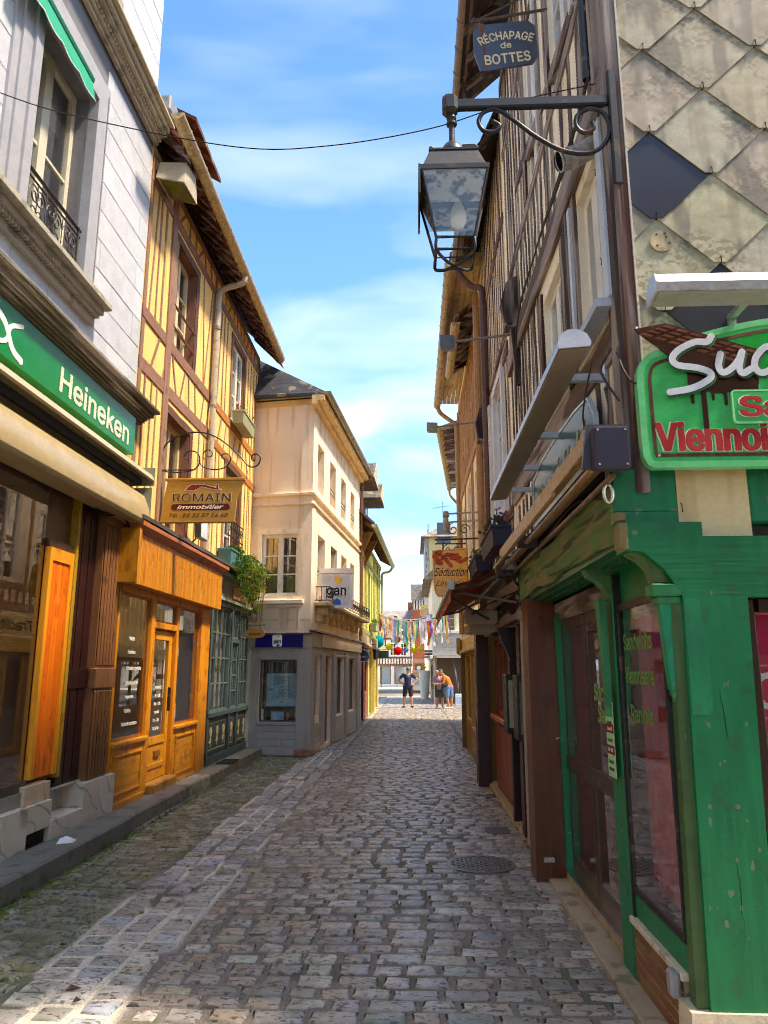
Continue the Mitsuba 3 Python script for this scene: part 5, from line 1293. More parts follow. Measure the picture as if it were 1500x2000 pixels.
# stickers on the green post: opening hours
ST = Frame((1.15, 0), (0, 1), (-1, 0))
N = thing('opening_hours_sticker', 'narrow pale green opening hours sticker with red bands on the middle green post', 'sticker')
put(f'{N}__sheet', ST(ext(sbox(4.49, 1.05, 4.64, 1.46).buffer(.008), .002, .005)), 'm_plain', '9cc894')
for z in (1.29, 1.17): put(f'{N}__red_band', fb(ST, 4.485, 4.645, z, z + .05, .005, .0065), 'm_plain', '7a1e24')
put(f'{N}__green_band', fb(ST, 4.485, 4.645, 1.38, 1.465, .005, .0065), 'm_plain', '2f9a68')
for z, t_ in ((1.315, 'Lundi'), (1.195, '8h-19h'), (1.35, 'Le mardi'), (1.25, 'Jeudi'), (1.13, 'Samedi'), (1.09, 'dimanche')): put(f'{N}__lettering', txt(ST, 4.565, z, t_, .02, .007, fit=.1, depth=.001), 'm_plain', '223022' if z not in (1.315, 1.195) else 'f0e4e4')
N = thing('white_sticker', 'small white sticker with a red mark above the opening hours sticker', 'sticker')
put(f'{N}__sheet', fb(ST, 4.49, 4.63, 1.49, 1.565, .002, .005), 'm_plain', 'd0d0d2')
put(f'{N}__red_mark', fb(ST, 4.495, 4.525, 1.505, 1.55, .005, .0065), 'm_plain', 'a03038')

# big green sign on the end wall
S = thing('green_bakery_sign', 'big light green sign with white script and a chocolate bar on the end wall', 'sign')
SG = Frame((0, 3.5), (1, 0), (0, -1))


def arc(pts, n=6): return [tuple(q) for q in curve(pts, n)]


outl = Polygon([(1.165, 2.605), (1.14, 2.62), (1.122, 2.66), (1.118, 2.75), (1.117, 3.02)] + arc([(1.12, 3.08), (1.14, 3.14), (1.185, 3.185), (1.25, 3.21)]) + arc([(1.3, 3.235), (1.5, 3.305), (1.8, 3.365), (2.2, 3.38), (2.6, 3.365), (2.9, 3.305), (3.1, 3.24)]) + [(3.2, 3.2), (3.27, 3.1), (3.28, 2.7), (3.24, 2.61)])
put(f'{S}__board', SG(ext(outl, -.05, .0)), 'm_gloss', '46c068')
put(f'{S}__edge', SG(ext(outl.buffer(.004).difference(outl.buffer(-.028)), -.048, .003)), 'm_gloss', '6fcf88')
inn_ = outl.buffer(-.05); put(f'{S}__brown_line', SG(ext(inn_.difference(inn_.buffer(-.016)), .0, .004)), 'm_plain', '5a2410')
put(f'{S}__upper_green', SG(ext(outl.buffer(-.068).intersection(sbox(1.5, 3.06, 3.3, 3.5).union(Polygon([(1.5, 3.06), (1.5, 3.5), (1.3, 3.5)]))), .0, .002)), 'm_gloss', '1fa33f')
ch = Polygon([(1.118, 3.315), (1.27, 3.345), (1.70, 3.20), (1.72, 3.14), (1.62, 3.06), (1.50, 3.05), (1.30, 3.15), (1.13, 3.30)])
put(f'{S}__chocolate', SG(ext(ch, .004, .016)), 'm_gloss', '4a2a20')
u1, u2 = np.array([.43, -.148]), np.array([-.155, -.055])
for i in range(7):
    for j in range(4):
        c = np.array([1.272, 3.337]) + u1 * (i + .5) / 6.6 + u2 * (j + .5) / 4.2
        if not ch.buffer(-.012).contains(Point(*c)): continue
        o_ = [c + a * u1 / 15.5 + b * u2 / 10.2 for a, b in ((-1, -1), (1, -1), (1, 1), (-1, 1))]
        i_ = [c + a * u1 / 22 + b * u2 / 15 for a, b in ((-1, -1), (1, -1), (1, 1), (-1, 1))]
        put(f'{S}__chocolate__square', SG(hull([[q[0], .015, q[1]] for q in o_] + [[q[0], .024, q[1]] for q in i_])), 'm_gloss', jit('70483a', 8, 3))
dr_ = [Polygon([(1.36, 3.12), (1.70, 3.12), (1.70, 3.02), (1.62, 2.99), (1.5, 2.975), (1.40, 3.0), (1.36, 3.03)])]
for x, z0, z1, r in ((1.375, 3.08, 2.93, .008), (1.43, 3.05, 2.80, .012), (1.475, 3.02, 2.945, .006), (1.535, 3.02, 2.92, .007), (1.58, 3.02, 2.90, .009), (1.66, 3.04, 2.95, .008), (1.69, 3.05, 2.97, .006)): dr_.append(LineString([(x, z0), (x, z1)]).buffer(r))
put(f'{S}__melting', SG(ext(unary_union(dr_).buffer(.012).buffer(-.012), .003, .008)), 'm_gloss', '3c2018')


def strokes(pl, r): return unary_union([LineString(arc(p_, 8)).buffer(r) for p_ in pl])


suc = strokes([[(1.485, 3.265), (1.46, 3.235), (1.40, 3.235), (1.32, 3.195), (1.285, 3.15), (1.31, 3.115), (1.40, 3.10), (1.46, 3.075), (1.455, 3.04), (1.37, 2.995), (1.26, 2.975)],
               [(1.52, 3.17), (1.505, 3.11), (1.52, 3.075), (1.555, 3.085), (1.60, 3.13), (1.625, 3.18)], [(1.625, 3.18), (1.605, 3.10), (1.62, 3.068), (1.66, 3.09)],
               [(1.77, 3.205), (1.735, 3.20), (1.69, 3.15), (1.68, 3.10), (1.71, 3.068), (1.77, 3.09)],
               [(1.83, 3.20), (1.81, 3.08)], [(1.82, 3.15), (1.87, 3.19), (1.92, 3.19)], [(1.94, 3.11), (2.0, 3.14), (2.0, 3.18), (1.96, 3.18), (1.94, 3.11), (1.98, 3.07), (2.06, 3.09)]], .0165)
put(f'{S}__script_shadow', SG(ext(affinity.translate(suc, .006, -.008).buffer(.004), .024, .0255)), 'm_plain', '2b5a36')
put(f'{S}__script', SG(ext(suc, .026, .0285)), 'm_gloss', 'dfe2ee')
pn = sbox(1.575, 2.835, 2.35, 2.965).buffer(.016)
put(f'{S}__small_panel', SG(ext(pn, .004, .02)), 'm_gloss', '48bd66')
put(f'{S}__small_panel_rim', SG(ext(pn.buffer(.004).difference(pn.buffer(-.004)), .004, .0215)), 'm_plain', '8fe09c')
m_ = txt(SG, 1.592 + .34, 2.90, 'Salades', .098, .0225, True, fit=.68, fat=.004)
put(f'{S}__lettering_glow', txt(SG, 1.592 + .34, 2.90, 'Salades', .104, .0205, True, fit=.69, depth=.001, fat=.007), 'm_plain', 'e2f0d8')
put(f'{S}__lettering', m_, 'm_plain', 'a81418')
put(f'{S}__lettering_glow', txt(SG, 1.19 + .475, 2.755, 'Viennoiseries', .142, .001, True, fit=.965, depth=.0025, fat=.010), 'm_plain', 'd8f0cc')
put(f'{S}__lettering', txt(SG, 1.19 + .475, 2.755, 'Viennoiseries', .136, .004, True, fit=.96, fat=.005), 'm_plain', 'a81418')
for x, z in ((1.13, 3.325), (1.19, 2.66), (1.64, 3.14)): put(f'{S}__screw', SG(ext(Point(x, z).buffer(.006), .0, .012)), 'm_chrome')
for x in (1.3, 2.9): put(f'{S}__bracket', fb(SG, x, x + .04, 2.7, 2.74, -.13, -.05), 'm_metal', '5a5a58')
L_ = thing('sign_light', 'aluminium strip light jutting over the big green bakery sign', 'strip light')
hp = Polygon([(.0, .0), (.0, .03), (.03, .085), (.08, .11), (.13, .10), (.15, .05), (.14, .012)])
hp = affinity.translate(hp, 0, 3.37)
put(f'{L_}__housing', Frame((0, 3.36), (1, 0), (0, -1))(along_s(hp, 1.15, 3.3)), 'm_metal', 'b4b4b2', smooth=30)
put(f'{L_}__end_cap', Frame((0, 3.36), (1, 0), (0, -1))(along_s(hp.buffer(.003), 1.142, 1.152)), 'm_gloss', 'b4bccb')
put(f'{L_}__lens', Frame((0, 3.36), (1, 0), (0, -1))(hull([[1.16, .01, 3.372], [3.29, .01, 3.372], [1.16, .13, 3.380], [3.29, .13, 3.380], [1.16, .01, 3.364], [3.29, .01, 3.364], [1.16, .125, 3.372], [3.29, .125, 3.372]])), 'm_plain', '9aa096')
for x in (1.62, 2.6): put(f'{L_}__bracket', cat([bx(x, x + .035, 3.34, 3.58, 3.40, 3.425), bx(x, x + .035, 3.56, 3.585, 3.28, 3.42)]), 'm_metal', '8a8a88')
# strip light along the street
L_ = thing('strip_light', 'long grey strip light on brackets running along the street face of the corner house', 'strip light')
hp = affinity.translate(Polygon([(-.075, .0), (-.078, .02), (-.06, .06), (-.02, .082), (.03, .082), (.068, .055), (.08, .015), (.078, -.012)]), .30, 3.20)
put(f'{L_}__housing', RIGHT(along_s(hp, 3.42, 6.75)), 'm_gloss', '857a6e', smooth=30)
put(f'{L_}__end_cap', RIGHT(along_s(hp.buffer(.002), 3.41, 3.42)), 'm_gloss', 'c3cbdb')
put(f'{L_}__lens', RIGHT(hull([[3.43, .235, 3.199], [6.74, .235, 3.199], [3.43, .372, 3.188], [6.74, .372, 3.188], [3.43, .24, 3.192], [6.74, .24, 3.192], [3.43, .37, 3.181], [6.74, .37, 3.181]])), 'm_plain', '84786a')
for s in (3.95, 5.0, 5.85, 6.6): put(f'{L_}__bracket', cat([fb(RIGHT, s, s + .045, 3.235, 3.275, .0, .25), fb(RIGHT, s - .01, s + .055, 3.20, 3.33, .0, .02)]), 'm_gloss', 'aab2bd')
# small green sign below it
S = thing('dark_green_shop_sign', 'tilted dark green sign with pale script behind the folded awning', 'sign')
put(f'{S}__board', RIGHT(ext(Polygon([(4.02, 2.86), (4.02, 3.06), (4.15, 3.20), (4.5, 3.24), (5.0, 3.26), (5.7, 3.26), (6.1, 3.2), (6.2, 2.9), (6.2, 2.80), (4.1, 2.80)]), .05, .075)), 'm_gloss', '23503a')
put(f'{S}__edge', RIGHT(ext(Polygon([(4.02, 2.86), (4.02, 3.06), (4.15, 3.20), (4.5, 3.24), (5.0, 3.26), (5.7, 3.26), (6.1, 3.2), (6.2, 2.9), (6.2, 2.80), (4.1, 2.80)]).buffer(.008).difference(Polygon([(4.02, 2.86), (4.02, 3.06), (4.15, 3.20), (4.5, 3.24), (5.0, 3.26), (5.7, 3.26), (6.1, 3.2), (6.2, 2.9), (6.2, 2.80), (4.1, 2.80)]).buffer(-.006)), .05, .08)), 'm_gloss', 'b8c4cc')
put(f'{S}__lettering', txt(RIGHT, 5.1, 3.0, 'Sucré Salé', .19, .0755, False, shear=.35, fit=1.75), 'm_plain', 'c2c8a8')
# folded awning: case, arms, front rail
A = thing('folded_awning', 'folded shop awning with long bronze rails under the strip light', 'awning')
for (z, d, w, h, col) in ((2.70, .20, .05, .10, '9a7c54'), (2.62, .15, .035, .035, '7a5c3c'), (2.58, .22, .03, .03, '8a6a46'), (2.55, .12, .025, .03, '6a5038')):
    put(f'{A}__rail', fb(RIGHT, 3.5, 7.25, z, z + h, d, d + w, .006), 'm_metal', col)
put(f'{A}__rail', fb(RIGHT, 4.1, 7.2, 2.60, 2.63, .29, .32, .006), 'm_metal', '9c7a50')
put(f'{A}__roller', RIGHT(tube([[3.5, .10, 2.70], [7.2, .10, 2.70]], .06, 12)), 'm_plain', '241d1e')
put(f'{A}__end_plate', RIGHT(hull([[3.52, .06, 2.60], [3.52, .28, 2.60], [3.52, .25, 2.82], [3.52, .06, 2.82], [3.49, .06, 2.60], [3.49, .28, 2.60], [3.49, .25, 2.82], [3.49, .06, 2.82]])), 'm_metal', '3d3a42')
put(f'{A}__joint', fb(RIGHT, 5.6, 5.72, 2.57, 2.65, .14, .3, .01), 'm_metal', '2a2624'); put(f'{A}__joint', fb(RIGHT, 7.1, 7.25, 2.52, 2.72, .08, .3, .015), 'm_metal', '2a2624')
put(f'{A}__crank_eye', tube([[.965 + .022 * math.sin(t), 3.6, 2.50 + .045 * math.cos(t)] for t in np.linspace(0, 2 * math.pi, 20)[:-1]], .008, 6, True), 'm_chrome')
put(f'{A}__crank_rod', tube([[.965, 3.6, 2.54], [.96, 3.58, 2.66]], .01, 6), 'm_metal', '5a5c64')
B = thing('black_cover_box', 'square dark grey cover box on the corner at the end of the folded awning', 'box')
put(f'{B}__cover', cbx(.862, 1.035, 3.42, 3.49, 2.58, 2.79, .01), 'm_plain', '3c3744')
for x in (.885, 1.015):
    for z in (2.60, 2.77): put(f'{B}__screw', tube([[x, 3.42, z], [x, 3.414, z]], .005, 6), 'm_chrome')

# street lantern on its scrolled bracket
K = thing('street_lantern', 'four-sided iron street lantern hanging from a scrolled bracket on the corner house', 'street lamp')
LY = 3.6
put(f'{K}__wall_plate', cbx(1.10, 1.145, LY - .03, LY + .03, 4.20, 4.92, .008), 'm_metal', '20242c')
put(f'{K}__arm', cbx(.20, 1.10, LY - .022, LY + .022, 4.705, 4.765, .008), 'm_metal', '22262d')
put(f'{K}__arm_knob', cbx(.185, .27, LY - .045, LY + .045, 4.675, 4.795, .022), 'm_metal', '25262a')
LF = Frame((0, LY), (1, 0), (0, -1))
sc = [0, -.03] * np.array([[0, 1]]) + curve([[.46, 4.66], [.50, 4.625], [.47, 4.59], [.41, 4.60], [.385, 4.66], [.42, 4.72], [.49, 4.73], [.58, 4.66], [.70, 4.55], [.84, 4.46], [.98, 4.44], [1.07, 4.50], [1.10, 4.60], [1.07, 4.69], [1.0, 4.72], [.93, 4.68], [.92, 4.61], [.96, 4.57], [1.01, 4.59], [1.01, 4.635]], 8)
put(f'{K}__scroll', flat(LF, sc, .0125, n=8), 'm_metal', '1e2024', smooth=True)
put(f'{K}__stem', lathe([(.016, 4.48), (.016, 4.60), (.03, 4.61), (.03, 4.62), (.02, 4.63), (.028, 4.65), (.02, 4.67), (.03, 4.68), (.001, 4.68)], 12, (.235, LY, 0)), 'm_metal', '202226', smooth=40)
put(f'{K}__finial', lathe([(.02, 4.50), (.045, 4.475), (.066, 4.44), (.07, 4.41), (.06, 4.38), (.06, 4.36), (.001, 4.36)], 20, (.235, LY, 0)), 'm_metal', '1f2226', smooth=40)


def frustum(w0, z0, w1, z1, cx=.235, cy=LY):
    return [[cx + a * w / 2, cy + b * w / 2, z] for w, z in ((w0, z0), (w1, z1)) for a in (-1, 1) for b in (-1, 1)]


put(f'{K}__hood', cat([hull(frustum(.335, 4.235, .25, 4.36)), hull(frustum(.265, 4.357, .265, 4.367)), hull(frustum(.36, 4.208, .36, 4.235))]), 'm_metal', '3a3836')
put(f'{K}__hood_edge', cat([cbx(.235 - .19, .235 - .18, LY - .19, LY + .19, 4.06, 4.235, .003)]), 'm_metal', '1f2226')
for a in (-1, 1):
    for b in (-1, 1):
        put(f'{K}__corner_bar', tube([[.235 + a * .172, LY + b * .172, 4.21], [.235 + a * .100, LY + b * .100, 3.86]], .008, 6), 'm_metal', '1d2023')
        put(f'{K}__hood_ball', (np.array(trimesh.creation.icosphere(subdivisions=2, radius=.012).vertices) + [.235 + a * .12, LY + b * .12, 4.372], np.array(trimesh.creation.icosphere(subdivisions=2, radius=.012).faces)), 'm_metal', '1d2023', smooth=True)
        put(f'{K}__foot', tube(curve([[.235 + a * .098, LY + b * .098, 3.86], [.235 + a * .10, LY + b * .10, 3.79], [.235 + a * .05, LY + b * .05, 3.755], [.235, LY, 3.75]], 5), .009, 6), 'm_metal', '1d2023', smooth=True)
put(f'{K}__base_frame', cat([tube([[.235 + a * .1, LY + b * .1, z] for a, b in ((-1, -1), (1, -1), (1, 1), (-1, 1))], .009, 6, True) for z in (3.86, 3.79)]), 'm_metal', '1d2023')
for a, b in ((1, 0), (-1, 0), (0, 1), (0, -1)):
    t0, t1 = .172, .1
    e = np.array([-b, a])
    q = [np.array([.235, LY]) + np.array([a, b]) * w + e * w * s_ for w, s_ in ((t0, -1), (t0, 1), (t1, 1), (t1, -1))]
    v = np.array([[*q[0], 4.208], [*q[1], 4.208], [*q[2], 3.865], [*q[3], 3.865]])
    put(f'{K}__pane', (v, np.array([[0, 1, 2], [0, 2, 3]])), 'm_clear')


def dirty_pane_fn(p, n, uv):
    a = fbm(p.x * 26, p.y * 26, p.z * 30)
    return mix(mi.Color3f(.62, .58, .45), mi.Color3f(.10, .09, .06), smoothstep(.42, .66, a))


scene['m_frost'] = {'type': 'principledthin', 'base_color': proc(dirty_pane_fn), 'roughness': .7, 'diff_trans': 1.0, 'spec_trans': .0}
for a, b in ((1, 0), (-1, 0), (0, 1), (0, -1)):
    e = np.array([-b, a])
    q = [np.array([.235, LY]) + np.array([a, b]) * w + e * w * s_ for w, s_ in ((.166, -1), (.166, 1), (.134, 1), (.134, -1))]
    put(f'{K}__reflector_pane', (np.array([[*q[0], 4.205], [*q[1], 4.205], [*q[2], 4.04], [*q[3], 4.04]]), np.array([[0, 1, 2], [0, 2, 3]])), 'm_frost')
put(f'{K}__bulb', lathe([(.018, 4.16), (.02, 4.12), (.034, 4.09), (.044, 4.05), (.043, 4.01), (.03, 3.98), (.001, 3.968)], 16, (.26, LY, 0)), 'm_gloss', 'dcd8c8', smooth=True)
# things hung on the corner house
S = thing('boot_repair_sign', 'grey blue enamel sign with cream capitals and clipped corners high on the right', 'sign')
BS = Frame((0, 5.0), (1, 0), (0, -1))
o_ = Polygon([(.515, 6.40), (.515, 6.60), (.56, 6.66), (.95, 6.69), (1.0, 6.64), (1.015, 6.36), (.97, 6.29), (.6, 6.235), (.56, 6.24)])
put(f'{S}__plate', BS(ext(o_, -.008, .008)), 'm_gloss', '4d5464')
put(f'{S}__lettering', txt(BS, .765, 6.555, 'RÉCHAPAGE', .072, .0085, True, fit=.44, curve_r=.55, rot=.06), 'm_plain', 'f0dfb8')
put(f'{S}__lettering', txt(BS, .765, 6.465, 'de', .055, .0085, True, rot=.06), 'm_plain', 'f0dfb8')
put(f'{S}__lettering', txt(BS, .775, 6.345, 'BOTTES', .085, .0085, True, fit=.36, rot=.1), 'm_plain', 'f0dfb8')
put(f'{S}__rust_streak', BS(ext(Polygon([(.565, 6.66), (.60, 6.67), (.592, 6.55), (.606, 6.42), (.60, 6.26), (.588, 6.26), (.588, 6.42), (.574, 6.53)]), .0082, .0095)), 'm_plain', '7a4426')
put(f'{S}__bracket', cat([flat(BS, [[.50, 6.70], [1.12, 6.80]], .012), flat(BS, [[.50, 6.70], [.52, 6.735], [.56, 6.72], [1.1, 7.02]], .008), flat(BS, [[.57, 6.66], [.57, 6.72]], .008), flat(BS, [[.92, 6.68], [.92, 6.78]], .008)]), 'm_metal', '5a5048')
K = thing('flue_pipe', 'open-ended zinc flue pipe poking out below the lantern bracket', 'pipe')
pf = curve([[1.2, 3.9, 4.72], [1.1, 3.9, 4.69], [.98, 3.9, 4.62], [.88, 3.88, 4.575]], 6)
V1, F1 = tube(pf, .062, 18); F1 = F1[~np.any(F1 >= len(pf) * 18, axis=1)]
V2, F2 = tube(pf, .056, 18); F2 = F2[~np.any(F2 >= len(pf) * 18, axis=1)]
put(f'{K}__pipe', (V1, F1), 'm_metal', 'a39c92', smooth=True)
put(f'{K}__inside', (V2, F2[:, ::-1]), 'm_plain', '15120f', smooth=True)
put(f'{K}__collar', tube(pf[-6:-3], .067, 18), 'm_metal', 'b5aea4')
put(f'{K}__rim', tube([pf[-1] + .059 * (math.cos(t) * np.array([0, 1, 0]) + math.sin(t) * np.array([.35, 0, -.93])) for t in np.linspace(0, 2 * math.pi, 24)[:-1]], .005, 6, True), 'm_metal', 'c4c4c6')
C = thing('wall_cables', 'bundle of loose cables running down the corner post of the green house', 'cables')
cb = []
for i in range(5):
    cb.append(RIGHT(tube(curve([[3.68 + .02 * i, .07, 5.05], [3.70 + .03 * i, .09, 4.9], [4.3 + .05 * i, .11, 4.80 + .015 * i], [5.4, .10, 4.92], [6.6, .09, 4.86], [7.0, .07, 4.2 - .1 * i]], 6), .007, 5)))
cb.append(RIGHT(tube(curve([[3.68, .05, 3.3], [3.75, .09, 3.22], [3.64, .1, 3.1], [3.60, .05, 2.98]], 6), .007, 5)))
cb.append(tube(curve([[1.06, 3.62, 3.25], [1.07, 3.56, 3.13], [1.10, 3.54, 3.06], [1.125, 3.5, 3.03]], 6), .006, 5))
cb.append(RIGHT(tube(curve([[3.9, .1, 3.32], [4.0, .14, 3.05], [4.05, .1, 2.9]], 6), .005, 5)))
cb.append(RIGHT(tube(curve([[3.7, .12, 2.5], [4.4, .13, 2.62], [5.2, .14, 2.58], [6.1, .13, 2.6], [6.8, .13, 2.52], [6.95, .1, 2.2], [6.7, .05, 2.12], [6.45, .02, 2.1], [6.42, .0, 2.0]], 6), .006, 5)))
put(C, cat(cb), 'm_plain', '3c3430', smooth=True)
W_ = thing('overhead_wire', 'single sagging wire strung across the street from the left roof to the corner house', 'wire')
a, b = np.array([1.09, 3.66, 4.98]), np.array([-2.9, 6.6, 8.0])
put(W_, tube(curve([[1.09, 3.72, 4.96], [.6, 3.72, 4.85], [.12, 3.72, 4.69], [-.48, 3.74, 4.61], [-1.02, 3.75, 4.63], [-1.94, 3.77, 4.87], [-2.49, 3.8, 5.09], [-3.36, 3.8, 5.5]], 8), .0035, 5), 'm_plain', '2a2826', smooth=True)

# ------------------------------------------------------------------ brown timber house, second on the right
H = thing('brown_timber_house', 'half-timbered house with a varnished brown shopfront behind the striped awning', 'house')
key = f'{H}__beam'
WB = [(8.42, 9.25, 3.5, 5.12), (9.85, 10.5, 3.5, 5.12)]
put(f'{H}__wall', cat([wall(RIGHT, 7.9, 10.95, 2.4, 8.5, WB, .2, -.004), bx(1.4, 9, 10.75, 10.95, 0, 8.4)]), 'm_plaster', 'e4d6b8')
for z, w in ((2.7, .2), (3.35, .14), (5.25, .16), (5.45, .1), (6.9, .12)): old((7.92, z), (10.95, z + .05), w, .035, '6b4c3e', k=key)
for s in np.arange(8.0, 10.9, .2):
    if not any(a - .12 < s < b + .15 for a, b, _, _ in WB): old((s, 3.4), (s + rnd(-.05, .05), 5.2), .07, .015, k=key)
    old((s, 5.5), (s + rnd(-.05, .05), 8.3), .06, .012, k=key)
    old((s, 2.8), (s, 3.3), .07, .012, k=key)
for (a, b, z0, z1) in WB:
    put(f'{H}__window_surround', RIGHT(ext(sbox(a - .1, z0 - .08, b + .1, z1 + .1).difference(sbox(a, z0, b, z1)), -.03, .045)), 'm_plain', 'd8dade')
    window(RIGHT, H, a, b, z0, z1, cols=2, rows=3, col='dadcde', rev=.02, fw=.05, room='6e665c')
# carved dark corbels that carried the eaves
for s, z in ((7.08, 4.45), (10.3, 4.25)):
    put(f'{H}__carved_corbel', RIGHT(hull([[s - .03, 0, z], [s + .03, 0, z], [s - .03, .04, z], [s + .03, .04, z], [s - .05, .09, z + .62], [s + .06, .09, z + .62], [s - .06, 0, z + .62], [s + .06, 0, z + .62]])), 'm_old_wood', '2c2020', k=kd(0))
    put(f'{H}__carved_corbel', RIGHT(hull([[s - .07, 0, z + .62], [s + .07, 0, z + .62], [s - .07, .14, z + .64], [s + .07, .14, z + .64], [s - .08, .18, z + .88], [s + .08, .18, z + .88], [s - .06, 0, z + 1.18], [s + .06, 0, z + 1.18], [s - .06, .12, z + 1.1], [s + .06, .12, z + 1.1]])), 'm_old_wood', '3a2c2c', k=kd(0))
    put(f'{H}__carved_corbel', fb(RIGHT, s - .08, s + .08, z + .60, z + .64, 0, .15, .008), 'm_old_wood', '2a1e1e', k=kd(1))
put(f'{H}__roof', cat([RIGHT(along_s(Polygon([(.42, 7.7), (-.3, 8.6), (-3.8, 11.9), (-3.8, 11.8), (-.3, 8.5), (.42, 7.62)]), 7.9, 10.3)), bx(1.3, 9, 7.9, 10.95, 8.3, 8.5)]), 'm_roof', '43352f', k=21)
gutter(RIGHT, .40, 7.72, 7.7, 10.2, .08, H, '75685c')
put(f'{H}__soffit_board', RIGHT(hull([[7.9, .36, 7.66], [10.3, .36, 7.66], [7.9, .0, 8.5], [10.3, .0, 8.5], [7.9, -.02, 8.5], [10.3, -.02, 8.5]])), 'm_old_wood', '54423a', k=kd(1))
put(f'{H}__downpipe', RIGHT(tube(np.vstack([curve([[10.15, .40, 7.64], [10.15, .38, 7.45], [10.1, .2, 7.2], [10.0, .07, 7.1], [9.95, .06, 6.8]], 6), [[9.9, .06, 5.5], [9.95, .06, 3.2]]]), .05, 10)), 'm_metal', '5a3a30', smooth=50)
# ground floor
BR = '6a3418'
SB = Frame((1.17, 0), (0, 1), (-1, 0))
put(f'{H}__shop_wall', cat([wall(SB, 6.75, 11.0, 0, 2.4, [(7.0, 7.75, .1, 2.1), (8.05, 8.55, .05, 2.1), (8.75, 9.3, 1.05, 2.05), (9.5, 10.9, 1.05, 2.05)], .12)]), 'm_wood', BR, k=kd(0))
put(f'{H}__shop_beam', fb(SB, 6.7, 11.1, 2.12, 2.42, -.05, .14, .015), 'm_old_wood', '3a241c', k=kd(1))
for q in ((7.0, 7.75, .1, 2.1), (8.05, 8.55, .05, 2.1)): window(SB, H, *q, cols=1, rows=1, col='8c9484' if q[0] < 7.5 else '5a2a18', rev=.03, fw=.07, room='6e665c', name='shop_window', tilt=.004)
for q in ((8.75, 9.3, 1.05, 2.05), (9.5, 10.9, 1.05, 2.05)): window(SB, H, *q, cols=2 if q[0] > 9.4 else 1, rows=1, col='8a4a22', rev=.03, fw=.05, room='8a5a48', name='shop_window', tilt=.006)
put(f'{H}__window_sill', fb(SB, 8.7, 11.0, .98, 1.05, 0, .09, .01), 'm_wood', '9a5626', k=kd(1))
for i in range(15): put(f'{H}__plank', fb(SB, 8.72 + i * .15, 8.865 + i * .15, .12, .93, 0, .018, .004), 'm_wood', jit('7a3e1c', 8, 3), k=kd(0))
for a, b, col in ((7.78, 8.02, '3a1a14'), (8.58, 8.72, '2c1512')): put(f'{H}__post', fb(SB, a, b, .03, 2.12, 0, .09, .012), 'm_wood', col, k=kd(0))
put(f'{H}__plinth', cat([fb(RIGHT, 6.6, 11.6, -.03, .05, -.2, .02, .01)]), 'm_stone', '9c8868')
put(f'{H}__brown_post', hull([[.965, 6.42, -.01], [1.2, 6.42, -.01], [.965, 6.72, -.01], [1.2, 6.72, -.01], [.975, 6.44, 2.25], [1.2, 6.44, 2.25], [.975, 6.72, 2.25], [1.2, 6.72, 2.25]]), 'm_wood', '5e3215', k=kd(0))
put(f'{H}__post', hull([[.93, 11.35, -.01], [1.12, 11.35, -.01], [.93, 11.7, -.01], [1.12, 11.7, -.01], [.94, 11.35, 2.3], [1.12, 11.35, 2.3], [.94, 11.7, 2.3], [1.12, 11.7, 2.3]]), 'm_wood', '3a1c14', k=kd(0))
put(f'{H}__post_brace', RIGHT(hull([[8.55, 0, 1.72], [8.62, 0, 1.72], [8.55, .0, 2.12], [8.62, .0, 2.12], [8.55, .16, 2.12], [8.62, .16, 2.12], [8.55, .05, 1.85], [8.62, .05, 1.85]])), 'm_wood', '2a1612', k=kd(0))
put(f'{H}__white_pipe', cat([tube([[1.06, 7.3, 2.5], [1.05, 7.3, 1.9], [1.05, 7.3, .1]], .022, 8)]), 'm_plain', 'a89e8c', smooth=50)
put(f'{H}__meter_board', fb(RIGHT, 6.85, 7.15, 1.75, 2.05, -.02, .05, .008), 'm_plain', 'b0a48c')
for i, (y, lb) in enumerate(((7.45, 'dark framed menu case on the brown shopfront, nearest the brown post'), (8.3, 'dark framed menu case on the brown shopfront, the farther of the two'))):
    K = thing('menu_case', lb, 'menu case')
    put(f'{K}__case', cbx(1.0, 1.14, y, y + .34, .98, 1.60, .008), 'm_wood', '17141a', k=kd(0))
    put(f'{K}__sheet', cbx(1.02, 1.12, y - .006, y, 1.04, 1.54, .001), 'm_plain', 'b8b09a' if i else '6a665c')
    put(f'{K}__frame', cat([cbx(1.0, 1.14, y - .014, y - .006, 1.54, 1.60, .002), cbx(1.0, 1.14, y - .014, y - .006, .98, 1.04, .002), cbx(1.0, 1.02, y - .013, y - .005, 1.04, 1.54, .002), cbx(1.12, 1.14, y - .013, y - .005, 1.04, 1.54, .002)]), 'm_wood', '2a2422', k=kd(0))
# striped awning, open
A = thing('striped_awning', 'open awning in orange and brown stripes over the brown shopfront', 'awning')
n = 16
ys = np.linspace(7.3, 11.7, 61)
V, F_, = [], []
for grp in (0, 1):
    v, f = [], []
    for i in range(60):
        if i % 2 != grp: continue
        k = len(v)
        for yy in (ys[i], ys[i + 1]):
            for t in np.linspace(0, 1, 5):
                v.append([1.03 - .66 * t, yy, 2.76 - .30 * t - .05 * math.sin(math.pi * t)])
        for q in range(4): f += [[k + q, k + q + 1, k + 6 + q], [k + q, k + 6 + q, k + 5 + q]]
    put(f'{A}__stripe', (np.array(v), np.array(f)), 'm_plain', 'b8501e' if grp else '5a2616', smooth=True)
put(f'{A}__front_bar', cbx(.345, .395, 7.25, 11.75, 2.425, 2.485, .008), 'm_metal', '9a9286')
put(f'{A}__bar_cap', cbx(.335, .405, 7.22, 7.26, 2.41, 2.50, .008), 'm_metal', 'b0aca6')
put(f'{A}__roller_case', cbx(.96, 1.09, 7.2, 11.8, 2.66, 2.80, .02), 'm_metal', '7a6e60')
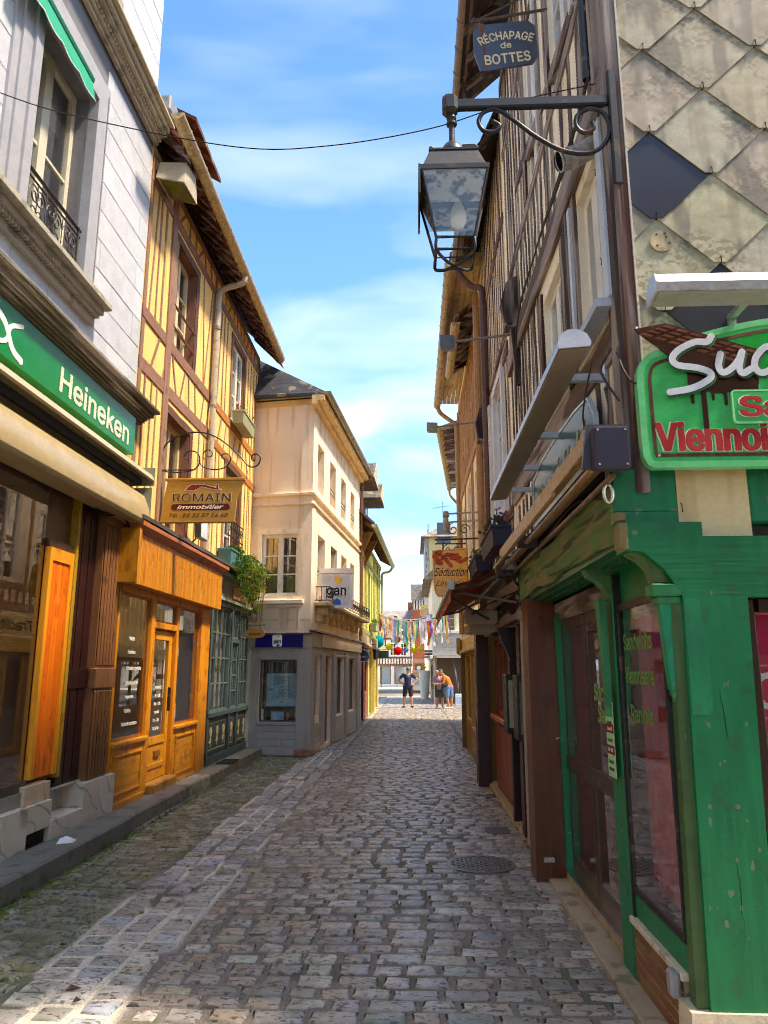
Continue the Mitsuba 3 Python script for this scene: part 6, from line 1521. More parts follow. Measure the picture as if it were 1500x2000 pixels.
for y in (7.5, 11.4): put(f'{A}__arm', cat([tube([[1.0, y, 2.66], [.70, y + .25, 2.53]], .02, 8), tube([[.70, y + .25, 2.53], [.38, y, 2.45]], .018, 8)]), 'm_metal', '8a7c68')
put(f'{A}__arm', cat([tube([[1.02, 9.2, 2.2], [.40, 8.2, 2.43]], .016, 8), tube([[1.02, 7.4, 2.3], [.42, 7.7, 2.44]], .014, 8)]), 'm_metal', '6e6354')
put(f'{A}__valance', cat([(np.array([[.372, 7.3, 2.43], [.372, 11.7, 2.43], [.368, 11.7, 2.31], [.368, 7.3, 2.31]]), np.array([[0, 1, 2], [0, 2, 3]]))]), 'm_plain', '8a3c1c')
J = thing('shop_light_box', 'weathered pale box with wires under the striped awning', 'box')
put(f'{J}__box', cat([cbx(.62, 1.02, 9.0, 9.3, 2.20, 2.36, .02), cbx(.70, 1.05, 9.6, 10.4, 2.12, 2.24, .02)]), 'm_plain', 'b8ac92')
put(f'{J}__wires', cat([tube(curve([[1.05, 7.3, 2.6], [.98, 7.2, 2.5], [1.04, 7.25, 2.42], [1.0, 7.2, 2.36]], 6), .012, 5), tube(curve([[1.05, 7.4, 2.42], [.8, 8.2, 2.34], [.7, 9.0, 2.30]], 6), .01, 5)]), 'm_plain', '2a2624', smooth=True)
K = thing('junction_box', 'small clear-lidded junction box at the near end of the striped awning', 'junction box')
put(f'{K}__box', cbx(.88, .985, 7.0, 7.1, 2.58, 2.68, .01), 'm_gloss', '8e9499')
planter(RIGHT, 'flower_box', 'navy blue window box with purple flowers above the striped awning', 8.0, 9.3, 2.98, 3.2, .03, .24, '1c2340', '4a5a34', '7a4a9a', n=140)
planter(RIGHT, 'flower_box', 'navy blue window box with sparse green plants near the yellow lingerie sign', 10.1, 11.3, 2.98, 3.18, .04, .25, '1a2038', '5c6a3c', n=120)
for y, x, z, sc_, lb in ((7.1, .37, 4.92, 1, 'grey floodlight on a long arm from the carved corbel'), (11.0, .315, 5.31, 1.1, 'square floodlight painted sunlit, on a long arm, the farther of two on the right')):
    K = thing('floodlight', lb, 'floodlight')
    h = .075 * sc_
    put(f'{K}__housing', hull([[x - h, y - .05, z - h * .7], [x + h, y - .05, z - h * 1.1], [x - h, y - .05, z + h], [x + h, y - .05, z + h * .9], [x - h * .8, y + .1, z - h * .5], [x + h * .8, y + .1, z - h * .6], [x - h * .8, y + .1, z + h * .8], [x + h * .8, y + .1, z + h * .8]]), 'm_metal', '76757a' if y < 8 else '9a8f6c')  # the farther one has sunlight put into its warmer colour
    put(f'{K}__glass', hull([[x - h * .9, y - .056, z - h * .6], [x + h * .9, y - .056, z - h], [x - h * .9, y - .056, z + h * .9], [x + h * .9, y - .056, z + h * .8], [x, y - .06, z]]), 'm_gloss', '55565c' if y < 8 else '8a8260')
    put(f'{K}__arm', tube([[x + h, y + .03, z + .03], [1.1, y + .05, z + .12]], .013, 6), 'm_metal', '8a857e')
S = thing('lingerie_sign', 'ochre yellow lingerie shop sign with a painted orange bow and black script', 'sign')
LS = Frame((0, 12.0), (1, 0), (0, -1))
o_ = Polygon([(.315, 3.55), (.9, 3.60), (.9, 2.92), (.8, 2.86), (.5, 2.78), (.40, 2.80), (.36, 2.85), (.335, 2.95)])
put(f'{S}__board', LS(ext(o_, -.012, .012)), 'm_gloss', 'fbb830')
put(f'{S}__border', LS(ext(o_.buffer(-.02).difference(o_.buffer(-.026)), .012, .014)), 'm_plain', '5a3a14')
bow = unary_union([affinity.rotate(affinity.scale(Point(.40, 3.49).buffer(.1), 1.0, .5), 35), affinity.rotate(affinity.scale(Point(.42, 3.37).buffer(.1), .8, .5), -40), affinity.rotate(affinity.scale(Point(.66, 3.46).buffer(.13), 1.1, .35), -15), Point(.5, 3.44).buffer(.05), LineString([(.5, 3.44), (.62, 3.30)]).buffer(.03), LineString([(.62, 3.45), (.78, 3.36), (.88, 3.42)]).buffer(.028)])
put(f'{S}__bow', LS(ext(bow, .0125, .016)), 'm_plain', 'c8521c')
put(f'{S}__bow_folds', LS(ext(unary_union([LineString(q).buffer(.006) for q in ([(.36, 3.52), (.5, 3.44)], [(.37, 3.33), (.5, 3.44)], [(.5, 3.44), (.75, 3.5)], [(.52, 3.42), (.7, 3.40)])]), .016, .0175)), 'm_plain', '7c2a10')
put(f'{S}__lettering', txt(LS, .62, 3.20, 'Séduction', .13, .0125, False, shear=.45, fit=.55), 'm_plain', '2a1a08')
put(f'{S}__lettering', txt(LS, .60, 3.02, 'Lingerie', .10, .0125, False, shear=.45, fit=.46), 'm_plain', '2a1a08')
put(f'{S}__lettering', txt(LS, .58, 2.88, 'Bas', .07, .0125, False, shear=.4), 'm_plain', '3a2810')
put(f'{S}__bracket', cat([flat(LS, [[.36, 3.73], [1.1, 3.75]], .014), flat(LS, [[.50, 3.56], [.50, 3.73]], .008), flat(LS, [[.80, 3.58], [.80, 3.74]], .008)]), 'm_metal', '3a3430')
B = thing('iron_sign_bracket', 'empty scrolled iron bracket and pale rails above the yellow lingerie sign', 'bracket')
put(f'{B}__rail', cat([flat(LS, [[.55, z], [1.1, z + .03]], .016) for z in (4.02, 4.16)]), 'm_metal', 'b8ab90')
put(f'{B}__scroll', cat([flat(LS, spiral((.66, 3.9), .10, .02, 90, 560, 24), .010), flat(LS, spiral((.85, 3.9), .09, .02, 0, 500, 24), .010)]), 'm_metal', '5a5044')
put(f'{B}__finial', lathe([(.001, 3.85), (.04, 3.86), (.05, 3.95), (.04, 4.1), (.06, 4.12), (.045, 4.2), (.001, 4.22)], 10, (.55, 12.0, 0)), 'm_metal', 'b0a488', smooth=40)

# ------------------------------------------------------------------ house with boarded golden eaves, third on the right
H = thing('golden_eaves_house', 'timber-framed house with boarded tan eaves, third on the right', 'house')
WG = [(11.9, 12.7, 3.4, 5.0), (13.6, 14.5, 3.4, 5.2), (15.2, 16.0, 3.4, 5.0)]
put(f'{H}__wall', cat([wall(RIGHT, 10.95, 16.9, 2.3, 7.95, WG, .2, -.004), bx(1.4, 9, 16.7, 16.9, 0, 7.9), bx(1.3, 9, 10.95, 16.9, 7.85, 7.95)]), 'm_plaster', 'f0e4c8')
key = f'{H}__beam'
for z, w in ((2.9, .16), (3.3, .12), (5.4, .16), (7.4, .14)): tim((10.97, z), (16.9, z), w, .03, 'ab8454', F=RIGHT, key=key)
for s in np.arange(11.1, 16.8, .27):
    if not any(a - .12 < s < b + .12 for a, b, _, _ in WG): tim((s, 3.36), (s + rnd(-.06, .06), 5.34), .10, .02, 'ab8455', F=RIGHT, key=key)
    tim((s, 5.48), (s + rnd(-.06, .06), 7.34), .09, .018, 'ab8455', F=RIGHT, key=key)
    tim((s, 2.98), (s, 3.26), .08, .015, '9c7848', F=RIGHT, key=key)
for q in WG: window(RIGHT, H, *q, cols=2, rows=3, col='e8e2d2', rev=.04, room='6e665c')
gutter(RIGHT, .50, 7.72, 10.3, 16.6, .08, H, 'b8a478')
for i in range(5): put(f'{H}__eaves_board', fb(RIGHT, 10.4, 16.7, 7.80, 7.82, .01 + i * .09, .094 + i * .09, .004), 'm_wood', jit('c0aa7a', 8, 4), k=kd(1))
put(f'{H}__fascia_board', fb(RIGHT, 10.35, 16.75, 7.70, 7.86, .462, .48), 'm_wood', 'bda676', k=kd(1))
put(f'{H}__verge_board', cat([fb(RIGHT, 10.33, 10.36, 7.66, 7.90, .0, .48)]), 'm_wood', 'b8a070', k=kd(0))
put(f'{H}__roof', cat([RIGHT(along_s(Polygon([(.5, 7.88), (-3.4, 11.0), (-3.4, 10.9), (.5, 7.825)]), 10.3, 16.8)), RIGHT(along_s(Polygon([(-3.4, 11.0), (-7.4, 7.9), (-7.4, 7.8), (-3.4, 10.9)]), 10.3, 16.8))]), 'm_roof', '6a4838', k=17)
# a lower strip of eaves with dark rafters under it
gutter(RIGHT, .36, 7.28, 11.4, 13.7, .075, H, 'b8a478')
for i in range(8): put(f'{H}__rafter', RIGHT(hull([[11.5 + i * .3, 0, 7.62], [11.58 + i * .3, 0, 7.62], [11.5 + i * .3, 0, 7.50], [11.58 + i * .3, 0, 7.50], [11.5 + i * .3, .33, 7.34], [11.58 + i * .3, .33, 7.34], [11.5 + i * .3, .33, 7.26], [11.58 + i * .3, .33, 7.26]])), 'm_old_wood', jit('3a2a20', 6), k=kd(2))
put(f'{H}__pentice', RIGHT(hull([[11.4, 0, 7.70], [13.8, 0, 7.70], [11.4, 0, 7.63], [13.8, 0, 7.63], [11.4, .37, 7.40], [13.8, .37, 7.40], [11.4, .37, 7.36], [13.8, .37, 7.36]])), 'm_old_wood', '5a4430', k=kd(1))
put(f'{H}__downpipe', RIGHT(tube(np.vstack([curve([[16.5, .5, 7.66], [16.5, .42, 7.5], [16.45, .2, 7.3], [16.4, .07, 7.2]], 5), [[16.35, .06, 5.0], [16.3, .06, 2.4]]]), .05, 8)), 'm_metal', 'b09468', smooth=50)
put(f'{H}__downpipe', RIGHT(tube([[11.05, .06, 7.6], [11.1, .06, 2.4]], .05, 8)), 'm_metal', 'a8825a', smooth=50)
SY = Frame((1.14, 0), (0, 1), (-1, 0))
put(f'{H}__shop_wall', cat([wall(SY, 11.75, 16.9, 0, 2.35, [(12.2, 13.2, .6, 2.0), (13.4, 14.3, .6, 2.0), (14.5, 15.2, .1, 2.0), (15.4, 16.6, .6, 2.0)], .12)]), 'm_plain', '8a6a34')
for q in ((12.2, 13.2, .6, 2.0), (13.4, 14.3, .6, 2.0), (14.5, 15.2, .1, 2.0), (15.4, 16.6, .6, 2.0)): window(SY, H, *q, cols=1, rows=1, col='b58a34', rev=.0, fw=.06, room='6e665c', name='shop_window', tilt=.004)
put(f'{H}__stallboard', cat([fb(SY, 11.8, 14.3, .05, .56, 0, .03, .006), fb(SY, 11.8, 14.3, .56, .62, 0, .07, .008)]), 'm_wood', '8a6a4a', k=kd(1))
put(f'{H}__yellow_fascia', cat([fb(SY, 11.8, 16.9, 2.05, 2.3, 0, .06, .008), fb(SY, 11.8, 16.9, 2.0, 2.06, 0, .12, .008)]), 'm_wood', 'caa032', k=kd(1))
S = thing('cream_fascia_sign', 'cream fascia board with brown old-style lettering on the third house', 'sign')
put(f'{S}__board', fb(SY, 12.6, 16.6, 2.36, 2.72, .0, .05, .006), 'm_gloss', 'd8bc62')
put(f'{S}__lettering', txt(SY, 14.4, 2.54, 'Tradition', .2, .052, True, shear=.2, fit=1.9), 'm_plain', '3a1c10')
S = thing('shaped_hanging_sign', 'shaped ochre hanging sign below a scrolled bracket on the third house', 'sign')
TS = Frame((0, 14.9), (1, 0), (0, -1))
put(f'{S}__board', TS(ext(Polygon([(.5, 3.1), (1.0, 3.1), (1.03, 3.4), (.98, 3.75), (.85, 3.85), (.65, 3.85), (.52, 3.75), (.47, 3.4)]), -.015, .015)), 'm_gloss', 'b8902e')
put(f'{S}__lettering', txt(TS, .75, 3.55, 'Tradition', .12, .0155, True, shear=.2, fit=.46), 'm_plain', '3a2010')
put(f'{S}__bracket', cat([flat(TS, [[.45, 4.15], [1.1, 4.15]], .014), flat(TS, spiral((.7, 4.03), .1, .02, 90, 560, 24), .01), flat(TS, spiral((.9, 4.03), .09, .02, 0, -500, 24), .01), flat(TS, [[.6, 3.85], [.6, 4.15]], .008), flat(TS, [[.9, 3.85], [.9, 4.15]], .008)]), 'm_metal', '2c2622')

# ------------------------------------------------------------------ fourth house, turning away, with open rafters
H = thing('open_rafter_house', 'pale house with open rafters and a bent gutter, fourth on the right', 'house')
_c = math.atan2(.55, 6.2)
RF = Frame((1.08, 16.95), (math.sin(_c), math.cos(_c)), (-math.cos(_c), math.sin(_c)))
WO = [(1.0, 1.8, 3.4, 5.0), (3.4, 4.2, 3.4, 5.0), (6, 6.8, 3.4, 5.0)]
put(f'{H}__wall', cat([wall(RF, 0, 8.5, 2.3, 7.1, WO, .2, -.004), RF(bx(0, 8.5, -5, -4.8, 0, 7.1)), RF(bx(8.3, 8.5, -4.8, -.2, 0, 7.1)), RF(bx(0, 8.5, -4.8, -.2, 7.0, 7.1))]), 'm_plaster', 'e2c68c')
for s in np.arange(.1, 8.4, .45): tim((s, 2.9), (s + rnd(-.05, .05), 7.0), .12, .02, 'b08e5c', F=RF, key=f'{H}__beam')
for q in WO: window(RF, H, *q, cols=2, rows=3, col='e2dccc', rev=.05, room='6e665c')
for s in np.arange(.2, 6.3, .42): put(f'{H}__rafter', RF(hull([[s, 0, 7.55], [s + .10, 0, 7.55], [s, 0, 7.40], [s + .10, 0, 7.40], [s, .42, 7.42], [s + .10, .42, 7.42], [s, .42, 7.30], [s + .10, .42, 7.30]])), 'm_old_wood', jit('5a3a26', 8), k=kd(2))
gutter(RF, .45, 7.36, 0, 6.4, .075, H, 'b0a05c', bands=False)
put(f'{H}__downpipe', RF(tube(np.vstack([curve([[6.3, .45, 7.3], [6.3, .40, 7.1], [6.3, .2, 6.85], [6.3, .06, 6.75]], 5), [[6.3, .05, 5.0], [6.3, .05, 2.4]]]), .04, 8)), 'm_metal', 'a89a58', smooth=50)
put(f'{H}__roof', cat([RF(along_s(Polygon([(.0, 7.66), (-2.6, 10.0), (-2.6, 9.9), (.0, 7.56)]), 0, 8.6)), RF(along_s(Polygon([(-2.6, 10), (-5.2, 7.6), (-5.2, 7.5), (-2.6, 9.9)]), 0, 8.6))]), 'm_roof', '6a5040', k=19)
put(f'{H}__shop_wall', cat([wall(RF, 0, 8.5, 0, 2.3, [(.4, 2.2, .6, 1.95), (2.6, 3.4, .05, 1.95), (3.8, 6.0, .6, 1.95), (6.4, 8, .6, 1.95)], .12, .03)]), 'm_plain', '7c5a30')
for q in ((.4, 2.2, .6, 1.95), (2.6, 3.4, .05, 1.95), (3.8, 6.0, .6, 1.95), (6.4, 8, .6, 1.95)): window(RF, H, *q, cols=2, rows=1, col='a67c30', rev=.0, fw=.06, room='6e665c', name='shop_window', tilt=.004)
put(f'{H}__shop_fascia', fb(RF, 0, 8.5, 2.0, 2.35, .03, .12, .01), 'm_wood', 'b08a3a', k=kd(1))

# ------------------------------------------------------------------ the far end of the street
H = thing('jettied_house', 'jettied house with grey clapboards and a dark passage beneath, beyond the people', 'house')
JF = Frame((0, 37.5), (1, 0), (0, -1))
JS = Frame((.95, 37.5), (0, 1), (-1, 0))
put(f'{H}__wall', cat([wall(JF, .97, 6, 2.35, 6.2, [(1.4, 2.1, 3.3, 4.6)], .2), wall(JS, 0, 9, 2.35, 6.2, [(1, 1.8, 3.2, 4.6), (3, 3.8, 3.2, 4.6), (5.5, 6.3, 3.2, 4.6)], .2), bx(1, 6, 46.3, 46.5, 0, 6.2), bx(1.9, 6, 39.8, 40, 0, 2.4)]), 'm_plaster', 'ead9b4')
for i in range(9): put(f'{H}__clapboard', fb(JF, 1.0, 2.7, 2.22 + i * .13, 2.345 + i * .13, .0, .03 + .004 * (i % 2), .004), 'm_plain', jit('b9b3a8', 7, 3))
put(f'{H}__cornice', cat([fb(JF, .9, 2.8, 3.42, 3.56, 0, .16, .02), fb(JS, -.1, 9, 2.2, 2.36, 0, .14, .02)]), 'm_plain', 'dcd4c2')
put(f'{H}__post', cat([bx(.98, 1.12, 37.4, 37.55, 0, 2.3), bx(2.5, 2.66, 37.4, 37.55, 0, 2.3)]), 'm_old_wood', '8a7040', k=kd(0))
put(f'{H}__brace', cat([JF((lambda m: m)(hull([[1.9, -.1, 2.2], [1.98, -.1, 2.2], [1.9, 0, 2.2], [1.98, 0, 2.2], [2.25, -.1, .3], [2.33, -.1, .3], [2.25, 0, .3], [2.33, 0, .3]])))]), 'm_old_wood', '4a3c30', k=kd(0))
put(f'{H}__passage', cat([bx(1.1, 6, 39.5, 39.8, 0, 2.35), bx(1.0, 6, 37.5, 39.8, 2.3, 2.35)]), 'm_plain', '6a5440')
for s in (1, 3, 5.5): window(JS, H, s, s + .8, 3.2, 4.6, cols=2, rows=3, col='e4dcc8', rev=.08, room='6e665c')
window(JF, H, 1.4, 2.1, 3.3, 4.6, cols=2, rows=3, col='e4dcc8', rev=.08, room='6e665c')
put(f'{H}__side_shop', cat([wall(JS, 2.5, 9, 0, 2.2, [(3, 5, .6, 1.9), (5.5, 8.5, .6, 1.9)], .15, -.1)]), 'm_plain', '6a5436')
for q in ((3, 5, .6, 1.9), (5.5, 8.5, .6, 1.9)): window(JS, H, *q, cols=2, rows=1, col='8a6c34', rev=.15, room='6e665c', name='shop_window')
for s in (-.3, 0, .3): put(f'{H}__beam_end', cbx(.55, .97, 37.6 + s + .4, 37.75 + s + .4, 2.36 + s * .5, 2.48 + s * .5, .02), 'm_old_wood', '4a3a2c', k=kd(2))
put(f'{H}__roof', hull([[.5, 37.2, 6.1], [6.3, 37.2, 6.1], [.5, 46.8, 6.1], [6.3, 46.8, 6.1], [3.4, 37.2, 9.0], [3.4, 46.8, 9.0]]), 'm_roof', '7a6450', k=23)

H = thing('tall_tan_house', 'tall tan house with a grey slate side wall rising behind the houses on the right', 'house')
put(f'{H}__wall', bx(1.2, 9, 54, 62, 0, 11.2), 'm_plaster', 'd2b47c')
put(f'{H}__slate_side', bx(.9, 1.19, 54, 62, 6.2, 11.2), 'm_slate', 'a8a294')
put(f'{H}__roof', hull([[.6, 53.6, 11.2], [9, 53.6, 11.2], [.6, 62.4, 11.2], [9, 62.4, 11.2], [2.2, 56, 12.4], [9, 56, 12.4], [2.2, 60, 12.4], [9, 60, 12.4]]), 'm_roof', '8a7a68', k=41)
put(f'{H}__eaves', bx(.55, 1.6, 53.5, 62, 6.0, 6.2), 'm_wood', 'c8a24c', k=kd(1))
for z in (5.2, 7.9, 10.4):
    for x in (1.8, 3.4): put(f'{H}__window', bx(x, x + 1.0, 53.95, 54.0, z + .3, z + 1.9), 'm_gloss', '4a5058')
    for y in (55, 57, 59): put(f'{H}__window', bx(1.15, 1.2, y, y + 1.0, z + .3, z + 2.0), 'm_gloss', '555a60')
K = thing('roof_aerial', 'thin television aerial on the roof of the tall tan house', 'aerial')
put(K, cat([tube([[2.3, 55, 12.2], [2.3, 55, 14.1]], .03, 6), tube([[1.5, 55, 13.6], [2.9, 55, 13.8]], .02, 5)] + [tube([[1.6 + i * .2, 54.8, 13.62 + i * .03], [1.6 + i * .2, 55.2, 13.62 + i * .03]], .012, 4) for i in range(6)]), 'm_metal', '6a6a6c')

FH = Frame((0, 72), (1, 0), (0, -1))
H = thing('end_timber_house', 'black and white timber house with big shop windows closing the street', 'house')
FWN = [(-2.25, -1.65, 2.95, 4.15), (-1.25, -.65, 2.95, 4.15)]
SHW = [(-3.2, -2.15, .35, 2.0), (-1.85, -.25, .35, 2.0)]
put(f'{H}__wall', cat([wall(FH, -9, -.12, 0, 5.9, FWN + SHW + [(-6, -3.6, .35, 2.0)], .25), bx(-9, -.2, 78, 78.2, 0, 5.9), bx(-.4, -.15, 72.3, 78, 0, 5.9)]), 'm_plaster', 'ece4d2')
for s in np.arange(-8.9, -.2, .27):
    put(f'{H}__beam', beam(FH, (s, 2.15), (s, 2.72), .09, -.05, .03, .005), 'm_matt_wood', jit('4e4038', 6), k=kd(0))
    if not any(a - .2 < s < b + .2 for a, b, _, _ in FWN): put(f'{H}__beam', beam(FH, (s, 2.85), (s, 4.5), .10, -.05, .03, .005), 'm_matt_wood', jit('4e4038', 6), k=kd(0))
for z, w in ((2.1, .18), (2.78, .16), (4.55, .16)): put(f'{H}__beam', beam(FH, (-9, z), (-.15, z), w, -.05, .05, .004), 'm_matt_wood', '6a4a3a', k=kd(2))
put(f'{H}__cream_band', fb(FH, -9, -.15, 4.65, 5.85, 0, .03), 'm_plaster', 'e2c894')
for s in np.arange(-8.5, -.3, .7): put(f'{H}__band_panel', fb(FH, s, s + .38, 4.8, 5.7, .03, .06), 'm_plain', 'c48a3c')
for q in FWN: window(FH, H, *q, cols=2, rows=3, col='f0ece4', rev=.02, fw=.08, room='6e665c')
for q in SHW: window(FH, H, *q, cols=1, rows=1, col='7a6a5a', rev=.05, fw=.08, room='c4d2da', name='shop_window', tilt=.002, depth=.4)
put(f'{H}__roof', cat([hull([[-9.2, 71.6, 5.85], [0, 71.6, 5.85], [-9.2, 75, 7.5], [0, 75, 7.5], [-9.2, 78.5, 5.85], [0, 78.5, 5.85]])]), 'm_roof', '9a928a', k=27)
for x in (-2.2, -.9): put(f'{H}__pediment', FH(ext(Polygon([(x - .75, 5.85), (x + .75, 5.85), (x, 6.3)]), .1, .5)), 'm_plaster', 'c8aa78')
put(f'{H}__dormer', cat([bx(-1.9, -1.55, 72.4, 73.4, 6.1, 6.75)]), 'm_plain', '6a5a4c')
put(f'{H}__chimney', bx(-.55, -.05, 75, 75.6, 7.0, 8.3), 'm_plain', '9a5a44')
H = thing('end_brick_house', 'narrow tall brick house with a slate-hung gable at the end of the street', 'house')
put(f'{H}__wall', cat([wall(FH, -.1, 1.05, 0, 8.2, [(.15, .85, .1, 2.2)], .25), bx(-.1, .1, 72.3, 79, 0, 8.2), bx(.85, 1.05, 72.3, 79, 0, 8.2)]), 'm_plain', 'b4603a')
put(f'{H}__slate_gable', cat([fb(FH, -.2, 1.1, 8.2, 9.75, -.2, .12)]), 'm_roof', 'a39688', k=31)
put(f'{H}__timber_band', fb(FH, -.1, 1.05, 7.35, 8.2, 0, .03), 'm_plaster', 'e2dccc')
for i in range(5): put(f'{H}__timber_band__stud', fb(FH, -.08 + i * .26, .02 + i * .26, 7.37, 8.18, .03, .06), 'm_matt_wood', '3c302a')
for (a, b) in (((-.1, 7.2), (.45, 6.2)), ((.45, 6.2), (1.0, 7.2)), ((-.1, 5.6), (.5, 4.6)), ((.5, 4.6), (1.0, 5.6))): put(f'{H}__beam', beam(FH, a, b, .1, -.02, .04, .004), 'm_matt_wood', 'a8744a')
put(f'{H}__door', fb(FH, .15, .85, .05, 2.2, -.1, -.05), 'm_wood', '6e4e38', k=kd(0))
put(f'{H}__lintel', fb(FH, -.1, 1.05, 2.3, 2.7, 0, .08), 'm_plain', 'b88a6a')
H = thing('end_white_house', 'plain white rendered house beside the narrow brick house', 'house')
put(f'{H}__wall', bx(1.05, 9, 70, 78, 0, 8.6), 'm_plaster', 'f0eee8')
put(f'{H}__roof', hull([[.8, 69.6, 8.6], [9, 69.6, 8.6], [.8, 74, 10], [9, 74, 10], [.8, 78, 8.6], [9, 78, 8.6]]), 'm_roof', '7a7068', k=33)
struct('crossing_pavement', bx(-12, 12, 64, 71.9, -.05, .08), 'm_stone', 'e2d8c6')
struct('painted_sun_strip', sheet(-1.65, 6, 45.2, 48.2, .006), 'm_stone', 'eadcba')  # sunlit band across the street, its brightness put into a pale sheet
H = thing('bollard', 'thin dark metal bollard by the end house', 'bollard')
put(H, lathe([(.04, 0), (.04, 1.9), (.05, 1.95), (.001, 2.0)], 8, (-2.9, 68, 0)), 'm_metal', '2c3038')
H = thing('tall_planter', 'tall tapering white planter by the jettied house', 'planter')
put(f'{H}__pot', lathe([(.001, .0), (.22, .0), (.34, 1.55), (.36, 1.6), (.32, 1.6), (.3, 1.5), (.001, 1.5)], 16, (.62, 44, 0)), 'm_plain', 'dcd2c0', smooth=40)
K = thing('menu_board', 'free-standing menu board with a small plant on top, in the middle of the far street', 'sign board')
put(f'{K}__board', bx(-.05, .95, 52, 52.06, .25, 1.62), 'm_plain', 'b4b4ae')
put(f'{K}__header', bx(.02, .88, 51.98, 52.0, 1.3, 1.48), 'm_plain', 'c88a2c')
put(f'{K}__menu_text', cat([bx(.1, .1 + w, 51.98, 52.0, z, z + .05) for z, w in ((1.18, .5), (1.06, .6), (.94, .35), (.82, .55), (.70, .4))]), 'm_plain', '6a7a84')
put(f'{K}__foot', bx(-.05, .95, 51.97, 52.1, .12, .28), 'm_plain', '5a2c20')
put(f'{K}__leg', cat([bx(-.08, -.04, 51.9, 52.2, 0, 1.6), bx(.95, .99, 51.9, 52.2, 0, 1.6)]), 'm_metal', '6a5a4c')
put(f'{K}__plant', leaves([[.7, 52, 1.75], [.65, 52, 1.85], [.75, 52, 1.8]], .06, 60, .12, droop=-.6), 'm_leaf', '7a8a1c', stuff=True)
put(f'{K}__clock', lathe([(.14, -.02), (.14, .02), (.001, .02)], 16, (0, 0, 0)), 'm_plain', 'd8c8c8')
v_ = np.array(meshkit.WRITTEN[scene[f'{K}__clock']['filename']][0]); f_ = meshkit.WRITTEN[scene[f'{K}__clock']['filename']][1]
scene[f'{K}__clock'] = pack((np.stack([v_[:, 0] + .35, -v_[:, 2] + 51.95, v_[:, 1] + 1.78], 1), f_), 'm_plain', 'd8c8c8')
for i, (x, w, h, lb) in enumerate(((1.98, .36, .52, 'white carton on the ground by the passage, the larger of two'), (2.40, .22, .46, 'white carton on the ground by the passage, the smaller of two'))):
    K = thing('carton', lb, 'carton')
    put(f'{K}__box', cbx(x, x + w, 36.4, 36.75, 0, h, .01), 'm_plain', 'd4dae2')
    put(f'{K}__print', bx(x + .05, x + w - .05, 36.39, 36.399, h * .2, h * .75), 'm_plain', 'a8c0d8')

# ------------------------------------------------------------------ ribbons and paper lanterns over the street
COLS = ['e8e2e0', 'c8703c', '2f98a0', '8a60a8', 'd4c4dc', 'd8b060', 'eee8d8', '9a4a5c', '52a084', 'dc9070', 'd6dae2', 'ecc8ba', 'd0b88c', '8a9cc0', 'dedc90', 'e6e6ea', 'e8d4c8', 'd8ccd8']
for gi, (y, z, x0, x1, lb) in enumerate(((29.5, 3.85, -1.4, 1.55, 'nearest'), (33, 4.15, -1.55, 1.6, 'second'), (36.5, 4.35, -1.7, 1.0, 'third'), (40.5, 4.65, -1.8, 1.0, 'fourth'), (44.5, 4.9, -1.9, 1.0, 'fifth'))):
    G = thing('ribbon_garland', f'line of coloured cloth ribbons across the street, {lb} of five', 'garland')
    xs = np.linspace(x0, x1, 24)
    put(f'{G}__cord', tube(np.column_stack([xs, xs * 0 + y, z - .35 * (1 - ((xs - (x0 + x1) / 2) / ((x1 - x0) / 2)) ** 2)]), .008, 4), 'm_plain', 'c8c0b4')
    for x in np.arange(x0 + .08, x1 - .05, .105):
        if rnd() < .12: continue
        x += rnd(-.03, .03)
        zt = z - .35 * (1 - ((x - (x0 + x1) / 2) / ((x1 - x0) / 2)) ** 2)
        L, w = rnd(.5, 1.15), rnd(.03, .075)
        t = np.linspace(0, 1, 7)
        sx = x + .05 * np.sin(t * 5 + rnd(0, 6)) * t
        sy = y + .06 * np.sin(t * 7 + rnd(0, 6)) * t
        ww = w * (1 - .3 * t)
        v = np.vstack([np.column_stack([sx - ww, sy, zt - t * L]), np.column_stack([sx + ww, sy + .02 * np.sin(9 * t), zt - t * L])])
        put(f'{G}__ribbon', (v, np.array([[i, i + 1, 8 + i] for i in range(6)] + [[i, 8 + i, 7 + i] for i in range(6)])), 'm_leaf', COLS[int(RNG.integers(len(COLS)))])
for x, y, z, R, col, nm in ((-1.34, 28, 2.67, 0.236, '1694a4', 'large teal paper lantern, biggest of the hanging lanterns'),
                          (-1.23, 38, 2.78, 0.167, 'dcd020', 'yellow paper lantern right beside the large teal one'),
                          (-0.82, 38, 3.14, 0.167, 'd8302c', 'smaller red paper lantern above the larger red one'),
                          (-0.73, 35, 2.50, 0.189, 'c81820', 'larger red paper lantern below the smaller red one'),
                          (-0.38, 38, 2.62, 0.128, '9a64c0', 'violet paper lantern between the red and yellow ones'),
                          (-0.36, 38, 3.06, 0.179, 'e0d824', 'yellow paper lantern hung highest, among the green ribbons'),
                          (0.00, 38, 2.62, 0.154, 'e4c414', 'yellow orange paper lantern right of the violet one'),
                          (0.35, 40, 2.76, 0.135, 'e6dc28', 'small yellow paper lantern farthest to the right')):
    K = thing('paper_lantern', nm, 'paper lantern', 'paper lanterns hung over the street')
    c = np.array([x, y, z])
    prof_ = [(max(.001, R * math.sin(t)) * (1 + .03 * (i % 2)), -R * math.cos(t)) for i, t in enumerate(np.linspace(0.05, math.pi - .05, 19))]
    put(f'{K}__shade', lathe(prof_, 20, c), 'm_leaf', col, smooth=True)
    put(f'{K}__cord', tube([c + [0, 0, R], c + [0, 0, R + .9]], .006, 4), 'm_plain', 'b8b0a4')

# ------------------------------------------------------------------ people
import manifold3d as m3d


def ball(p, r, n=16):
    return m3d.Manifold.sphere(r, n).translate([float(a) for a in p])


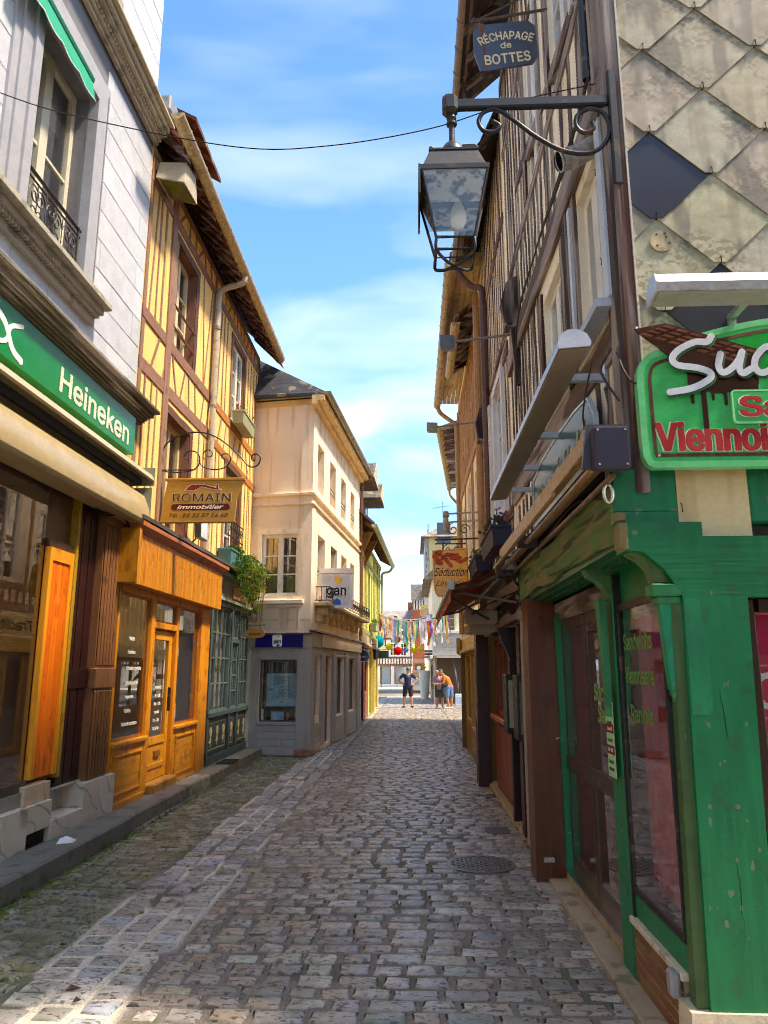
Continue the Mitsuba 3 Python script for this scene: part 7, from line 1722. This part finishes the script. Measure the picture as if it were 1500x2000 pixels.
def bones(segs, edge=.03, it=6):
    M = m3d.Manifold()
    for (a, ra, b, rb) in segs: M = M + m3d.Manifold.batch_hull([ball(a, ra), ball(b, rb)])
    m = M.refine_to_length(edge).to_mesh()
    t = trimesh.Trimesh(np.array(m.vert_properties[:, :3]), np.array(m.tri_verts), process=True)
    trimesh.smoothing.filter_taubin(t, iterations=it)
    return tm(t)


def person(label, at, J, cols, hair, held=None, cap=None):
    """J: joints in metres about the feet, the figure facing -y before it is placed"""
    K = thing('person', label, 'person')
    o = np.array(at)
    P = {k: np.array(v, float) + o for k, v in J.items()}
    fx = (P['face'] - P['head']); fx /= np.linalg.norm(fx)
    up = P['head'] - P['neck']; up /= np.linalg.norm(up)
    sd = np.cross(fx, up); sd /= np.linalg.norm(sd)
    seg = [(P['pelvis'], .135, P['chest'], .145), (P['chest'], .145, P['neck'] - up * .06, .075), (P['neck'] - up * .08, .058, P['head'] - up * .06, .056), (P['head'] + up * .025, .095, P['head'] - up * .05 + fx * .02, .078),
           (P['head'] - up * .08 + fx * .035, .05, P['head'] - up * .09 + fx * .05, .038),
           (P['head'] + fx * .085 + up * .005, .014, P['head'] + fx * .112 - up * .03, .018)]                       # nose
    for s in (-1, 1):
        seg.append((P['head'] + sd * s * .092 - up * .02, .018, P['head'] + sd * s * .092 + up * .02, .02))           # ears
    torso = [(P['pelvis'], .155, P['chest'], .168), (P['pelvis'] + fx * .05, .13, P['chest'], .16)]
    legs, arms, shoe, hands = [], [], [], []
    for s in 'LR':
        hip, knee, ank, toe = (P[q + s] for q in ('hip', 'knee', 'ankle', 'toe'))
        seg += [(hip, .092, knee, .062), (knee, .062, knee * .6 + ank * .4, .062), (knee * .6 + ank * .4, .062, ank, .042), (ank, .045, toe, .035)]
        shoe += [(ank - [0, 0, .03], .052, toe, .042)]
        legs += [(hip, .112, hip * .12 + knee * .88, .092)]
        sh, el, wr = (P[q + s] for q in ('shoulder', 'elbow', 'wrist'))
        seg += [(P['chest'] + (sh - P['chest']) * .5 + up * .05, .07, sh, .066), (sh, .062, el, .046), (el, .046, wr, .032)]
        torso += [(P['chest'], .13, sh, .078), (sh, .078, sh * .45 + el * .55, .066)]
        hd = P['hand' + s] - wr; hd /= np.linalg.norm(hd)
        side = np.cross(hd, up + [.01, .02, 0]); side /= np.linalg.norm(side)
        palm = wr + hd * .05
        seg += [(wr, .03, palm - side * .018, .022), (wr, .03, palm + side * .018, .022)]
        nrm = np.cross(hd, side)
        for k, (w, L) in enumerate(((-.03, .062), (-.01, .07), (.011, .066), (.031, .052))):
            b0 = palm + side * w + hd * .02
            k1 = b0 + hd * L * .5 + nrm * .006; k2 = k1 + hd * L * .45 + nrm * .022
            seg += [(b0, .0095, k1, .0088), (k1, .0088, k2, .0078)]
        t0 = palm - side * .03 - hd * .01
        seg += [(t0, .011, t0 - side * .025 + hd * .035, .0095), (t0 - side * .025 + hd * .035, .0095, t0 - side * .026 + hd * .06 + nrm * .01, .0085)]
    put(f'{K}__body', bones(seg, .022, 4), 'm_plain', cols['skin'], smooth=True)
    for s in (-1, 1): put(f'{K}__eye', lathe([(.001, -.009), (.008, -.003), (.009, .003), (.001, .009)], 8, P['head'] + fx * .094 + sd * s * .033 + up * .012), 'm_gloss', '2a2220', smooth=True)
    put(f'{K}__mouth', tube([P['head'] + fx * .094 - up * .065 + sd * q for q in (-.022, 0, .022)], .005, 5), 'm_plain', '8a4a40')
    put(f'{K}__shirt', bones(torso, .03, 5), 'm_plain', cols['shirt'], smooth=True)
    put(f'{K}__shorts', bones(legs + [(P['hipL'] + [0, 0, .04], .125, P['hipR'] + [0, 0, .04], .125), (P['hipL'], .12, P['hipR'], .12)], .03, 5), 'm_plain', cols['shorts'], smooth=True)
    for q in shoe: put(f'{K}__shoe', bones([q], .02, 3), 'm_plain', cols['shoe'], smooth=True)
    hs = [(P['head'] + up * .05 - fx * .018, .093, P['head'] + up * .01 - fx * .035, .09)] if not cap else [(P['head'] + up * .045 - fx * .005, .102, P['head'] + up * .035 + fx * .02, .098), (P['head'] + up * .05 + fx * .08, .03, P['head'] + up * .045 + fx * .15, .02)]
    put(f'{K}__' + ('cap' if cap else 'hair'), bones(hs, .02, 3), 'm_plain', cap or hair, smooth=True)
    return K


front_man = dict(pelvis=(0, 0, .96), chest=(.0, -.01, 1.28), neck=(0, -.01, 1.50), head=(.02, -.03, 1.655), face=(.04, -.13, 1.63), hipL=(-.10, 0, .90), hipR=(.10, 0, .90), kneeL=(-.15, -.02, .49), kneeR=(.14, -.02, .49), ankleL=(-.17, .02, .09), ankleR=(.17, .02, .09), toeL=(-.21, -.14, .045), toeR=(.21, -.14, .045),
                 shoulderL=(-.20, 0, 1.43), shoulderR=(.20, 0, 1.43), elbowL=(-.42, .06, 1.20), elbowR=(.43, .04, 1.20), wristL=(-.24, -.04, 1.04), wristR=(.25, -.04, 1.04), handL=(-.17, -.10, 1.00), handR=(.18, -.10, 1.00))
person('man in navy polo shirt and dark shorts standing with hands on his hips', (-.27, 34.2, 0), front_man, dict(skin='c08a68', shirt='20264a', shorts='1c1b22', shoe='1c1a1a'), '6a5a48', cap='6b6558')
lean = dict(pelvis=(.02, .02, .94), chest=(-.10, -.02, 1.22), neck=(-.24, -.03, 1.42), head=(-.34, -.05, 1.55), face=(-.44, -.08, 1.51), hipL=(-.06, -.09, .88), hipR=(.08, .09, .88), kneeL=(-.08, -.12, .48), kneeR=(.12, .10, .48), ankleL=(-.02, -.12, .09), ankleR=(.12, .14, .09), toeL=(-.18, -.14, .045), toeR=(-.02, .12, .045),
            shoulderL=(-.2, -.19, 1.36), shoulderR=(-.16, .15, 1.36), elbowL=(-.24, -.24, 1.10), elbowR=(-.22, .18, 1.10), wristL=(-.46, -.16, 1.04), wristR=(-.46, .10, 1.04), handL=(-.54, -.13, 1.04), handR=(-.54, .07, 1.04))
person('man in orange shirt and blue denim shorts bending over a map', (1.52, 33.3, 0), lean, dict(skin='b98060', shirt='d0761c', shorts='5a7ea8', shoe='e6e2dc'), '5a4a3c')
stoop = dict(pelvis=(.0, 0, .93), chest=(-.04, -.04, 1.2), neck=(-.08, -.08, 1.40), head=(-.10, -.15, 1.50), face=(-.14, -.24, 1.42), hipL=(-.10, 0, .87), hipR=(.10, 0, .87), kneeL=(-.12, -.05, .47), kneeR=(.12, -.03, .47), ankleL=(-.12, 0, .09), ankleR=(.13, 0, .09), toeL=(-.16, -.15, .045), toeR=(.17, -.15, .045),
             shoulderL=(-.22, -.03, 1.34), shoulderR=(.16, -.03, 1.34), elbowL=(-.28, -.10, 1.08), elbowR=(.2, -.12, 1.08), wristL=(-.16, -.34, 1.06), wristR=(.08, -.34, 1.06), handL=(-.10, -.42, 1.07), handR=(.02, -.42, 1.07))
person('older person in mauve shirt and dark shorts looking down at a map', (1.13, 33.6, 0), stoop, dict(skin='b47e62', shirt='8a7898', shorts='3a4048', shoe='d4d0ca'), '9a948c')
K = thing('folded_map', 'open pale map held between the two people', 'map')
put(K, (np.array([[.82, 33.05, 1.08], [1.16, 33.0, 1.09], [1.18, 33.25, 1.06], [.84, 33.3, 1.05], [1.0, 33.02, 1.06], [1.02, 33.27, 1.03]]), np.array([[0, 4, 5], [0, 5, 3], [4, 1, 2], [4, 2, 5]])), 'm_plain', 'e4d8c8')
K = thing('black_shoulder_bag', 'black shoulder bag worn by the man in the orange shirt', 'bag')
put(f'{K}__bag', bones([((1.28, 33.12, .98), .07, (1.42, 33.14, 1.0), .07)], .02, 2), 'm_plain', '1b1a1c', smooth=True)
put(f'{K}__strap', tube(curve([[1.30, 33.1, 1.05], [1.30, 33.08, 1.25], [1.38, 33.2, 1.46], [1.5, 33.42, 1.3], [1.42, 33.2, 1.05]], 6), .012, 5), 'm_plain', '1b1a1c')

# ------------------------------------------------------------------ the street behind the viewer, seen only in reflections
H = thing('street_behind_house', 'plain cream house across the side street, behind the viewer', 'house')
BF = Frame((2.2, 0), (0, 1), (-1, 0))
BN = Frame((0, -2.2), (1, 0), (0, 1))
put(f'{H}__wall', cat([wall(BF, -12, -2.2, 0, 8.2, [(-4.2, -3.2, 3.4, 5), (-6.5, -5.5, 3.4, 5), (-4.4, -2.9, .5, 2.3)], .2), wall(BN, 2.2, 12, 0, 8.2, [(3.2, 4.2, 3.4, 5), (5.6, 6.6, 3.4, 5), (3, 5, .4, 2.4)], .2), bx(2.3, 12, -12, -11.8, 0, 8.2)]), 'm_plaster', 'e0d0b0')
for q in ((-4.2, -3.2, 3.4, 5), (-6.5, -5.5, 3.4, 5), (-4.4, -2.9, .5, 2.3)): window(BF, H, *q, room='6e665c')
for q in ((3.2, 4.2, 3.4, 5), (5.6, 6.6, 3.4, 5), (3, 5, .4, 2.4)): window(BN, H, *q, room='6e665c')
put(f'{H}__roof', hull([[1.8, -1.8, 8.2], [12, -1.8, 8.2], [1.8, -12, 8.2], [12, -12, 8.2], [7, -6, 11.5], [9, -6, 11.5]]), 'm_roof', '6a4a3c', k=35)
